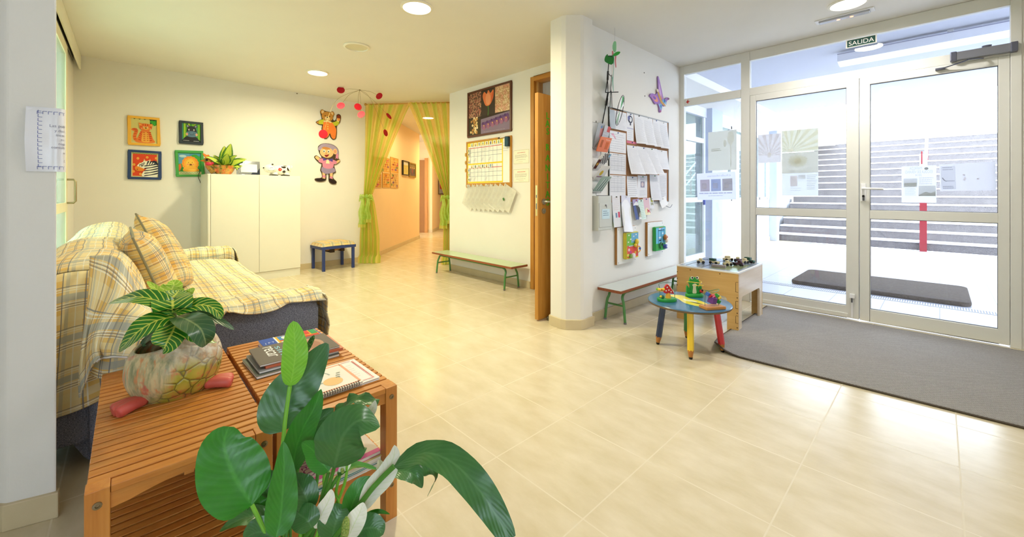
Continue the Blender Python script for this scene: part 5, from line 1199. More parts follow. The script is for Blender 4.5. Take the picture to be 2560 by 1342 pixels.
for u, v, d, tx, tz, via in ((852, 225, 5.65, .35, .35, (875, 222, 5.7)), (948, 240, 5.9, -.25, .3, (925, 229, 5.85)), (852, 264, 5.5, .1, .45, (872, 238, 5.6)), (895, 267, 5.7, .75, .35, (896, 240, 5.75)), (903, 286, 5.5, -.1, .35, (901, 250, 5.6)), (808, 335, 5.1, .1, -.05, (840, 252, 5.4)), (972, 290, 6.1, 2.6, 1.6, (935, 252, 6.0)), (964, 332, 6.0, 3.0, .6, (925, 245, 5.9))):
    disc(u, v, d, 0, fw_+rt_*tx+upv*tz, via, .052 if u != 808 else .055)
q = MB(); q.use(mat('#8A7A5A', .5)).ell(bw(2.20, 2.595, .004), (.012, .012, .006)); tag(q.build('screw_plug'), 'small brown plug high on the back wall under the ceiling', 'wall plug')
# ================================================================ curtain, corridor, wall with the doorway
def hit(u, v, p, q_):                          # pixel ray met with the vertical plane through plan points p-q
    p, q_ = Vector(p), Vector(q_); d = (q_-p).normalized(); n = Vector((d.y, -d.x))
    X, Z = (u-CX)/F, -(v-CY)/F; r = Vector((X*CS-SN, X*SN+CS)); t_ = n.dot(p)/n.dot(r); w_ = r*t_
    return (w_-p).dot(d), CAM_H+Z*t_, Vector((w_.x, w_.y, CAM_H+Z*t_)), atan2(d.y, d.x)
RL, RRt = Vector(c2w(-2.27, 6.60)), Vector(c2w(-.84, 6.45)); ZR = 2.577
q = MB(); q.use(mat('#C99A4A', .5)); q.tube([(RL.x, RL.y, ZR), (RRt.x, RRt.y, ZR)], .011, 10).ell((RL.x, RL.y, ZR), (.022, .022, .022))
tag(q.build('curtain_rod'), 'thin wooden curtain rod across the corridor opening', 'curtain rod')
def sheer(name):
    g = N(name); nt = g.t; nt.nodes.remove(g.p); out = nt.nodes['Material Output']; uv = g.sep(g.tc('UV'))
    p = g.math('FRACT', g.math('MULTIPLY', uv[0], 4.5)); f = g.ramp(p, [(.38, 0.), (.48, 1.), (.86, 1.), (.95, 0.)])
    n = g.noise(g.scale(g.tc('UV'), (30., 2., 1.)), 2., 3); c = g.mix(f, '#FBE88C', '#CDEE5C'); c = g.mix(g.math('MULTIPLY', n, .3), c, '#FFF4B0')
    df = g.n('BsdfDiffuse'); tl = g.n('BsdfTranslucent'); tr = g.n('BsdfTransparent'); g.l(c, df.inputs[0]); g.l(c, tl.inputs[0]); g.l(g.mix(.5, c, '#FFFFFF'), tr.inputs[0])
    m1 = g.n('MixShader'); m1.inputs[0].default_value = .45; g.l(df.outputs[0], m1.inputs[1]); g.l(tl.outputs[0], m1.inputs[2])
    m2 = g.n('MixShader'); m2.inputs[0].default_value = .38; g.l(m1.outputs[0], m2.inputs[1]); g.l(tr.outputs[0], m2.inputs[2]); g.l(m2.outputs[0], out.inputs[0]); return g.m
SHEER = sheer('sheer_curtain'); 
def sheer1(name, c):
    g = N(name); nt = g.t; nt.nodes.remove(g.p); out = nt.nodes['Material Output']
    df = g.n('BsdfDiffuse'); tl = g.n('BsdfTranslucent'); tr = g.n('BsdfTransparent'); cc = g.mix(g.noise(g.tc(), 30., 3), c, '#D8EE90'); g.l(cc, df.inputs[0]); g.l(cc, tl.inputs[0])
    m1 = g.n('MixShader'); m1.inputs[0].default_value = .45; g.l(df.outputs[0], m1.inputs[1]); g.l(tl.outputs[0], m1.inputs[2])
    m2 = g.n('MixShader'); m2.inputs[0].default_value = .18; g.l(m1.outputs[0], m2.inputs[1]); g.l(tr.outputs[0], m2.inputs[2]); g.l(m2.outputs[0], out.inputs[0]); return g.m
GREENSH = sheer1('sheer_tie_green', '#A9D046'); YELSH = sheer1('sheer_tie_yellow', '#EBCB52')
fwd = Vector((-SN, CS, 0)); rgt = Vector((CS, SN, 0))
def panel(label, x0t, x1t, x0k, x1k, x0f, x1f, zk, d0, curve, folds, seed):
    t = thing('curtain', label, 'curtain', tuple(rgt*((x0f+x1f)/2)+fwd*d0), 0, 'sheer yellow and green curtains')
    o3 = Vector(t.location)
    def pt(a, b):
        if b < .62:
            s_ = b/.62; z = ZR+.005-(ZR+.005-zk)*s_; e = s_**curve
            x = (x0t+(x1t-x0t)*a)*(1-e)+(x0k+(x1k-x0k)*a)*e if curve != 1 else (x0t+(x1t-x0t)*a)*(1-s_)+(x0k+(x1k-x0k)*a)*s_
            amp = .030*(1-s_)+.055*s_*.6
        else:
            s_ = (b-.62)/.38; z = zk-(zk-.006)*s_; e = min(1, s_*1.6)**.7
            x = (x0k+(x1k-x0k)*a)*(1-e)+(x0f+(x1f-x0f)*a)*e; amp = .035+.03*s_
        y = d0+amp*sin(2*pi*folds*a+.7*sin(3*b))+.012*sin(2*pi*folds*2.3*a+seed)-(.02 if b > .97 else 0)
        if b > .95: x += .03*sin(2*pi*folds*a+1)
        return rgt*x+fwd*y+Vector((0, 0, max(.004, z)))-o3
    q = MB(); q.use(SHEER).grid(pt, 90, 60); q.build('curtain_panel', t)
    kx = (x0k+x1k)/2; kc = rgt*kx+fwd*(d0-.06)+Vector((0, 0, zk-.02))-o3
    q = MB(); q.use(GREENSH)
    for sgn in (-1, 1):
        q.grid(lambda a, b: tuple(kc+rgt*sgn*(.012+.105*sin(pi*b*.5)*(1-.25*a*a))+fwd*(.035*sin(pi*a*2)*sin(pi*b)-.02)+Vector((0, 0, (a-.5)*(.03+.085*sin(pi*b*.55))-.03*b+.01*sin(14*b+3*a)))), 14, 12)
    q.ell(tuple(kc), (.024, .03, .032), fn=lambda p: p*(1+.15*sin(9*p.z+4*p.x))); q.build('tie_bow', t)
    q = MB(); q.use(GREENSH)
    for a_, b_ in ((-.07, .42), (.02, .34)):
        q.grid(lambda a, b: tuple(kc+rgt*(a_+(a-.5)*.13*(.35+.65*b)+.012*sin(9*b))+fwd*(-.02+.03*sin(11*a)*b)+Vector((0, 0, -.03-b_*b))), 6, 12); q.use(YELSH)
        q.grid(lambda a, b: tuple(kc+rgt*(a_+(a-.5)*.13+.012*sin(9))+fwd*(-.022+.03*sin(11*a))+Vector((0, 0, -.03-b_-.05*b))), 6, 2); q.use(GREENSH)
    q.build('tie_tail', t)
panel('left sheer curtain, yellow and green, tied back against the back wall', -2.27, -1.53, -2.29, -2.16, -2.36, -2.04, 1.10, 6.58, .93, 9, 1.)
panel('right sheer curtain, yellow and green, tied back behind the doorway wall', -1.56, -.84, -.97, -.84, -.99, -.80, 1.09, 6.47, .93, 9, 2.)
# pictures along the corridor
CL = (c0, c1); CF = (c2, c3)
def wallpic(name, label, cat, u0, v0, u1, v1, wall, fc, art, fw, th=.015, group=None, h=None):
    s0, z1, _, rz = hit(u0, v0, *wall); s1, _, _, _ = hit(u1, v0, *wall); _, z0, _, _ = hit(u0, v1, *wall)
    d = (Vector(wall[1])-Vector(wall[0])).normalized(); p = Vector(wall[0])+d*s0+Vector((d.y, -d.x))*.002
    return frame_thing(name, label, cat, 0, 0, s1-s0, z1-z0, fc, art, group, 0, fw, th, base=((p.x, p.y, z0), rz))
def art_collage(seed):
    def f(a, W, H):
        r = random.Random(seed); a.rect(0, W, 0, H, r.choice(('#D9A24A', '#C98A4E', '#D8B070')))
        for k in range(9):
            x, z = r.random()*.8, r.random()*.8; a.rect(W*x, W*(x+r.uniform(.1, .25)), H*z, H*(z+r.uniform(.05, .2)), r.choice(('#B4502E', '#8A3A24', '#E8C878', '#6E8A4A', '#C05A6A', '#7A5A8A', '#E0903A')))
        for k in range(5): a.line([(W*r.random(), H*.05), (W*r.random(), H*.95)], W*.018, r.choice(('#5A3A20', '#8A5A2A', '#C84A2A')))
        for k in range(5): a.line([(W*.06, H*(.1+.17*k)), (W*.94, H*(.12+.17*k))], H*.016, '#F0D890')
    return f
CG = 'collages on the corridor wall'
for k, (u0, u1, v0, v1, lab) in enumerate(((931, 951, 389, 430, 'orange collage partly behind the curtain, upper row nearest'), (954, 973, 391, 430, 'orange collage in the middle of the upper corridor row'), (975, 995, 391, 432, 'orange collage at the right end of the upper corridor row'),
    (931, 952, 431, 469, 'orange collage partly behind the curtain, lower row nearest'), (955, 974, 430, 469, 'orange collage in the middle of the lower corridor row'), (976, 995, 432, 470, 'orange collage at the right end of the lower corridor row'))):
    wallpic('collage', lab, 'picture', u0, v0, u1, v1, CL, '#D8B46A', art_collage(k), .012, .01, CG)
wallpic('framed_certificate', 'black framed pale certificate on the corridor wall', 'picture', 1004, 400, 1019, 437, CL, '#2A261E', lambda a, W, H: (a.rect(0, W, 0, H, '#E2D680'), a.rect(W*.06, W*.94, H*.75, H*.97, '#D8DCDC'), a.rows(W*.1, W*.9, H*.65, H*.15, 7, '#8A8450', RN, .006)), .02, .04)
wallpic('framed_photo', 'wooden framed photo of people on the corridor wall beside the certificate', 'picture', 1021, 405, 1037, 442, CL, '#A88A3A', lambda a, W, H: (a.rect(0, W, 0, H, '#8A7A4A'), a.rect(0, W, 0, H*.3, '#6A5A5A'), [a.ell(W*x, H*.42, W*.10, H*.22, c) for x, c in ((.2, '#4A4A6A'), (.5, '#8A3A5A'), (.8, '#3A3A4A'))], [a.ell(W*x, H*.68, W*.07, H*.06, '#D8A880') for x in (.2, .5, .8)]), .03, .03)
wallpic('framed_poster', 'framed grey poster with red figure deep in the corridor', 'picture', 1095, 434, 1128, 486, CF, '#5A4A34', lambda a, W, H: (a.rect(0, W, 0, H, '#B9BCC8'), a.poly(sc(smooth([(.08, .3), (.1, .8), (.22, .9), (.34, .7), (.36, .35), (.2, .25)], 4), W, H), '#C22A34'), a.ell(W*.24, H*.86, W*.09, H*.05, '#3A2A2A'), a.rect(W*.5, W*.8, H*.4, H*.6, '#8A8CA4')), .03, .03)
# brown door in the recess
p_ = Vector(c2w(-2.90, 11.64)); q = MB(); q.use(mat('#9A6A30', .5)).box(0, .60, -.02, .02, 0, 2.08); q.use(OAK).box(-.06, 0, -.03, .03, 0, 2.14).box(.60, .68, -.03, .03, 0, 2.14)
struct(q.build('door_5', loc=(p_.x, p_.y, 0), rot=TH), 'brown wooden door in the corridor recess')
# ---------------------------------------------------------------- poster of flowers
g = N('leafy_print'); o_ = g.tc(); v_ = g.n('TexVoronoi', Scale=42.); g.l(o_, v_.inputs['Vector']); n_ = g.noise(o_, 20., 4)
g.base(g.mix(g.ramp(v_.outputs['Distance'], [(.15, 1.), (.75, 0.)]), '#3E2A24', g.mix(g.ramp(n_, [(.4, 0.), (.6, 1.)]), '#C46A5A', '#E6B08A'))); g.rough(.4); LEAFP = g.m
g = N('petal_print'); o_ = g.tc(); v_ = g.n('TexVoronoi', Scale=46.); g.l(o_, v_.inputs['Vector']); n_ = g.noise(o_, 16., 4)
g.base(g.mix(g.ramp(v_.outputs['Distance'], [(.1, 1.), (.8, 0.)]), '#B98A5A', g.mix(g.ramp(n_, [(.4, 0.), (.62, 1.)]), '#F6E6BC', '#EBA090'))); g.rough(.4); PETP = g.m
def art_flowers(a, W, H):
    a.rect(0, W, 0, H, '#3E322C'); a.rect(.0, W*.32, H*.42, H, LEAFP); a.rect(W*.66, W, H*.42, H, PETP)
    a.rect(W*.34, W*.64, H*.42, H, '#453A32'); a.line(sc(smooth([(.49, .40), (.50, .52), (.49, .66)], 4, False), W, H), W*.014, '#4E8A3A')
    a.poly(sc(smooth([(.42, .66), (.36, .86), (.40, .96), (.46, .90), (.50, .98), (.55, .90), (.62, .96), (.62, .80), (.56, .66), (.49, .62)], 4), W, H), '#E8804E'); a.poly(sc(smooth([(.46, .66), (.43, .82), (.49, .92), (.55, .82), (.53, .66)], 4), W, H), '#F2A070'); a.poly(sc(smooth([(.57, .68), (.58, .84), (.62, .92), (.61, .80)], 3), W, H), '#D8623A')
    a.rect(0, W*.30, 0, H*.40, '#4A3E2E'); r = random.Random(3)
    for k in range(34):
        x, z = W*(.06+.17*r.random()), H*(.04+.36*r.random()); a.ell(x, z, W*.022, H*.03, r.choice(('#E6C88A', '#D0A060', '#F0DCB0', '#C08A4E')))
    a.poly(sc([(.32, 0), (1, .0), (1, .40), (.32, .34)], W, H), '#8A7890')
    for k in range(6):
        x = .40+.105*k; z = .17+.018*k
        for dx, dz, c in ((-.025, .05, '#5A3A6E'), (.025, .05, '#6A4A7E'), (-.03, -.01, '#8A5A86'), (.03, -.01, '#7A4A76'), (0, -.045, '#A06A86')): a.ell(W*(x+dx), H*(z+dz), W*.032, H*.05, c)
        a.ell(W*x, H*(z+.01), W*.012, H*.018, '#E0B060')
    a.rows(W*.4, W*.95, H*.03, H*.03, 1, '#B8A8B4', RN, .004, .2)
frame_thing('flower_poster', 'brown framed poster of a tulip and other flowers beside the oak doorway', 'poster', 0, 0, .886, .632, '#5E3424', art_flowers, None, 0, .026, .022, base=((-4.51, YP-.001, 1.902), 0))
# ---------------------------------------------------------------- weekly planner board
t = thing('planner_board', 'wood framed white planner board with yellow tape and hooks below the flower poster', 'whiteboard', (-4.538, YP-.001, 1.205))
BW, BH = .914, .645; FW = mat('#C48A3A', .45)
q = MB(); q.use(FW)
for a in ((0, BW, 0, .062), (0, BW, BH-.022, BH), (0, .02, .062, BH-.022), (BW-.03, BW, .062, BH-.022)): q.box(a[0], a[1], -.018, 0, a[2], a[3])
q.build('frame', t, bevel=.002)
q = MB(); q.use(mat('#F1F2EC', .25, spec=.5)).box(.018, BW-.028, -.010, -.002, .06, BH-.02); a = Art(q, -.010)
YT, BLn, RDn = '#EFD23A', '#3E5A8A', '#D23A34'; gx0, gx1 = .022, .755
a.rect(gx0, gx1, .064, .085, YT); a.rect(gx0, gx1, BH-.075, BH-.022, YT); a.rect(gx0, gx0+.018, .064, BH-.022, YT); a.rect(gx1-.018, gx1, .064, BH-.022, YT); a.rect(gx0, gx1, .315, .335, YT)
for z in (.155, .212, .43, .485): a.line([(gx0+.018, z), (gx1-.018, z)], .003, BLn)
for z in (.268, .545): a.line([(gx0+.02, z), (gx1-.018, z)], .007, RDn)
for k in range(8): a.line([(.09+.079*k, .086), (.09+.079*k, .31)], .0025, '#5A6A94'); a.line([(.09+.079*k, .336), (.09+.079*k, .565)], .0025, '#5A6A94')
r = random.Random(11); CS2 = ('#4A6A3A', '#3A3A5A', '#C84A3A', '#8AA83A', '#D8A83A', '#5A8AB0', '#7A5A4A')
for zc in (BH-.055, .292):
    for k in range(8 if zc > .4 else 6):
        x = .125+.079*k; a.rect(x-.028, x+.028, zc-.026, zc+.024, '#F2F0E0'); a.ell(x, zc+.004, .010, .014, r.choice(CS2)); a.rect(x-.008, x+.010, zc-.022, zc-.006, r.choice(CS2))
for z in (.11, .18, .24, .36, .455, .51): a.rect(.042, .082, z-.014, z+.026, '#EDEAD8'); a.ell(.062, z+.008, .010, .012, r.choice(CS2)); a.rect(.052, .072, z-.012, z-.002, r.choice(CS2))
for z0 in (.155, .212, .43, .485):
    for k in range(6):
        if r.random() < .75: a.rows(.098+.079*k, .16+.079*k, z0+.04, z0+.018, 2, '#8C90A0', r, .0018)
for k, z in ((0, .10), (1, .10), (4, .10), (1, .36), (3, .36), (5, .36)):
    for j in range(3): a.line([(.096+.079*k+.012*j, z), (.125+.079*k+.012*j, z+.045)], .0018, '#5A6A94')
a.rows(.775, .87, .56, .46, 4, '#8AA0B8', r, .003); q.build('white_surface', t)
for x in (.02, .05, .07, .10, .21, .29, .33, .36, .44, .47, .50, .58, .64, .74, .83):
    q = MB(); q.use(mat('#E4E4DC', .4)).tube([(x, -.018, .035), (x, -.03, .03), (x+.012, -.05, .018), (x+.018, -.052, .045)], .004, 6); q.build('hook', t)
q = MB(); q.use(mat('#F2F2F0', .4)).tube([(.72, -.03, BH-.012), (.815, -.03, BH-.008)], .007, 10).use(mat('#2A2A3A', .4)).tube([(.685, -.03, BH-.014), (.72, -.03, BH-.012)], .0072, 10); tag(q.build('marker_pen', loc=t.location), 'white marker pen with dark cap on top of the planner board', 'pen')
q = MB(); q.use(mat('#1F3A4A', .5)).cbox(.835, .895, -.05, -.019, BH-.135, BH-.012, .006).use(mat('#2A5060', .7)).cbox(.836, .894, -.06, -.05, BH-.134, BH-.013, .004); q.use(WIRE).tube([(.855, -.035, BH-.135), (.86, -.035, BH-.16), (.875, -.035, BH-.16)], .0015, 5); tag(q.build('board_eraser', loc=t.location), 'dark blue board eraser hung at the corner of the planner board', 'board eraser')
for k, z in enumerate((.44, .33, .22)):
    q = MB(); q.use(mat('#D8B060', .5)).box(-.012, .004, -.03, -.005, z, z+.05).use(WIRE).tube([(-.004, -.03, z+.03), (-.014, -.034, z+.02)], .002, 5)
    tag(q.build('clothes_peg', loc=t.location), ('top', 'middle', 'lowest')[k]+' wooden peg clipped on the left edge of the planner board', 'peg', 'pegs on the planner board')
# clear plastic sleeves hanging from the hooks
def film(name, col_, tr_amt):
    g = N(name); nt = g.t; out = nt.nodes['Material Output']; nt.nodes.remove(g.p)
    df = g.n('BsdfDiffuse'); df.inputs[0].default_value = lin(col_)+(1,); tr = g.n('BsdfTransparent'); gl = g.n('BsdfGlossy', Roughness=.15)
    m1 = g.n('MixShader'); n = g.noise(g.tc(), 6., 4); g.l(g.math('MULTIPLY', n, tr_amt*2), m1.inputs[0]); g.l(df.outputs[0], m1.inputs[1]); g.l(tr.outputs[0], m1.inputs[2])
    m2 = g.n('MixShader'); m2.inputs[0].default_value = .08; g.l(m1.outputs[0], m2.inputs[1]); g.l(gl.outputs[0], m2.inputs[2]); g.l(m2.outputs[0], out.inputs[0]); return g.m
FILM = film('clear_film', '#EFEDE2', .46)
for k in range(9):
    x = -4.50+.098*k; q = MB(); q.use(FILM).box(-.115, .115, -.001, .001, -.30, 0); q.use(mat('#F4F2E8', .5))
    if k in (5, 6): q.box(.108, .115, -.003, .003, -.30, 0).box(-.115, .115, -.003, .003, -.30, -.294)
    q.build('x')
    o = bpy.data.objects['x']; o.name = 'plastic_sleeve'; o.location = (x+.11, YP-.022-.003*k, 1.205); o.rotation_euler = (0, R(27), 0)
    lab = ('first', 'second', 'third', 'fourth', 'fifth', 'sixth', 'seventh', 'eighth', 'ninth')[k]
    tag(o, lab+' clear plastic sleeve from the left hanging tilted under the planner board', 'plastic sleeve', 'clear sleeves under the planner board')
q = MB(); q.use(mat('#3E7A34', .5)).box(-.012, .012, -.002, 0, -.035, .0); o = q.build('green_clip', loc=(-3.735, YP-.055, 1.07), rot=(0, R(-35), 0)); tag(o, 'small green clip on the hanging plastic sleeves', 'clip')
# the two printed notices beside the doorway
for z0, z1, lab, rc in ((1.488, 1.661, 'upper printed notice between planner board and doorway', '#C86A5A'), (1.262, 1.428, 'lower printed notice between planner board and doorway', '#D84A44')):
    q = MB(); q.use(mat('#F4EFDC', .6)).box(0, .270, -.002, 0, 0, z1-z0); a = Art(q, -.002); H_ = z1-z0
    a.line([(.006, .006), (.264, .006), (.264, H_-.006), (.006, H_-.006), (.006, .006)], .0022, '#9A9488'); a.rows(.07, .21, H_-.04, H_-.04, 1, rc, RN, .006, .05); a.rows(.03, .25, H_-.065, H_-.10, 4, '#8A867A', RN, .003, .15); a.rows(.05, .22, H_-.125, H_-.125, 1, '#8A867A', RN, .003); a.rows(.09, .18, .022, .022, 1, '#C8A894', RN, .003)
    tag(q.build('paper_notice', loc=(-3.602, YP-.001, z0)), lab, 'notice', 'printed notices by the doorway')
# ---------------------------------------------------------------- low benches
LAM = mat('#BFD2A8', .22, spec=.5, var=.03); LAM2 = mat('#D3DAD4', .2, spec=.5, var=.02); EDG = wood_mat('bench_edge', '#8A4A2A', '#A85E36', 1., .4, 0); GRN = mat('#4E8A4A', .4, spec=.5)
def bench(label, loc, rot, L, Wd, H, top):
    t = thing('bench', label, 'bench', loc, rot, 'low green legged benches')
    q = MB(); q.use(EDG).cbox(0, L, 0, Wd, H-.026, H-.0015, .004); q.use(top).box(.002, L-.002, .002, Wd-.002, H-.0015, H); q.build('seat', t)
    for x, sg in ((.095, 1), (L-.135, -1)):
        for y0, y1 in ((.018, .05), (Wd-.018, Wd-.05)):
            q = MB(); q.use(GRN).tube(smooth([(x, y0, .008), (x+sg*.004, (y0+y1)/2, H*.55), (x+sg*.010, y1, H-.085), (x+sg*.03, y1, H-.052), (x+sg*.075, y1, H-.040)], 6, False), .0115, 10); q.use(RUB).tube([(x, y0, 0), (x, y0, .014)], .0125, 10); q.build('leg', t)
        q = MB(); q.use(GRN).tube([(x+sg*.003, .033, H*.5), (x+sg*.003, Wd-.033, H*.5)], .0085, 8); q.build('stretcher', t)
    for y in (.05, Wd-.05):
        q = MB(); q.use(GRN).tube([(.165, y, H-.040), (L-.205, y, H-.040)], .0115, 10); q.build('rail', t)
bench('low bench with pale green top in front of the planner wall', (-4.955, 3.185, 0), 0, 1.64, .27, .292, LAM)
bench('low bench with pale grey top under the notice board', (-1.832, 3.045, 0), R(90), 1.56, .235, .302, LAM2)
# ================================================================ notice wall (local x = along +y of the room, local -y = out of the wall)
NR = R(90)
def nw(u, v, off=0.): p = at(u, v, 'x', XN+off); return p.y, p.z
g = N('cork'); o_ = g.tc(); n_ = g.noise(o_, 90., 4, .8); g.base(g.mix(n_, '#8A5A38', '#B98A5E')); g.rough(.9); CORK = g.m
BY0, BY1, BZ0, BZ1 = 3.235, 4.435, 1.035, 1.925
t = thing('cork_board', 'brown cork notice board crowded with white papers', 'notice board', (XN+.001, BY0, BZ0), NR)
q = MB(); q.use(CORK).box(0, BY1-BY0, -.008, 0, 0, BZ1-BZ0); q.build('cork_sheet', t)
q = MB(); q.use(mat('#8A8A86', .4, .4))
for a in ((0, BY1-BY0, 0, .010), (0, BY1-BY0, BZ1-BZ0-.010, BZ1-BZ0), (0, .010, .01, BZ1-BZ0-.01), (BY1-BY0-.010, BY1-BY0, .01, BZ1-BZ0-.01)): q.box(a[0], a[1], -.012, 0, a[2], a[3])
q.build('edge_frame', t)
PG = 'papers pinned on the notice board'
PINS = ('#2A2A2A', '#C83A3A', '#3A5AA0', '#D8D8D8', '#3A8A4A')
def sheet(u0, v0, u1, v1, label, art=None, col_='#E9E9EC', lift=0., twist=0., rz=0., off=.010, pin=True, cat='paper', name='paper_sheet', group=PG, rough=.6):
    y0, z1 = nw(u0, v0, off); y1, _ = nw(u1, v0, off); _, z0 = nw(u1, v1, off); W, H = abs(y1-y0), abs(z1-z0)
    t = thing(name, label, cat, (XN+off, y0, z1), (0, rz, NR), group)
    q = MB(); q.use(mat(col_, rough)); q.grid(lambda a, b: (a*W, 0, -b*H), 10, 12); a = Art(q, -.0002)
    q.X = Matrix.Translation((0, 0, -H))
    if art: art(a, W, H)
    q.X = Matrix()
    for v in q.b.verts:
        fx, fz = v.co.x/W, -v.co.z/H
        v.co.y -= lift*fz**1.6*(1-twist*(1-fx))+lift*.25*sin(pi*fx)*fz
        v.co.x += twist*.12*W*fz*fz
    q.build('page', t)
    if pin:
        q = MB(); q.use(mat(PINS[int(u0) % 5], .3)).ell((W*.5, -.006, -.012), (.006, .006, .006)); q.build('pin', t)
    return t
def txt(n, col_='#C6C8D1', head=None, w=.0026):
    def f(a, W, H):
        if head: a.rows(W*.2, W*.8, H*.91, H*.91, 1, head, RN, .007, .1)
        a.rows(W*.08, W*.94, H*.85, H*.08, n, col_, RN, w, .25)
    return f
def tblp(a, W, H):
    for k in range(7): a.line([(W*.08, H*(.85-.11*k)), (W*.92, H*(.85-.11*k))], .0018, '#A8AAB4')
    for k in range(5): a.line([(W*(.08+.21*k), H*.85), (W*(.08+.21*k), H*.19)], .0018, '#A8AAB4')
    a.rows(W*.2, W*.8, H*.93, H*.93, 1, '#A4A6B2', RN, .005, .1); a.rows(W*.1, W*.9, H*.8, H*.22, 9, '#CACCD4', RN, .0026, .2)
sheet(1523, 272, 1566, 329, 'sheet at the top left corner of the notice board, grey tinted', lambda a, W, H: (a.rect(0, W*.3, 0, H, '#C9D0D8'), txt(12)(a, W, H)), lift=.01)
sheet(1522, 325, 1565, 384, 'sheet with small pink drawing at the left of the notice board', lambda a, W, H: (txt(8, '#B0B2BC')(a, W, H), a.poly(sc([(.12, .85), (.26, .88), (.38, .68), (.40, .60), (.28, .72)], W, H), '#D88AA8'), a.poly(sc([(.18, .82), (.25, .84), (.34, .70)], W, H), '#F2C8D8')))
sheet(1523, 381, 1565, 437, 'printed table sheet in the left column, third from the top', tblp)
sheet(1523, 437, 1564, 489, 'printed sheet at the bottom of the left column of the notice board', tblp)
def logo(a, W, H):
    a.ell(W*.5, H*.78, W*.36, H*.14, '#3A3C4A'); a.ell(W*.55, H*.78, W*.18, H*.09, '#E6E6EA'); a.ell(W*.3, H*.82, W*.18, H*.08, '#6A6CA0'); a.rect(W*.42, W*.62, H*.56, H*.66, '#4A4C5A'); a.rect(0, W, H*.42, H*.47, '#C8C8D8'); a.rows(W*.15, W*.85, H*.36, H*.06, 5, '#A0A2AE', RN)
sheet(1567, 281, 1584, 353, 'narrow sheet with a dark round emblem at the top of the notice board', logo)
sheet(1585, 284, 1608, 362, 'curling list sheet, first of the four in the top row', txt(22), lift=.05, twist=.6)
sheet(1608, 290, 1631, 366, 'curling list sheet, second of the four in the top row', txt(22), lift=.05, twist=.5)
sheet(1632, 297, 1648, 369, 'curling list sheet, third of the four in the top row', txt(22), lift=.05, twist=.7)
sheet(1648, 302, 1668, 373, 'curling list sheet at the right end of the top row', txt(22), lift=.03, twist=.5)
sheet(1567, 351, 1592, 361, 'narrow pink strip pinned at the centre of the notice board', None, '#E07A92', off=.013, cat='paper', name='paper_strip')
sheet(1567, 362, 1597, 437, 'drooping printed sheet, left of the three in the middle row', txt(18), lift=.07, twist=.4, off=.013)
sheet(1592, 365, 1624, 437, 'drooping printed sheet, centre of the three in the middle row', txt(18), lift=.08, twist=.5, off=.016)
sheet(1614, 368, 1643, 437, 'drooping printed sheet, right of the three in the middle row', txt(18), lift=.08, twist=.6, off=.019)
sheet(1638, 373, 1668, 425, 'bright blank sheet at the right end of the middle row', lambda a, W, H: a.rows(W*.2, W*.9, H*.3, H*.1, 4, '#C4C6D0', RN), lift=.03)
sheet(1567, 440, 1593, 493, 'printed letter at the lower left of the board centre', txt(9, '#9A9CA8'), lift=.01)
def photo(a, W, H): a.rect(W*.3, W*.72, H*.46, H*.74, '#9A94A8'); a.ell(W*.5, H*.60, W*.12, H*.10, '#D8C8C8'); a.rows(W*.25, W*.75, H*.88, H*.8, 2, '#A098C0', RN, .005); a.rows(W*.2, W*.85, H*.32, H*.1, 5, '#A8A8B8', RN)
sheet(1594, 438, 1618, 494, 'sheet with a grey photo in the lower row of the notice board', photo)
sheet(1624, 436, 1648, 500, 'long list sheet, left of the last two in the lower row', txt(16), lift=.03, twist=.4)
sheet(1648, 431, 1667, 504, 'list sheet at the lower right corner of the notice board', txt(16, '#A9ABB8'))
LG = 'leaflets hanging under the notice board'
sheet(1530, 489, 1550, 566, 'leaflet with green foot and pink picture beside the letter box', lambda a, W, H: (a.rect(0, W, 0, H*.16, '#5AA06A'), a.rect(0, W, H*.16, H*.38, '#A8C8D8'), a.rect(W*.62, W*.86, H*.30, H*.48, '#D84A6A'), a.rect(W*.3, W*.5, H*.30, H*.45, '#7A94B4'), a.rows(W*.1, W*.9, H*.92, H*.55, 7, '#C89A8A', RN)), lift=.02, group=LG, name='leaflet', cat='leaflet', off=.014)
sheet(1553, 487, 1576, 575, 'long white plastic sleeve hanging tilted under the notice board', lambda a, W, H: (a.rect(0, W, H*.72, H, '#E0E0F0'), a.rect(W*.05, W*.95, H*.05, H*.70, '#EFEFEA')), '#F2F2F8', lift=.05, rz=R(5), group=LG, name='plastic_sleeve', cat='plastic sleeve', off=.018, rough=.3)
sheet(1581, 499, 1598, 548, 'purple and dark grey booklet hanging under the notice board', lambda a, W, H: (a.rect(0, W, H*.70, H, '#B0A4CC'), a.rect(0, W*.35, 0, H*.70, '#5A6AA0'), a.rect(W*.35, W, 0, H*.70, '#4A4A4C'), a.ell(W*.7, H*.35, W*.18, H*.3, '#B8B49A')), lift=.03, rz=R(-4), group=LG, name='leaflet', cat='leaflet', off=.016)
sheet(1595, 500, 1608, 548, 'pale green leaflet hanging under the notice board', txt(10, '#9AC0B0'), '#DCEEE4', lift=.03, rz=R(-4), group=LG, name='leaflet', cat='leaflet', off=.02)
sheet(1607, 495, 1622, 536, 'pink leaflet hanging under the notice board', lambda a, W, H: (a.rect(0, W, H*.1, H, '#E4C4CC'), a.rect(W*.5, W, H*.1, H*.35, '#C84A5A'), a.rows(W*.1, W*.8, H*.8, H*.5, 4, '#C89AA4', RN)), '#EFE6C0', lift=.02, group=LG, name='leaflet', cat='leaflet', off=.016)
sheet(1622, 494, 1634, 521, 'small leaflet with yellow picture under the notice board', lambda a, W, H: (a.rect(W*.35, W*.8, H*.6, H, '#B4B44A'), a.rect(W*.3, W*.85, H*.3, H*.55, '#A8A890')), lift=.01, group=LG, name='leaflet', cat='leaflet', off=.018)
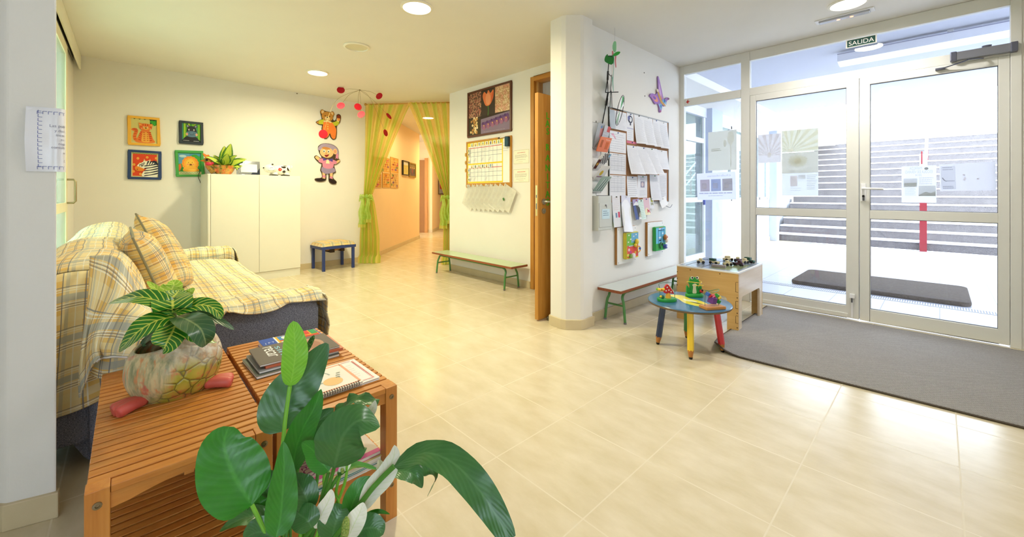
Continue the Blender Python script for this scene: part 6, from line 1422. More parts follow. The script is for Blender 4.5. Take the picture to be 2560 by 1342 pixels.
sheet(1648, 500, 1664, 521, 'small white tag hanging crooked at the lower right of the notice board', None, '#FFFFFF', lift=.02, rz=R(-18), group=LG, name='tag', cat='tag', off=.02)
q = MB(); q.use(mat('#6A6A70', .4, .7)); y_, z_ = nw(1666, 516); q.tube(smooth([(XN+.01, y_-.10, z_+.03), (XN+.025, y_-.03, z_), (XN+.03, y_+.03, z_-.01), (XN+.02, y_+.10, z_+.02)], 5, False), .003, 6); tag(q.build('wire_hook'), 'bent grey wire hook behind the crooked white tag', 'hook')
# letter box
t = thing('letter_box', 'grey metal letter box with pale blue note, fixed beside the pier', 'letter box', (XN+.001, 2.925, .808), NR)
LB = mat('#C9CBC2', .4, spec=.5, var=.02); BWd, BHt, BDp = .212, .30, .10
q = MB(); q.use(LB).cbox(0, BWd, -BDp, 0, 0, BHt, .008).use(mat('#8A8A84', .4)).lathe([(0, -.0005), (.004, -.0005)], 8, (-.0005, -.03, .06), 'x').lathe([(0, -.0005), (.004, -.0005)], 8, (-.0005, -.03, .25), 'x'); q.build('box_body', t)
q = MB(); q.use(LB).cbox(.012, BWd-.008, -BDp-.005, -BDp, .03, .238, .003); q.build('door', t)
q = MB(); q.use(mat('#17171A', .5)).cbox(.03, BWd-.02, -BDp+.012, -BDp+.042, BHt-.004, BHt+.004, .003); q.build('slot', t)
q = MB(); q.use(mat('#8C8C90', .3, .8)).lathe([(0, -.010), (.007, -.008), (.008, 0)], 12, (BWd*.5, -BDp-.004, .218), 'y').tube([(BWd*.5, -BDp-.014, .218), (BWd*.5, -BDp-.016, .195)], .003, 6); q.build('lock', t)
q = MB(); q.use(mat('#CDE3EC', .6)).box(.05, .168, -BDp-.0068, -BDp-.0052, .10, .185); a = Art(q, -BDp-.0068); a.rows(.065, .15, .165, .13, 3, '#5A7A94', RN, .005, .3); q.build('note', t)
# brochure rack of bent wire
t = thing('wire_rack', 'wire brochure rack with tiered holders beside the pier', 'brochure rack', (XN+.001, 2.965, 1.135), NR)
WG = mat('#7C7C7C', .35, .8); RW, RH = .145, .62
q = MB(); q.use(WG).tube([(0, -.004, 0), (0, -.004, RH), (RW, -.004, RH), (RW, -.004, 0), (0, -.004, 0)], .0025, 6); q.tube([(RW/2-.01, -.004, RH), (RW/2, -.004, RH+.018), (RW/2+.01, -.004, RH)], .002, 6); q.tube([(RW/2, -.004, 0), (RW/2, -.004, -.02)], .002, 6); q.build('back_wire', t)
for z in (.38, .22, .12, .02):
    q = MB(); q.use(WG)
    for x in (.012, RW-.012): q.tube([(x, -.004, z+.02), (x, -.014, z), (x, -.075, z+.07), (x, -.09, z+.10)], .002, 6)
    q.tube([(.012, -.09, z+.10), (RW-.012, -.09, z+.10)], .002, 6).tube([(.012, -.014, z), (RW-.012, -.014, z)], .002, 6); q.build('holder', t)
def brochure(label, z, h, w_, col_, art, tilt=38, off=.018, x=.0, lean=0, group='brochures in the wire rack', thk=.004):
    t = thing('brochure', label, 'brochure', (XN+off, 2.962+x, 1.135+z), (R(tilt), R(lean), NR), group)
    q = MB(); q.use(mat(col_, .35, spec=.5)).box(0, w_, -thk, 0, 0, h); a = Art(q, -thk); q.X = Matrix()
    if art: art(a, w_, h)
    q.build('cover', t)
brochure('orange folded flyer in the top tier of the wire rack', .36, .13, .165, '#E87A42', lambda a, W, H: (a.rect(W*.12, W*.32, H*.3, H*.8, '#B8623A'), a.rect(W*.58, W*.86, H*.2, H*.7, '#D06A38'), a.line([(W*.5, H*.85), (W*.95, H*.82)], .003, '#F8E4D0')), tilt=22, off=.06, x=-.01, thk=.008)
brochure('silver brochure standing behind the orange flyer in the top tier', .40, .21, .10, '#A8ACB0', lambda a, W, H: (a.rect(W*.5, W*.95, H*.4, H*.8, '#C88A8A'), a.ell(W*.6, H*.85, W*.12, H*.06, '#6A8AC0')), tilt=14, off=.025)
brochure('grey and red brochure at the right of the top tier', .40, .20, .09, '#C4C6CC', lambda a, W, H: (a.rect(W*.5, W, H*.75, H, '#C85A5A'), a.rows(W*.1, W*.9, H*.7, H*.2, 5, '#8A8C98', RN)), tilt=16, off=.032, x=.07, lean=6)
brochure('chequered black and white brochure with gold label in the second tier', .215, .16, .135, '#E8E4DC', lambda a, W, H: ([a.rect(W*(.3+.1*i), W*(.4+.1*i), H*(.35+.08*j), H*(.43+.08*j), '#2A2A3A') for i in range(7) for j in range(8) if (i+j) % 2], a.rect(0, W*.3, 0, H*.6, '#5A2A24'), a.ell(W*.15, H*.3, W*.1, H*.1, '#D0A040'), a.rect(W*.8, W, H*.8, H, '#8AB8D8')), off=.02)
brochure('white brochure with yellow picture in the third tier', .115, .15, .135, '#EFEAE4', lambda a, W, H: (a.ell(W*.45, H*.5, W*.16, H*.18, '#E6C040'), a.rect(W*.15, W*.75, H*.2, H*.28, '#B0889A')), off=.02)
brochure('grey green leaflet in the lowest tier of the wire rack', .015, .16, .14, '#9AB0A4', lambda a, W, H: [a.poly(sc([(.2+.12*k, .1), (.28+.12*k, .1), (.45+.12*k, .85), (.39+.12*k, .85)], W, H), ('#D8E0DC', '#5A7A74')[k % 2]) for k in range(5)], off=.02)
# activity boards
def actboard(label, y0, z0, panelart, pc, seed):
    t = thing('activity_board', label, 'wall toy', (XN+.001, y0, z0), NR, 'activity boards under the notice board')
    q = MB(); q.use(mat('#A8763E', .5)).cbox(0, .345, -.026, 0, 0, .352, .006).use(mat('#EFEDE8', .3)).box(.003, .342, -.029, -.0255, .003, .349)
    q.build('backboard', t)
    for x, z in ((.02, .02), (.325, .02), (.02, .33), (.325, .33)):
        q = MB(); q.use(mat('#C8C8C8', .3, .6)).lathe([(0, -.0315), (.006, -.031), (.007, -.029)], 10, (x, 0, z), 'y'); q.build('screw', t)
    q = MB(); q.use(mat(pc, .35, spec=.5)).cbox(.095, .325, -.066, -.029, .045, .300, .014); a = Art(q, -.066); q.X = Matrix.Translation((.10, 0, .05)); panelart(a, .22, .245); q.X = Matrix(); q.build('play_panel', t)
    r = random.Random(seed)
    return t
def a1(a, W, H):
    a.rect(0, W, 0, H, '#DCCB3A'); a.rect(W*.02, W*.98, H*.45, H*.98, '#7CBF4E'); a.rect(W*.4, W, H*.6, H*.98, '#6FB2D6'); a.rect(W*.05, W*.98, H*.04, H*.5, '#E4584A'); a.rect(W*.2, W*.9, H*.46, H*.5, '#C8D0D4'); a.rect(W*.45, W*.92, H*.66, H*.7, '#B8C4CC')
    for x, z, c in ((.15, .88, '#F4F0E0'), (.3, .72, '#F4F0E0'), (.1, .62, '#F4F0E0'), (.55, .82, '#E8E8F0'), (.75, .88, '#E8E8F0')): a.rect(W*x, W*(x+.1), H*z, H*(z+.05), c)
    for x, z, c in ((.2, .34, '#F2D0C8'), (.34, .24, '#C84A8A'), (.74, .2, '#F0C040'), (.12, .14, '#F0E070'), (.5, .12, '#B04A8A')): a.ell(W*x, H*z, W*.08, H*.06, c)
t = actboard('activity board with red and yellow play panel, left of the pair', 3.341, .458, a1, '#D2C43A', 1)
q = MB(); q.use(mat('#E8C83A', .35)).ell((.265, -.082, .205), (.028, .016, .028)).ell((.245, -.078, .17), (.02, .014, .02)); q.build('yellow_knob', t)
q = MB(); q.use(mat('#F0F0EC', .3)).lathe([(0, -.09), (.022, -.085), (.024, -.068)], 16, (.215, 0, .075), 'y'); q.build('white_wheel', t)
q = MB(); q.use(mat('#7A9A3A', .35)).lathe([(0, -.086), (.020, -.082), (.022, -.068)], 16, (.165, 0, .075), 'y'); q.build('green_wheel', t)
q = MB(); q.use(mat('#E8A83A', .35)).tube([(.315-.03*cos(k*.6)-.02, -.085, .13+.028*sin(k*.6)) for k in range(11)], .006, 8).use(mat('#3A6AC0', .35)).ell((.318, -.085, .135), (.010, .010, .014)); q.build('ring_slider', t)
def a2(a, W, H):
    a.rect(0, W, 0, H, '#35A852'); a.rect(W*.03, W*.97, H*.22, H*.97, '#6CBFE0'); a.rect(W*.03, W*.97, H*.05, H*.3, '#3FA64A')
    for x in (.25, .52, .84): a.rect(W*(x-.025), W*(x+.025), H*.2, H*.9, '#2A5A7A')
    a.rect(W*.25, W*.84, H*.84, H*.88, '#2A5A7A'); a.rect(W*.32, W*.56, H*.4, H*.46, '#2A3A4A'); a.rect(W*.3, W*.52, H*.52, H*.58, '#E8E8F0'); a.ell(W*.7, H*.72, W*.08, H*.04, '#DCECF4'); a.ell(W*.4, H*.92, W*.1, H*.03, '#DCECF4'); a.rows(W*.3, W*.75, H*.95, H*.95, 1, '#D84A3A', RN, .006)
t = actboard('activity board with green and blue slider panel, right of the pair', 3.920, .478, a2, '#2FA04A', 2)
q = MB(); q.use(mat('#2A6A3A', .35)).tube([(.20+.028*cos(k*.52), -.078, .10+.032*sin(k*.52)) for k in range(9)], .008, 8); q.build('horseshoe_slider', t)
q = MB(); q.use(mat('#B8763A', .4)).ell((.27, -.086, .185), (.024, .018, .030)).use(mat('#F0DCC8', .4)).ell((.295, -.088, .150), (.022, .018, .026)).use(mat('#C8563A', .4)).ell((.30, -.086, .185), (.014, .014, .016)); q.build('animal_knob', t)
q = MB(); q.use(mat('#4A5AA8', .35)).lathe([(0, -.10), (.022, -.096), (.026, -.068)], 16, (.285, 0, .085), 'y').use(mat('#E0E0F0', .3)).ell((.285, -.10, .085), (.010, .006, .010)); q.build('blue_wheel', t)
# butterfly
t = thing('butterfly_cutout', 'purple wooden butterfly cut-out on the wall above the notice board', 'wall decoration', (XN+.002, 3.985, 2.01), NR)
PUR = '#B48AD0'
bt = [(.20, .235), (.185, .36), (.205, .372), (.26, .27), (.31, .17), (.33, .15), (.36, .165), (.40, .185), (.455, .185), (.44, .165), (.40, .15), (.385, .125), (.33, .115), (.36, .09), (.33, .075), (.28, .10), (.285, .06), (.27, .03), (.255, .0), (.225, .0), (.22, .03), (.215, .055), (.18, .085), (.13, .07), (.09, .095), (.03, .13), (.005, .135), (.03, .165), (.08, .175), (.13, .17)]
q = MB(); q.use(mat('#A07EC0', .5)).prism(smooth(bt, 2), -.014, 0); a = Art(q, -.014)
a.poly(smooth([(.195, .23), (.192, .35), (.205, .365), (.26, .265), (.305, .165), (.27, .145), (.23, .18)], 3), PUR); a.poly(smooth([(.21, .23), (.21, .31), (.235, .26), (.27, .185), (.25, .17)], 3), '#D9B4E0'); a.poly(smooth([(.25, .20), (.275, .165), (.29, .15), (.265, .15)], 3), '#E6A088')
a.poly(smooth([(.16, .165), (.08, .172), (.02, .14), (.06, .115), (.12, .075), (.18, .09), (.22, .13)], 3), '#A97CC8'); a.poly(smooth([(.15, .15), (.08, .15), (.07, .125), (.13, .095), (.19, .11)], 3), '#EBA088'); a.poly(smooth([(.13, .145), (.08, .148), (.075, .13), (.11, .115), (.14, .125)], 3), '#8A6AC0')
a.poly(smooth([(.30, .15), (.33, .14), (.37, .13), (.38, .10), (.33, .115), (.29, .12)], 3), '#8AC0D8'); a.poly(smooth([(.20, .08), (.27, .09), (.275, .05), (.25, .025), (.225, .05)], 3), '#8AB4D8'); a.ell(.335, .135, .02, .018, '#3A7AB8'); a.ell(.25, .065, .012, .018, '#3A7AB8')
a.ell(.242, .008, .016, .012, '#A85A8A'); a.ell(.43, .175, .022, .010, '#9A6A8A'); a.poly(smooth([(.165, .215), (.20, .215), (.27, .13), (.36, .085), (.33, .08), (.24, .11)], 3), '#D9AE5E'); a.ell(.175, .222, .022, .018, '#EBD8C0')
q.build('panel', t); bmesh_fix(t.children[0])
q = MB(); q.use(mat('#6A6A6A', .5))
q.ell((XN+.002, 3.90, 2.373), (.004, .006, .006)); tag(q.build('screw_plug'), 'upper dark wall plug left of the butterfly', 'wall plug', 'wall plugs')
q = MB(); q.use(mat('#6A6A6A', .5)).ell((XN+.002, 3.915, 2.136), (.004, .006, .006)); tag(q.build('screw_plug'), 'lower dark wall plug left of the butterfly', 'wall plug', 'wall plugs')
# frog wind spinner hanging in front of the notice wall
DS = 3.62; sx = pw(1537, 100, DS); t = thing('wind_spinner', 'green frog on bicycle wind spinner hanging beside the pier', 'wind spinner', tuple(sx)); s0 = sx
def P_(u, v, d=0.): return pw(u, v, DS+d)-s0
BKM = mat('#1C1C20', .45); FG = mat('#2FA23E', .5); FG2 = mat('#1F7A30', .55); FGL = mat('#8FD0A0', .5); TEAL = mat('#7FC0B0', .5); NY = mat('#F2F4F2', .6); PK = mat('#E08A94', .5)
q = MB(); q.use(mat('#C8C8C8', .3, .6)).tube([(0, 0, -.02), (0, 0, CEIL-s0.z)], .0012, 5); q.build('string', t)
q = MB(); q.use(BKM)
for a, b, r in (((1523, 140), (1520, 180), .004), ((1520, 178), (1519, 200), .009), ((1519, 196), (1514, 232), .004), ((1519, 200), (1520, 230), .003), ((1514, 231), (1546, 230), .004), ((1520, 232), (1517, 250), .008), ((1518, 246), (1515, 264), .010), ((1515, 262), (1499, 345), .0045), ((1500, 342), (1499, 356), .007), ((1498, 352), (1491, 392), .0045), ((1529, 230), (1530, 270), .003), ((1531, 270), (1558, 278), .004), ((1514, 140), (1535, 140), .004)): q.tube([P_(*a), P_(*b)], r, 7)
q.tube([P_(1521, 183), P_(1526, 190), P_(1530, 189)], .003, 6); q.build('rod_frame', t)
def wheelf(cu, cv, ru, rv, tiltu):
    c = P_(cu, cv); q = MB(); q.use(BKM); k_ = DS/F
    up_ = Vector((0, 0, 1)); ax = rgt*(ru*k_)+fwd*sqrt(max(0, (rv*k_)**2-(ru*k_)**2)); uz = (up_*rv*k_+rgt*tiltu*k_)
    pts = [c+ax*cos(2*pi*k/36)+uz*sin(2*pi*k/36) for k in range(37)]; q.tube(pts, .0028, 6, False); w_ = q.build('wheel_rim', t)
    n = ax.cross(uz).normalized(); q = MB()
    for k in range(12):
        a0, a1_ = 2*pi*k/12, 2*pi*(k+.9)/12; m = {2: FG2, 3: FG, 8: FG, 9: FG2}.get(k, NY)
        if k in (0, 5, 6, 11): continue
        q.use(m); q.f([q.v(c), q.v(c+(ax*cos(a0)+uz*sin(a0))*.95+n*.003), q.v(c+(ax*cos(a1_)+uz*sin(a1_))*.95-n*.003)])
    q.build('wheel_sail', t, solid=.0012)
    q = MB(); q.use(BKM).ell(tuple(c), (.008, .008, .008)); q.build('hub', t)
wheelf(1527, 229, 10, 40, 2); wheelf(1550, 276, 15, 37, 9)
def cut(pts, m, nm, d=0., th_=.006):
    P2 = [P_(u, v, d) for u, v in smooth(pts, 3)]; q = MB(); q.use(m); A = [q.v(p) for p in P2]; B_ = [q.v(p+fwd*th_) for p in P2]; q.f(A); q.f(B_[::-1])
    for i in range(len(A)): q.f([A[i], B_[i], B_[(i+1) % len(A)], A[(i+1) % len(A)]])
    o = q.build(nm, t); bmesh_fix(o)
cut([(1535, 104), (1540, 104), (1541, 116), (1540, 128), (1536, 130), (1532, 122), (1532, 112)], FGL, 'frog_head', -.01)
cut([(1530, 134), (1535, 133), (1535, 165), (1533, 200), (1534, 226), (1533, 226), (1531, 200), (1530, 165)], TEAL, 'frog_body')
cut([(1513, 142), (1519, 135), (1521, 141), (1534, 142), (1534, 155), (1529, 161), (1520, 158), (1512, 152)], FG2, 'frog_leg', -.02)
cut([(1531, 139), (1540, 130), (1550, 129), (1549, 134), (1541, 139)], FG, 'frog_arm', -.03)
cut([(1530, 128), (1533, 128), (1534, 138), (1531, 138)], PK, 'scarf', -.02); cut([(1538, 140), (1541, 140), (1540, 152), (1541, 167), (1539, 167), (1537, 152)], PK, 'scarf', -.02)
cut([(1530, 162), (1534, 162), (1532, 190), (1530, 190)], NY, 'frog_belly', -.012)
# ================================================================ by the entrance: mat, tables, toys, papers on the glass
g = N('ribbed_mat'); o_ = g.tc(); xyz = g.sep(o_); f_ = g.noise(o_, 130., 4, .8); wv = g.math('SINE', g.math('MULTIPLY', xyz[0], 420.)); wv2 = g.math('SINE', g.math('MULTIPLY', xyz[1], 420.)); h_ = g.math('ADD', g.math('MULTIPLY', g.math('MULTIPLY', wv, wv2), .5), f_)
b_ = g.noise(g.scale(o_, (1., 3., 1.)), 4., 4); g.base(g.mix(g.ramp(h_, [(.1, 0.), (.9, 1.)]), g.mix(b_, '#77736E', '#837E78'), g.mix(b_, '#BDB8B2', '#C9C4BE'))); g.rough(.95); g.bump(h_, .9, .006); MATM = g.m
MX0, MX1 = -1.17, 2.30
def fm(a, b):
    y0, y1 = 3.070+.062*(MX0+a*(MX1-MX0)+.98), 4.66; x = MX0+a*(MX1-MX0); y = y0+b*(y1-y0)
    dc = sqrt((x-MX0)**2+((y-y0)*.8)**2); c_ = max(0, 1-dc/.26); x += .05*c_*c_
    return (x+.03*c_, y+.02*c_, .006+.055*c_*c_)
t = thing('entrance_mat', 'large grey ribbed mat with curled corner inside the entrance doors', 'mat', (0, 0, 0))
q = MB(); q.use(MATM).grid(lambda a, b: fm(a, b), 120, 60); q.build('ribbed_surface', t, solid=.008)
q = MB(); q.use(mat('#4E4234', .7)); ed = [fm(k/60, 0) for k in range(61)]; q.tube([(x, y-.004, z+.001) for x, y, z in ed], .0065, 6, sq=.8); ed = [fm(0, k/40) for k in range(41)]; q.tube([(x-.004, y, z+.001) for x, y, z in ed], .0065, 6, sq=.8); q.build('border', t)
# ---------------------------------------------------------------- plywood play table with road top
PLY = wood_mat('birch_ply_shaded', '#CFA05A', '#E0B876', .6, .4, 0, .15); PLYX = wood_mat('birch_ply_side', '#DCC4A4', '#E8D6BC', .6, .35, 1, .2)  # front and rear ply has its shade mixed into the colour
ax0, ax1, ay0, ay1, HT = -1.625, -1.120, 3.645, 4.305, .482
t = thing('play_table', 'square plywood play table with printed road top near the entrance', 'table', (ax0, ay0, 0))
L_, D_ = ax1-ax0, ay1-ay0
def apron(x0, x1, leg, zb, r=.03):
    n = 6; pts = [(x0, 0), (x0+leg, 0), (x0+leg, zb-r)]+[(x0+leg+r-r*cos(k*pi/2/n), zb-r+r*sin(k*pi/2/n)) for k in range(1, n+1)]
    pts += [(x1-leg-r+r*sin(k*pi/2/n), zb-r+r*cos(k*pi/2/n)) for k in range(0, n)]+[(x1-leg, zb-r), (x1-leg, 0), (x1, 0), (x1, HT-.012), (x0, HT-.012)]
    return pts
DK = mat('#4A3218', .7)
for yy, nm in ((0, 'front_panel'), (D_-.018, 'rear_panel')):
    q = MB(); q.use(PLY).prism(apron(0, L_, .085, .27), yy, yy+.018)
    if yy == 0:
        q.use(DK)
        for z0, z1 in ((.32, .40), (.185, .245), (.065, .125)):
            for a in ((L_-.018, L_-.0005, z1, z1+.003), (L_-.018, L_-.0005, z0, z0+.003), (L_-.021, L_-.018, z0, z1)): q.box(a[0], a[1], -.0006, .001, a[2], a[3])
        for x, z in ((.12, HT-.03), (L_*.72, HT-.03), (L_-.008, .275), (L_-.008, .15), (L_-.008, .03), (.004, .42), (.004, .36), (.004, .30), (.004, .2)): q.lathe([(0, -.0006), (.005, -.0006), (.005, .001)], 8, (x, 0, z), 'y')
    o = q.build(nm, t, bevel=.0015); bmesh_fix(o)
for xx, nm in ((0, 'side_panel'), (L_-.018, 'side_panel')):
    q = MB(); q.use(PLYX); pts = apron(.019, D_-.019, .066, .27); A = [q.v((xx, y, z)) for y, z in pts]; B_ = [q.v((xx+.018, y, z)) for y, z in pts]; q.f(A); q.f(B_[::-1])
    for i in range(len(pts)): q.f([A[i], B_[i], B_[(i+1) % len(pts)], A[(i+1) % len(pts)]])
    o = q.build(nm, t); bmesh_fix(o)
q = MB(); q.use(mat('#EDEBE6', .35)).box(-.002, L_+.002, -.002, D_+.002, HT-.012, HT-.0012); q.use(mat('#9AA6B4', .12, spec=.6)).box(.012, L_-.012, .012, D_-.012, HT-.0012, HT)
q.X = Matrix(((1, 0, 0, 0), (0, 0, 1, 0), (0, -1, 0, HT), (0, 0, 0, 1))); a = Art(q, 0)
def rd(x0, x1, z0, z1, h): a.col(h, .15); q.f([q.v((x, a.y, z)) for x, z in ((x0, z0), (x1, z0), (x1, z1), (x0, z1))])
rd(.26, .47, .05, .45, '#7E8A6A'); rd(.30, .44, .10, .38, '#8A966E')
for k in range(9): rd(.10+.02*(k % 3), .13+.02*(k % 3), .05+.07*k, .058+.07*k, '#4A4E5A')
rd(.06, .07, .03, .63, '#6A7280'); rd(.2, .21, .03, .63, '#6A7280'); rd(.03, .47, .48, .50, '#6A7280')
q.X = Matrix(); q.build('road_top', t)
# toy cars
CREAM, DGR, PLUM, BK = mat('#D9CBA0', .45), mat('#1F4A38', .35), mat('#4A2434', .35), mat('#1A1A1A', .4)
def car(label, u, v, rz, body, cab, kind):
    p = at(u, v, 'z', HT); t = thing('toy_car', label, 'toy car', (p.x, p.y, HT+.0008), rz, 'wooden toy vehicles on the play table')
    L2, W2 = (.088, .034) if kind != 'small' else (.066, .036)
    q = MB(); q.use(body).cbox(-L2/2, L2/2, -W2/2, W2/2, .008, .028, .005)
    q.build('chassis', t)
    q = MB(); q.use(cab)
    if kind == 'truck': q.cbox(-L2/2+.002, L2*.12, -W2/2, W2/2, .028, .050, .004)
    elif kind == 'jeep': q.cbox(-L2*.30, L2*.18, -W2/2+.003, W2/2-.003, .028, .048, .006)
    elif kind == 'pickup': q.cbox(-L2*.05, L2*.3, -W2/2+.002, W2/2-.002, .028, .050, .005)
    else: q.cbox(-L2*.25, L2*.2, -W2/2+.003, W2/2-.003, .028, .047, .008)
    q.build('cab', t)
    for x in (-L2*.3, L2*.3):
        for y, s in ((-W2/2, -1), (W2/2, 1)):
            q = MB(); q.use(BK).lathe([(0, y+s*.008), (.011, y+s*.007), (.013, y+s*.004), (.013, y-s*.001), (0, y-s*.001)], 14, (x, 0, .0125), 'y'); q.build('wheel', t)
for a in (('cream toy car nearest the left edge of the play table', 1752, 658, R(25), CREAM, CREAM, 'small'), ('dark green and cream toy lorry left of centre on the play table', 1786, 660, R(-12), CREAM, DGR, 'truck'),
    ('cream jeep at the back of the toy vehicles', 1820, 652, R(50), CREAM, CREAM, 'jeep'), ('cream toy car with black wheels in front of the jeep', 1819, 664, R(60), CREAM, CREAM, 'small'), ('plum toy pickup near the front of the play table', 1846, 664, R(-8), PLUM, PLUM, 'pickup'),
    ('small cream toy car beside the plum pickup', 1862, 658, R(70), CREAM, CREAM, 'small'), ('dark green toy van at the right end of the play table', 1874, 657, R(-15), DGR, DGR, 'truck'), ('small plum toy car behind the plum pickup', 1845, 654.5, R(10), PLUM, CREAM, 'small')): car(*a)
p = at(1797, 668, 'z', HT); q = MB(); q.use(mat('#9A8C8C', .4)).cbox(-.055, .055, -.014, .014, 0, .022, .003); tag(q.build('toy_block', loc=(p.x, p.y, HT+.0008), rot=R(5)), 'grey wooden block lying at the front of the play table', 'toy block')
# ---------------------------------------------------------------- round table on pencil legs
RX, RY, RT, RR_ = -1.25, 3.00, .345, .282
t = thing('round_table', 'small round blue table on four coloured pencil legs', 'table', (RX, RY, 0))
BT = mat('#3F6E92', .22, spec=.5, var=.08)
q = MB(); q.use(mat('#6E5A40', .5)).lathe([(0, RT-.020), (RR_-.004, RT-.020), (RR_, RT-.014), (RR_, RT-.006)], 64).use(BT).lathe([(RR_, RT-.006), (RR_-.005, RT-.0005), (RR_-.02, RT), (0, RT)], 64)
q.X = Matrix(((1, 0, 0, 0), (0, 0, 1, 0), (0, -1, 0, RT), (0, 0, 0, 1))); a = Art(q, 0)
mm = mat('#E9D94A', .22, spec=.5)
a.poly(smooth([(-.17, .08), (-.10, .12), (-.02, .07), (.06, .06), (.14, .00), (.20, -.05), (.14, -.09), (.08, -.10), (.0, -.08), (-.06, -.02), (-.12, .02), (-.20, .04)], 4), mm); a.poly(smooth([(-.05, .02), (.02, .03), (.06, .0), (.0, -.02)], 4), mat('#F4F0C0', .22)); a.poly(smooth([(.02, -.02), (.06, -.01), (.12, -.03), (.06, -.035)], 4), mat('#4A4A3A', .3))
q.X = Matrix(); q.build('tabletop', t)
q = MB(); q.use(mat('#2A3A50', .5)).box(-.16, .16, -.02, .02, RT-.035, RT-.0205).box(-.02, .02, -.16, .16, RT-.034, RT-.0206); q.build('cross_rail', t)
for fx, fy, hx, nm in ((-.19, -.095, '#26385A', 'blue'), (.095, -.196, '#EFC92E', 'yellow'), (.198, .098, '#D22A30', 'red'), (-.099, .201, '#3F8A4A', 'green')):
    q = MB(); P0 = Vector((fx, fy, 0)); P1 = Vector((fx*.80, fy*.80, RT-.02)); d = P1-P0; k = .165
    q.use(mat(hx, .3, spec=.5)).tube([P0+d*(k+.005), P0+d], [.0215, .0215], 6); ptp = P0+d*k
    z_ = [P0+d*(k+.03*(1 if j % 2 else -1)*.5+.005) for j in range(12)]
    q.use(mat('#B9793A', .5)).tube([P0+d*.04, P0+d*(k-.01), P0+d*(k+.02)], [.0125, .0195, .0205], 12).use(BK).tube([P0, P0+d*.012, P0+d*.045], [.0095, .0115, .0128], 12)
    o = q.build('leg', t); o['label'] = nm+' pencil leg'
# bead mazes
def onround(u, v): p = at(u, v, 'z', RT); return (p.x, p.y, RT+.0008)
WGR = mat('#2E7A5A', .35, .3); YLW = mat('#EBCB3A', .35); REDT = mat('#D0302E', .35)
p = onround(1667, 752); t = thing('bead_maze', 'bead maze with red spotted mushroom on green base', 'toy', p, TH, 'bead mazes on the round table')
q = MB(); q.use(mat('#2C9A3E', .35)).lathe([(0, 0), (.068, 0), (.07, .004), (.07, .018), (.066, .022), (0, .022)], 36); 
for v_ in q.b.verts: v_.co.y *= .72
q.build('base', t)
q = MB(); q.use(mat('#E0A83A', .4)).lathe([(.02, .022), (.016, .045), (.008, .06), (0, .06)], 16, (.01, 0, 0)); q.build('mushroom_stem', t)
q = MB(); q.use(REDT).prism(smooth([(-.022, .06), (-.018, .098), (.002, .12), (.022, .10), (.046, .062), (.048, .052), (.02, .056)], 4), -.008, .008); a = Art(q, -.008)
for x, z in ((.0, .10), (.012, .08), (-.008, .075), (.028, .068)): a.ell(x, z, .005, .005, '#F4F0EA')
q.use(mat('#F0E8D8', .4))
for k in range(6): q.box(.010+.007*k, .013+.007*k, -.012, .012, .118-.010*k, .122-.010*k)
q.build('mushroom_cap', t)
q = MB(); q.use(WGR).tube(smooth([(-.052, 0, .02), (-.052, 0, .09), (-.06, -.01, .125), (-.02, -.03, .14), (.03, -.02, .135), (.055, 0, .11), (.058, 0, .02)], 6, False), .0016, 6); q.build('wire', t)
q = MB(); q.use(YLW).tube(smooth([(-.075, -.02, .09), (-.05, -.03, .088), (-.03, -.028, .092)], 4, False), .010, 10).use(mat('#7CB83A', .35)).ell((-.075, -.02, .09), (.012, .010, .010)).use(REDT).ell((-.052, -.04, .09), (.006, .004, .006)); q.build('caterpillar_bead', t)
q = MB(); q.use(mat('#2A6A4A', .35)).ell((-.038, -.02, .034), (.012, .012, .014)).use(YLW).ell((-.05, -.02, .036), (.009, .009, .009)); q.build('bead', t)
p = onround(1736, 741); t = thing('bead_maze', 'bead maze with green wooden frog on green base', 'toy', p, TH, 'bead mazes on the round table')
q = MB(); q.use(mat('#2C9A3E', .35)).lathe([(0, 0), (.066, 0), (.068, .004), (.068, .018), (.064, .022), (0, .022)], 36)
for v_ in q.b.verts: v_.co.y *= .62
q.build('base', t)
q = MB(); q.use(mat('#2C9A3E', .35)).prism(smooth([(-.05, .022), (-.062, .05), (-.058, .085), (-.04, .062), (-.036, .085), (-.045, .105), (-.036, .13), (-.03, .148), (-.02, .142), (-.006, .146), (.006, .146), (.016, .142), (.026, .146), (.028, .126), (.036, .105), (.026, .085), (.028, .062), (.048, .085), (.052, .05), (.04, .022)], 3), -.008, .008); a = Art(q, -.008)
a.ell(-.022, .143, .011, .011, '#F4F4EA'); a.ell(.018, .143, .011, .011, '#F4F4EA'); a.ell(-.020, .143, .006, .007, '#101010'); a.ell(.016, .143, .006, .007, '#101010'); a.poly(smooth([(-.018, .03), (-.014, .075), (-.02, .09), (.0, .10), (.014, .09), (.008, .07), (.012, .03), (-.003, .024)], 4), '#EFE9C8')
a.line([(-.034, .05), (-.04, .075)], .003, '#1A6A2A'); a.line([(.026, .05), (.032, .075)], .003, '#1A6A2A'); a.line([(-.05, .03), (-.025, .028)], .003, '#1A6A2A'); a.line([(.02, .028), (.042, .03)], .003, '#1A6A2A'); q.build('frog', t)
q = MB(); q.use(YLW).tube([(.055*cos(k*.35)*1.0-.004, .03*sin(k*.35)-.005, .112+.004*sin(k*.7)) for k in range(19)], .0026, 6).tube([(.03+.03*cos(k*.5), .02*sin(k*.5)-.012, .088) for k in range(14)], .0024, 6); q.build('wire_loop', t)
q = MB(); q.use(mat('#C8C8C8', .3, .7)).tube([(.055, 0, .02), (.055, 0, .11)], .0014, 6); q.build('post', t)
q = MB(); q.use(REDT).ell((.047, -.012, .042), (.014, .012, .013)).use(BK).ell((.050, -.022, .052), (.008, .006, .007)); q.build('ladybird_bead', t)
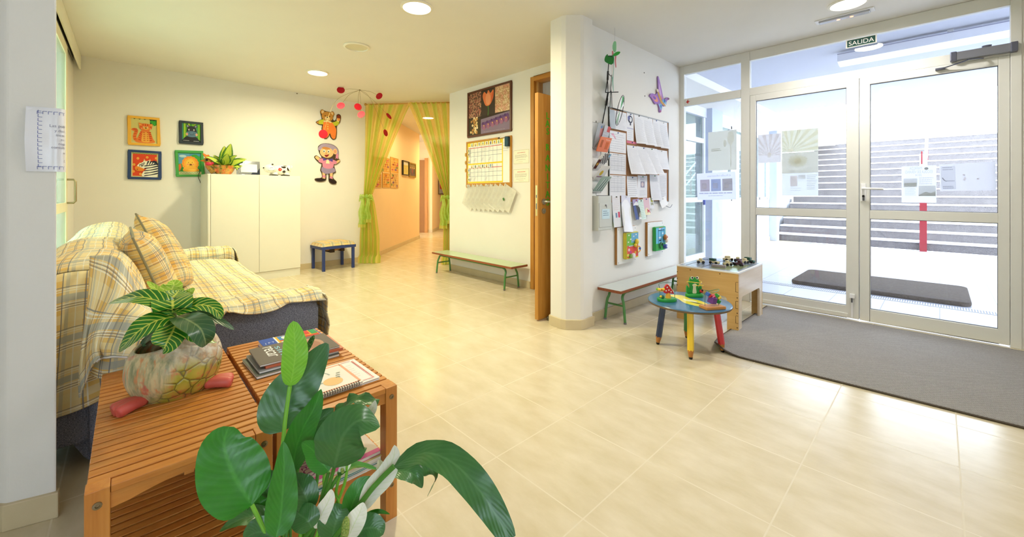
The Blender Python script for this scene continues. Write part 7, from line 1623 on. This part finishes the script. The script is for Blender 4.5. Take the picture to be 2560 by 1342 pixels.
p = onround(1781, 771); t = thing('bead_maze', 'bead maze with coloured cubes on plain wooden base', 'toy', p, TH+R(12), 'bead mazes on the round table')
q = MB(); q.use(mat('#C98A48', .4)).cbox(-.075, .075, -.04, .04, 0, .020, .004); q.build('base', t)
q = MB(); q.use(WGR).tube([(-.006+.055*cos(k*.33), .022*sin(k*.33), .122+.006*cos(k*.66)) for k in range(20)], .0018, 6).tube([(-.058, 0, .02), (-.058, 0, .12)], .0016, 6).tube(smooth([(-.03, 0, .12), (0, 0, .06), (.03, 0, .08), (.05, 0, .02)], 5, False), .0016, 6); q.build('wire', t)
for x, y, z, c, r_ in ((-.035, 0, .10, '#3A6AC0', .4), (-.018, 0, .088, '#D23A34', .6), (-.004, -.005, .058, '#6A3A8A', .2), (.006, 0, .080, '#C83A5A', .9), (.036, 0, .085, '#2F9A3E', .5), (.052, 0, .072, '#EBCB3A', .8), (.046, 0, .045, '#2F9A3E', .3), (.010, .01, .052, '#3A8A3A', .1)):
    q = MB(); q.use(mat(c, .35)); s_ = .021 if c == '#6A3A8A' else .012; q.cbox(-s_, s_, -s_, s_, -s_, s_, .003); q.build('cube_bead', t, loc=(x, y, z), rot=(r_, r_*.7, r_))
# ---------------------------------------------------------------- sheets taped to the glass (seen from behind, light shining through)
def paper_tl(name, hexc, hex2=None, sc_=8.):
    g = N(name); nt = g.t; out = nt.nodes['Material Output']; nt.nodes.remove(g.p)
    df = g.n('BsdfDiffuse'); tl = g.n('BsdfTranslucent'); n = g.noise(g.tc(), sc_, 4); c = g.mix(n, hexc, hex2 or hexc)
    g.l(c, df.inputs[0]); g.l(c, tl.inputs[0]); m = g.n('MixShader'); m.inputs[0].default_value = .80; g.l(df.outputs[0], m.inputs[1]); g.l(tl.outputs[0], m.inputs[2]); g.l(m.outputs[0], out.inputs[0]); return g.m
_pt = {}
def PT(h):
    if h not in _pt: _pt[h] = paper_tl('thin_paper_'+h[1:], h)
    return _pt[h]
GP = YE+.0255
def glass_sheet(label, u0, v0, u1, v1, base, art, name='taped_poster', tilt=0.):
    p0 = at(u0, v1, 'y', GP); p1 = at(u1, v0, 'y', GP); pz = at(u0, v0, 'y', GP).z; W = p1.x-p0.x; H = pz-p0.z
    t = thing(name, label, 'poster', (p0.x, GP-.006, p0.z), (0, tilt, 0), 'posters taped to the entrance glass')
    q = MB(); q.use(PT(base)); q.f([q.v(p_) for p_ in ((0, .0004, 0), (W, .0004, 0), (W, .0004, H), (0, .0004, H))]); a = Art(q, 0); a.d = .0003; art(a, W, H); q.build('sheet', t)
    return t
def rays(cx2, cz, c, n=11):
    def f(a, W, H):
        for k in range(n):
            a0, a1_ = pi*(k+.05)/n, pi*(k+.55)/n; L2 = max(W, H)*1.5; P2 = [(W*cx2, H*cz)]
            for an in (a0, a1_):
                dx, dz = cos(an), sin(an); s_ = min([x for x in (((W-W*cx2)/dx if dx > 1e-6 else 9), (-W*cx2/dx if dx < -1e-6 else 9), ((H-H*cz)/dz if dz > 1e-6 else 9))]); P2.append((W*cx2+dx*s_, H*cz+dz*s_))
            a.poly(P2, PT(c))
        a.ell(W*cx2, H*(cz+.02), W*.09, H*.09, PT('#F6F4EE'))
    return f
glass_sheet('beige poster with pale spoon shape on the side pane', 1771, 331, 1842, 427, '#D6D3C4', lambda a, W, H: (a.ell(W*.80, H*.80, W*.12, H*.17, PT('#F0EFE8')), a.rect(W*.785, W*.825, H*.06, H*.66, PT('#F0EFE8')), a.ell(W*.60, H*.68, W*.05, H*.09, PT('#EEECE4')), a.rows(W*.12, W*.5, H*.54, H*.5, 2, PT('#BDB9A6'), RN, .008)))
def art_p2(a, W, H):
    for k, c in enumerate(('#C9BEC0', '#B4BCD0', '#BFB9B4')): a.rect(W*(.09+.29*k), W*(.34+.29*k), H*.32, H*.76, PT(c)); a.rect(W*(.14+.29*k), W*(.26+.29*k), H*.42, H*.62, PT('#F0EEEE'))
    a.rect(W*.70, W*.90, H*.56, H*.62, PT('#F0F0F4')); a.text('club', W*.76, H*.85, .022, PT('#C0C0D0'), flip=True, wid=W*.25); a.text('idiomes', W*.45, H*.85, .022, PT('#C0C0D0'), flip=True, wid=W*.32); a.rows(W*.06, W*.94, H*.23, H*.23, 1, PT('#BCBCCC'), RN, .010, .03); a.rows(W*.3, W*.7, H*.14, H*.14, 1, PT('#B8B8C8'), RN, .005)
glass_sheet('white poster with three small photos on the side pane', 1744, 434, 1841, 500, '#E6E6F2', art_p2, tilt=R(-1.5))
glass_sheet('pinkish sun ray poster at the left of the left door', 1896, 338, 1953, 408, '#DAD4D0', rays(.5, .25, '#F0ECEA'))
glass_sheet('yellowish sun ray poster on the left door, above the text sheet', 1955, 328, 2046, 382, '#DCD9C2', rays(.25, .05, '#F2F0E2'))
def art_p5(a, W, H):
    a.rect(0, W, H*.52, H, PT('#E8E5D6')); n = 18; a.poly([(W*.45+W*(.30 if k % 2 else .22)*cos(pi*k/n), H*.80+H*(.16 if k % 2 else .11)*sin(pi*k/n)) for k in range(2*n)], PT('#F0EEE0')); a.ell(W*.45, H*.80, W*.10, H*.07, PT('#F0ECDC'))
    a.rect(W*.24, W*.44, H*.22, H*.46, PT('#E6DCD6')); a.rect(W*.46, W*.66, H*.38, H*.48, PT('#E4E2DC')); a.rows(W*.70, W*.98, H*.46, H*.15, 9, PT('#C2C2C0'), RN, .005); a.rows(W*.25, W*.6, H*.17, H*.12, 2, PT('#CACAC8'), RN, .004)
    a.text('COLONIES', W*.5, H*.515, .026, PT('#E8E6E0'), flip=True, wid=W*.6)
glass_sheet('tall sheet with sun picture and small text on the left door', 1955, 383, 2046, 489, '#E2E2E0', art_p5)
def art_p6(a, W, H):
    G_ = PT('#C4C4CE'); a.text('MAFALDA', W*.42, H*.895, .026, G_, flip=True, wid=W*.36); a.ell(W*.72, H*.92, W*.06, H*.035, PT('#A09C90')); a.text('ESCOLA DE VERANO', W*.5, H*.80, .024, G_, flip=True, wid=W*.78); a.text('2014', W*.5, H*.72, .018, G_, flip=True, wid=W*.18)
    a.rect(W*.06, W*.46, H*.42, H*.66, PT('#DAD9D2')); a.rect(W*.08, W*.44, H*.44, H*.54, PT('#CFCFC4')); a.rect(W*.50, W*.98, H*.18, H*.46, PT('#D6D5CC')); a.poly(sc([(.5, .2), (.7, .3), (.85, .26), (.98, .32), (.98, .18), (.5, .18)], W, H), PT('#C9C8BE'))
    a.rows(W*.52, W*.95, H*.66, H*.50, 4, PT('#CECED6'), RN, .006, .2); a.rows(W*.10, W*.44, H*.38, H*.20, 7, PT('#CECED6'), RN, .004, .2)
glass_sheet('white summer school sheet with two photos on the right door', 2254, 416, 2341, 506, '#E9E9EE', art_p6)
def art_p7(a, W, H):
    a.rect(W*.03, W*.30, H*.06, H*.92, PT('#EEF0F4')); a.line(sc([(.05, .50), (.09, .40), (.13, .36)], W, H), .006, PT('#A4A4AA')); a.rows(W*.06, W*.28, H*.86, H*.78, 2, PT('#C2C4CE'), RN, .006); a.rows(W*.10, W*.28, H*.36, H*.36, 1, PT('#C2C4CE'), RN, .006); a.rows(W*.06, W*.28, H*.16, H*.10, 2, PT('#B8BAC4'), RN, .006)
    for x, z in ((.45, .58), (.47, .46), (.70, .42), (.46, .40)): a.ell(W*x, H*z, W*.025, H*.03, PT('#DAD2CE'))
glass_sheet('wide greyish sheet with a small drawing at the right of the right door', 2350, 411, 2490, 478, '#DAD5D4', art_p7, tilt=R(-1.2))
# ---------------------------------------------------------------- notice in a plastic sleeve wrapped round the left pier
FA, FB = Vector((-2.138, -.30)), Vector((-2.107, -.183)); fd = (FB-FA).normalized(); fn_ = Vector((fd.y, -fd.x))
if fn_.x < 0: fn_ = -fn_
t = thing('sleeve_notice', 'printed notice with blue border in a plastic sleeve on the left pier', 'notice', (FA.x, FA.y, 1.30))
q = MB(); q.use(mat('#EDEDF2', .25, spec=.5, var=.01)); W, H = .20, .222
q.grid(lambda a, b: (a*W, 0, b*H), 40, 12); a = Art(q, -.0003); BC = '#6A76B4'
for k in range(14):
    z = .016+k*.0143; a.line([(.030, z+.010), (.030, z), (.040, z)], .0014, BC)
for k in range(12):
    x = .028+k*.0135; a.line([(x, H-.024), (x, H-.014), (x+.010, H-.014)], .0014, BC); a.line([(x, .008), (x, .018), (x+.010, .018)], .0014, BC)
for tx, x, z in (('Las publicaciones', .058, .155), ('y documentos', .071, .139), ('mesa para', .074, .124), ('su uso', .086, .109), ('rogamos', .080, .094), ('consulta y', .063, .081), ('en', .095, .063), ('G', .097, .034)): a.text(tx, x, z, .0088 if tx != 'Las publicaciones' else .0098, '#8486A0', align='LEFT')
def wrap(x, y, z):
    bow = .020*max(0, 1-x/.06)*max(0, 1-abs(z/H*2-1))**.8
    s_ = .048+x+.20*bow; L2 = (FB-FA).length-.004
    if s_ <= L2: p = FA+fd*s_
    else:
        e = s_-L2; r_ = .020; an = e/r_
        d0_ = FB-fd*.004
        if an < 1.9: p = d0_+fd*(r_*sin(an))*1.0-fn_*(r_*(1-cos(an)))
        else: p = d0_+fd*(r_*sin(1.9)+(an-1.9)*r_*cos(1.9))-fn_*(r_*(1-cos(1.9))+(an-1.9)*r_*sin(1.9))
    p = p+fn_*(.004-y+bow)
    return (p.x-FA.x, p.y-FA.y, z-.095)
for v_ in q.b.verts: v_.co = Vector(wrap(*v_.co))
q.build('sheet', t)
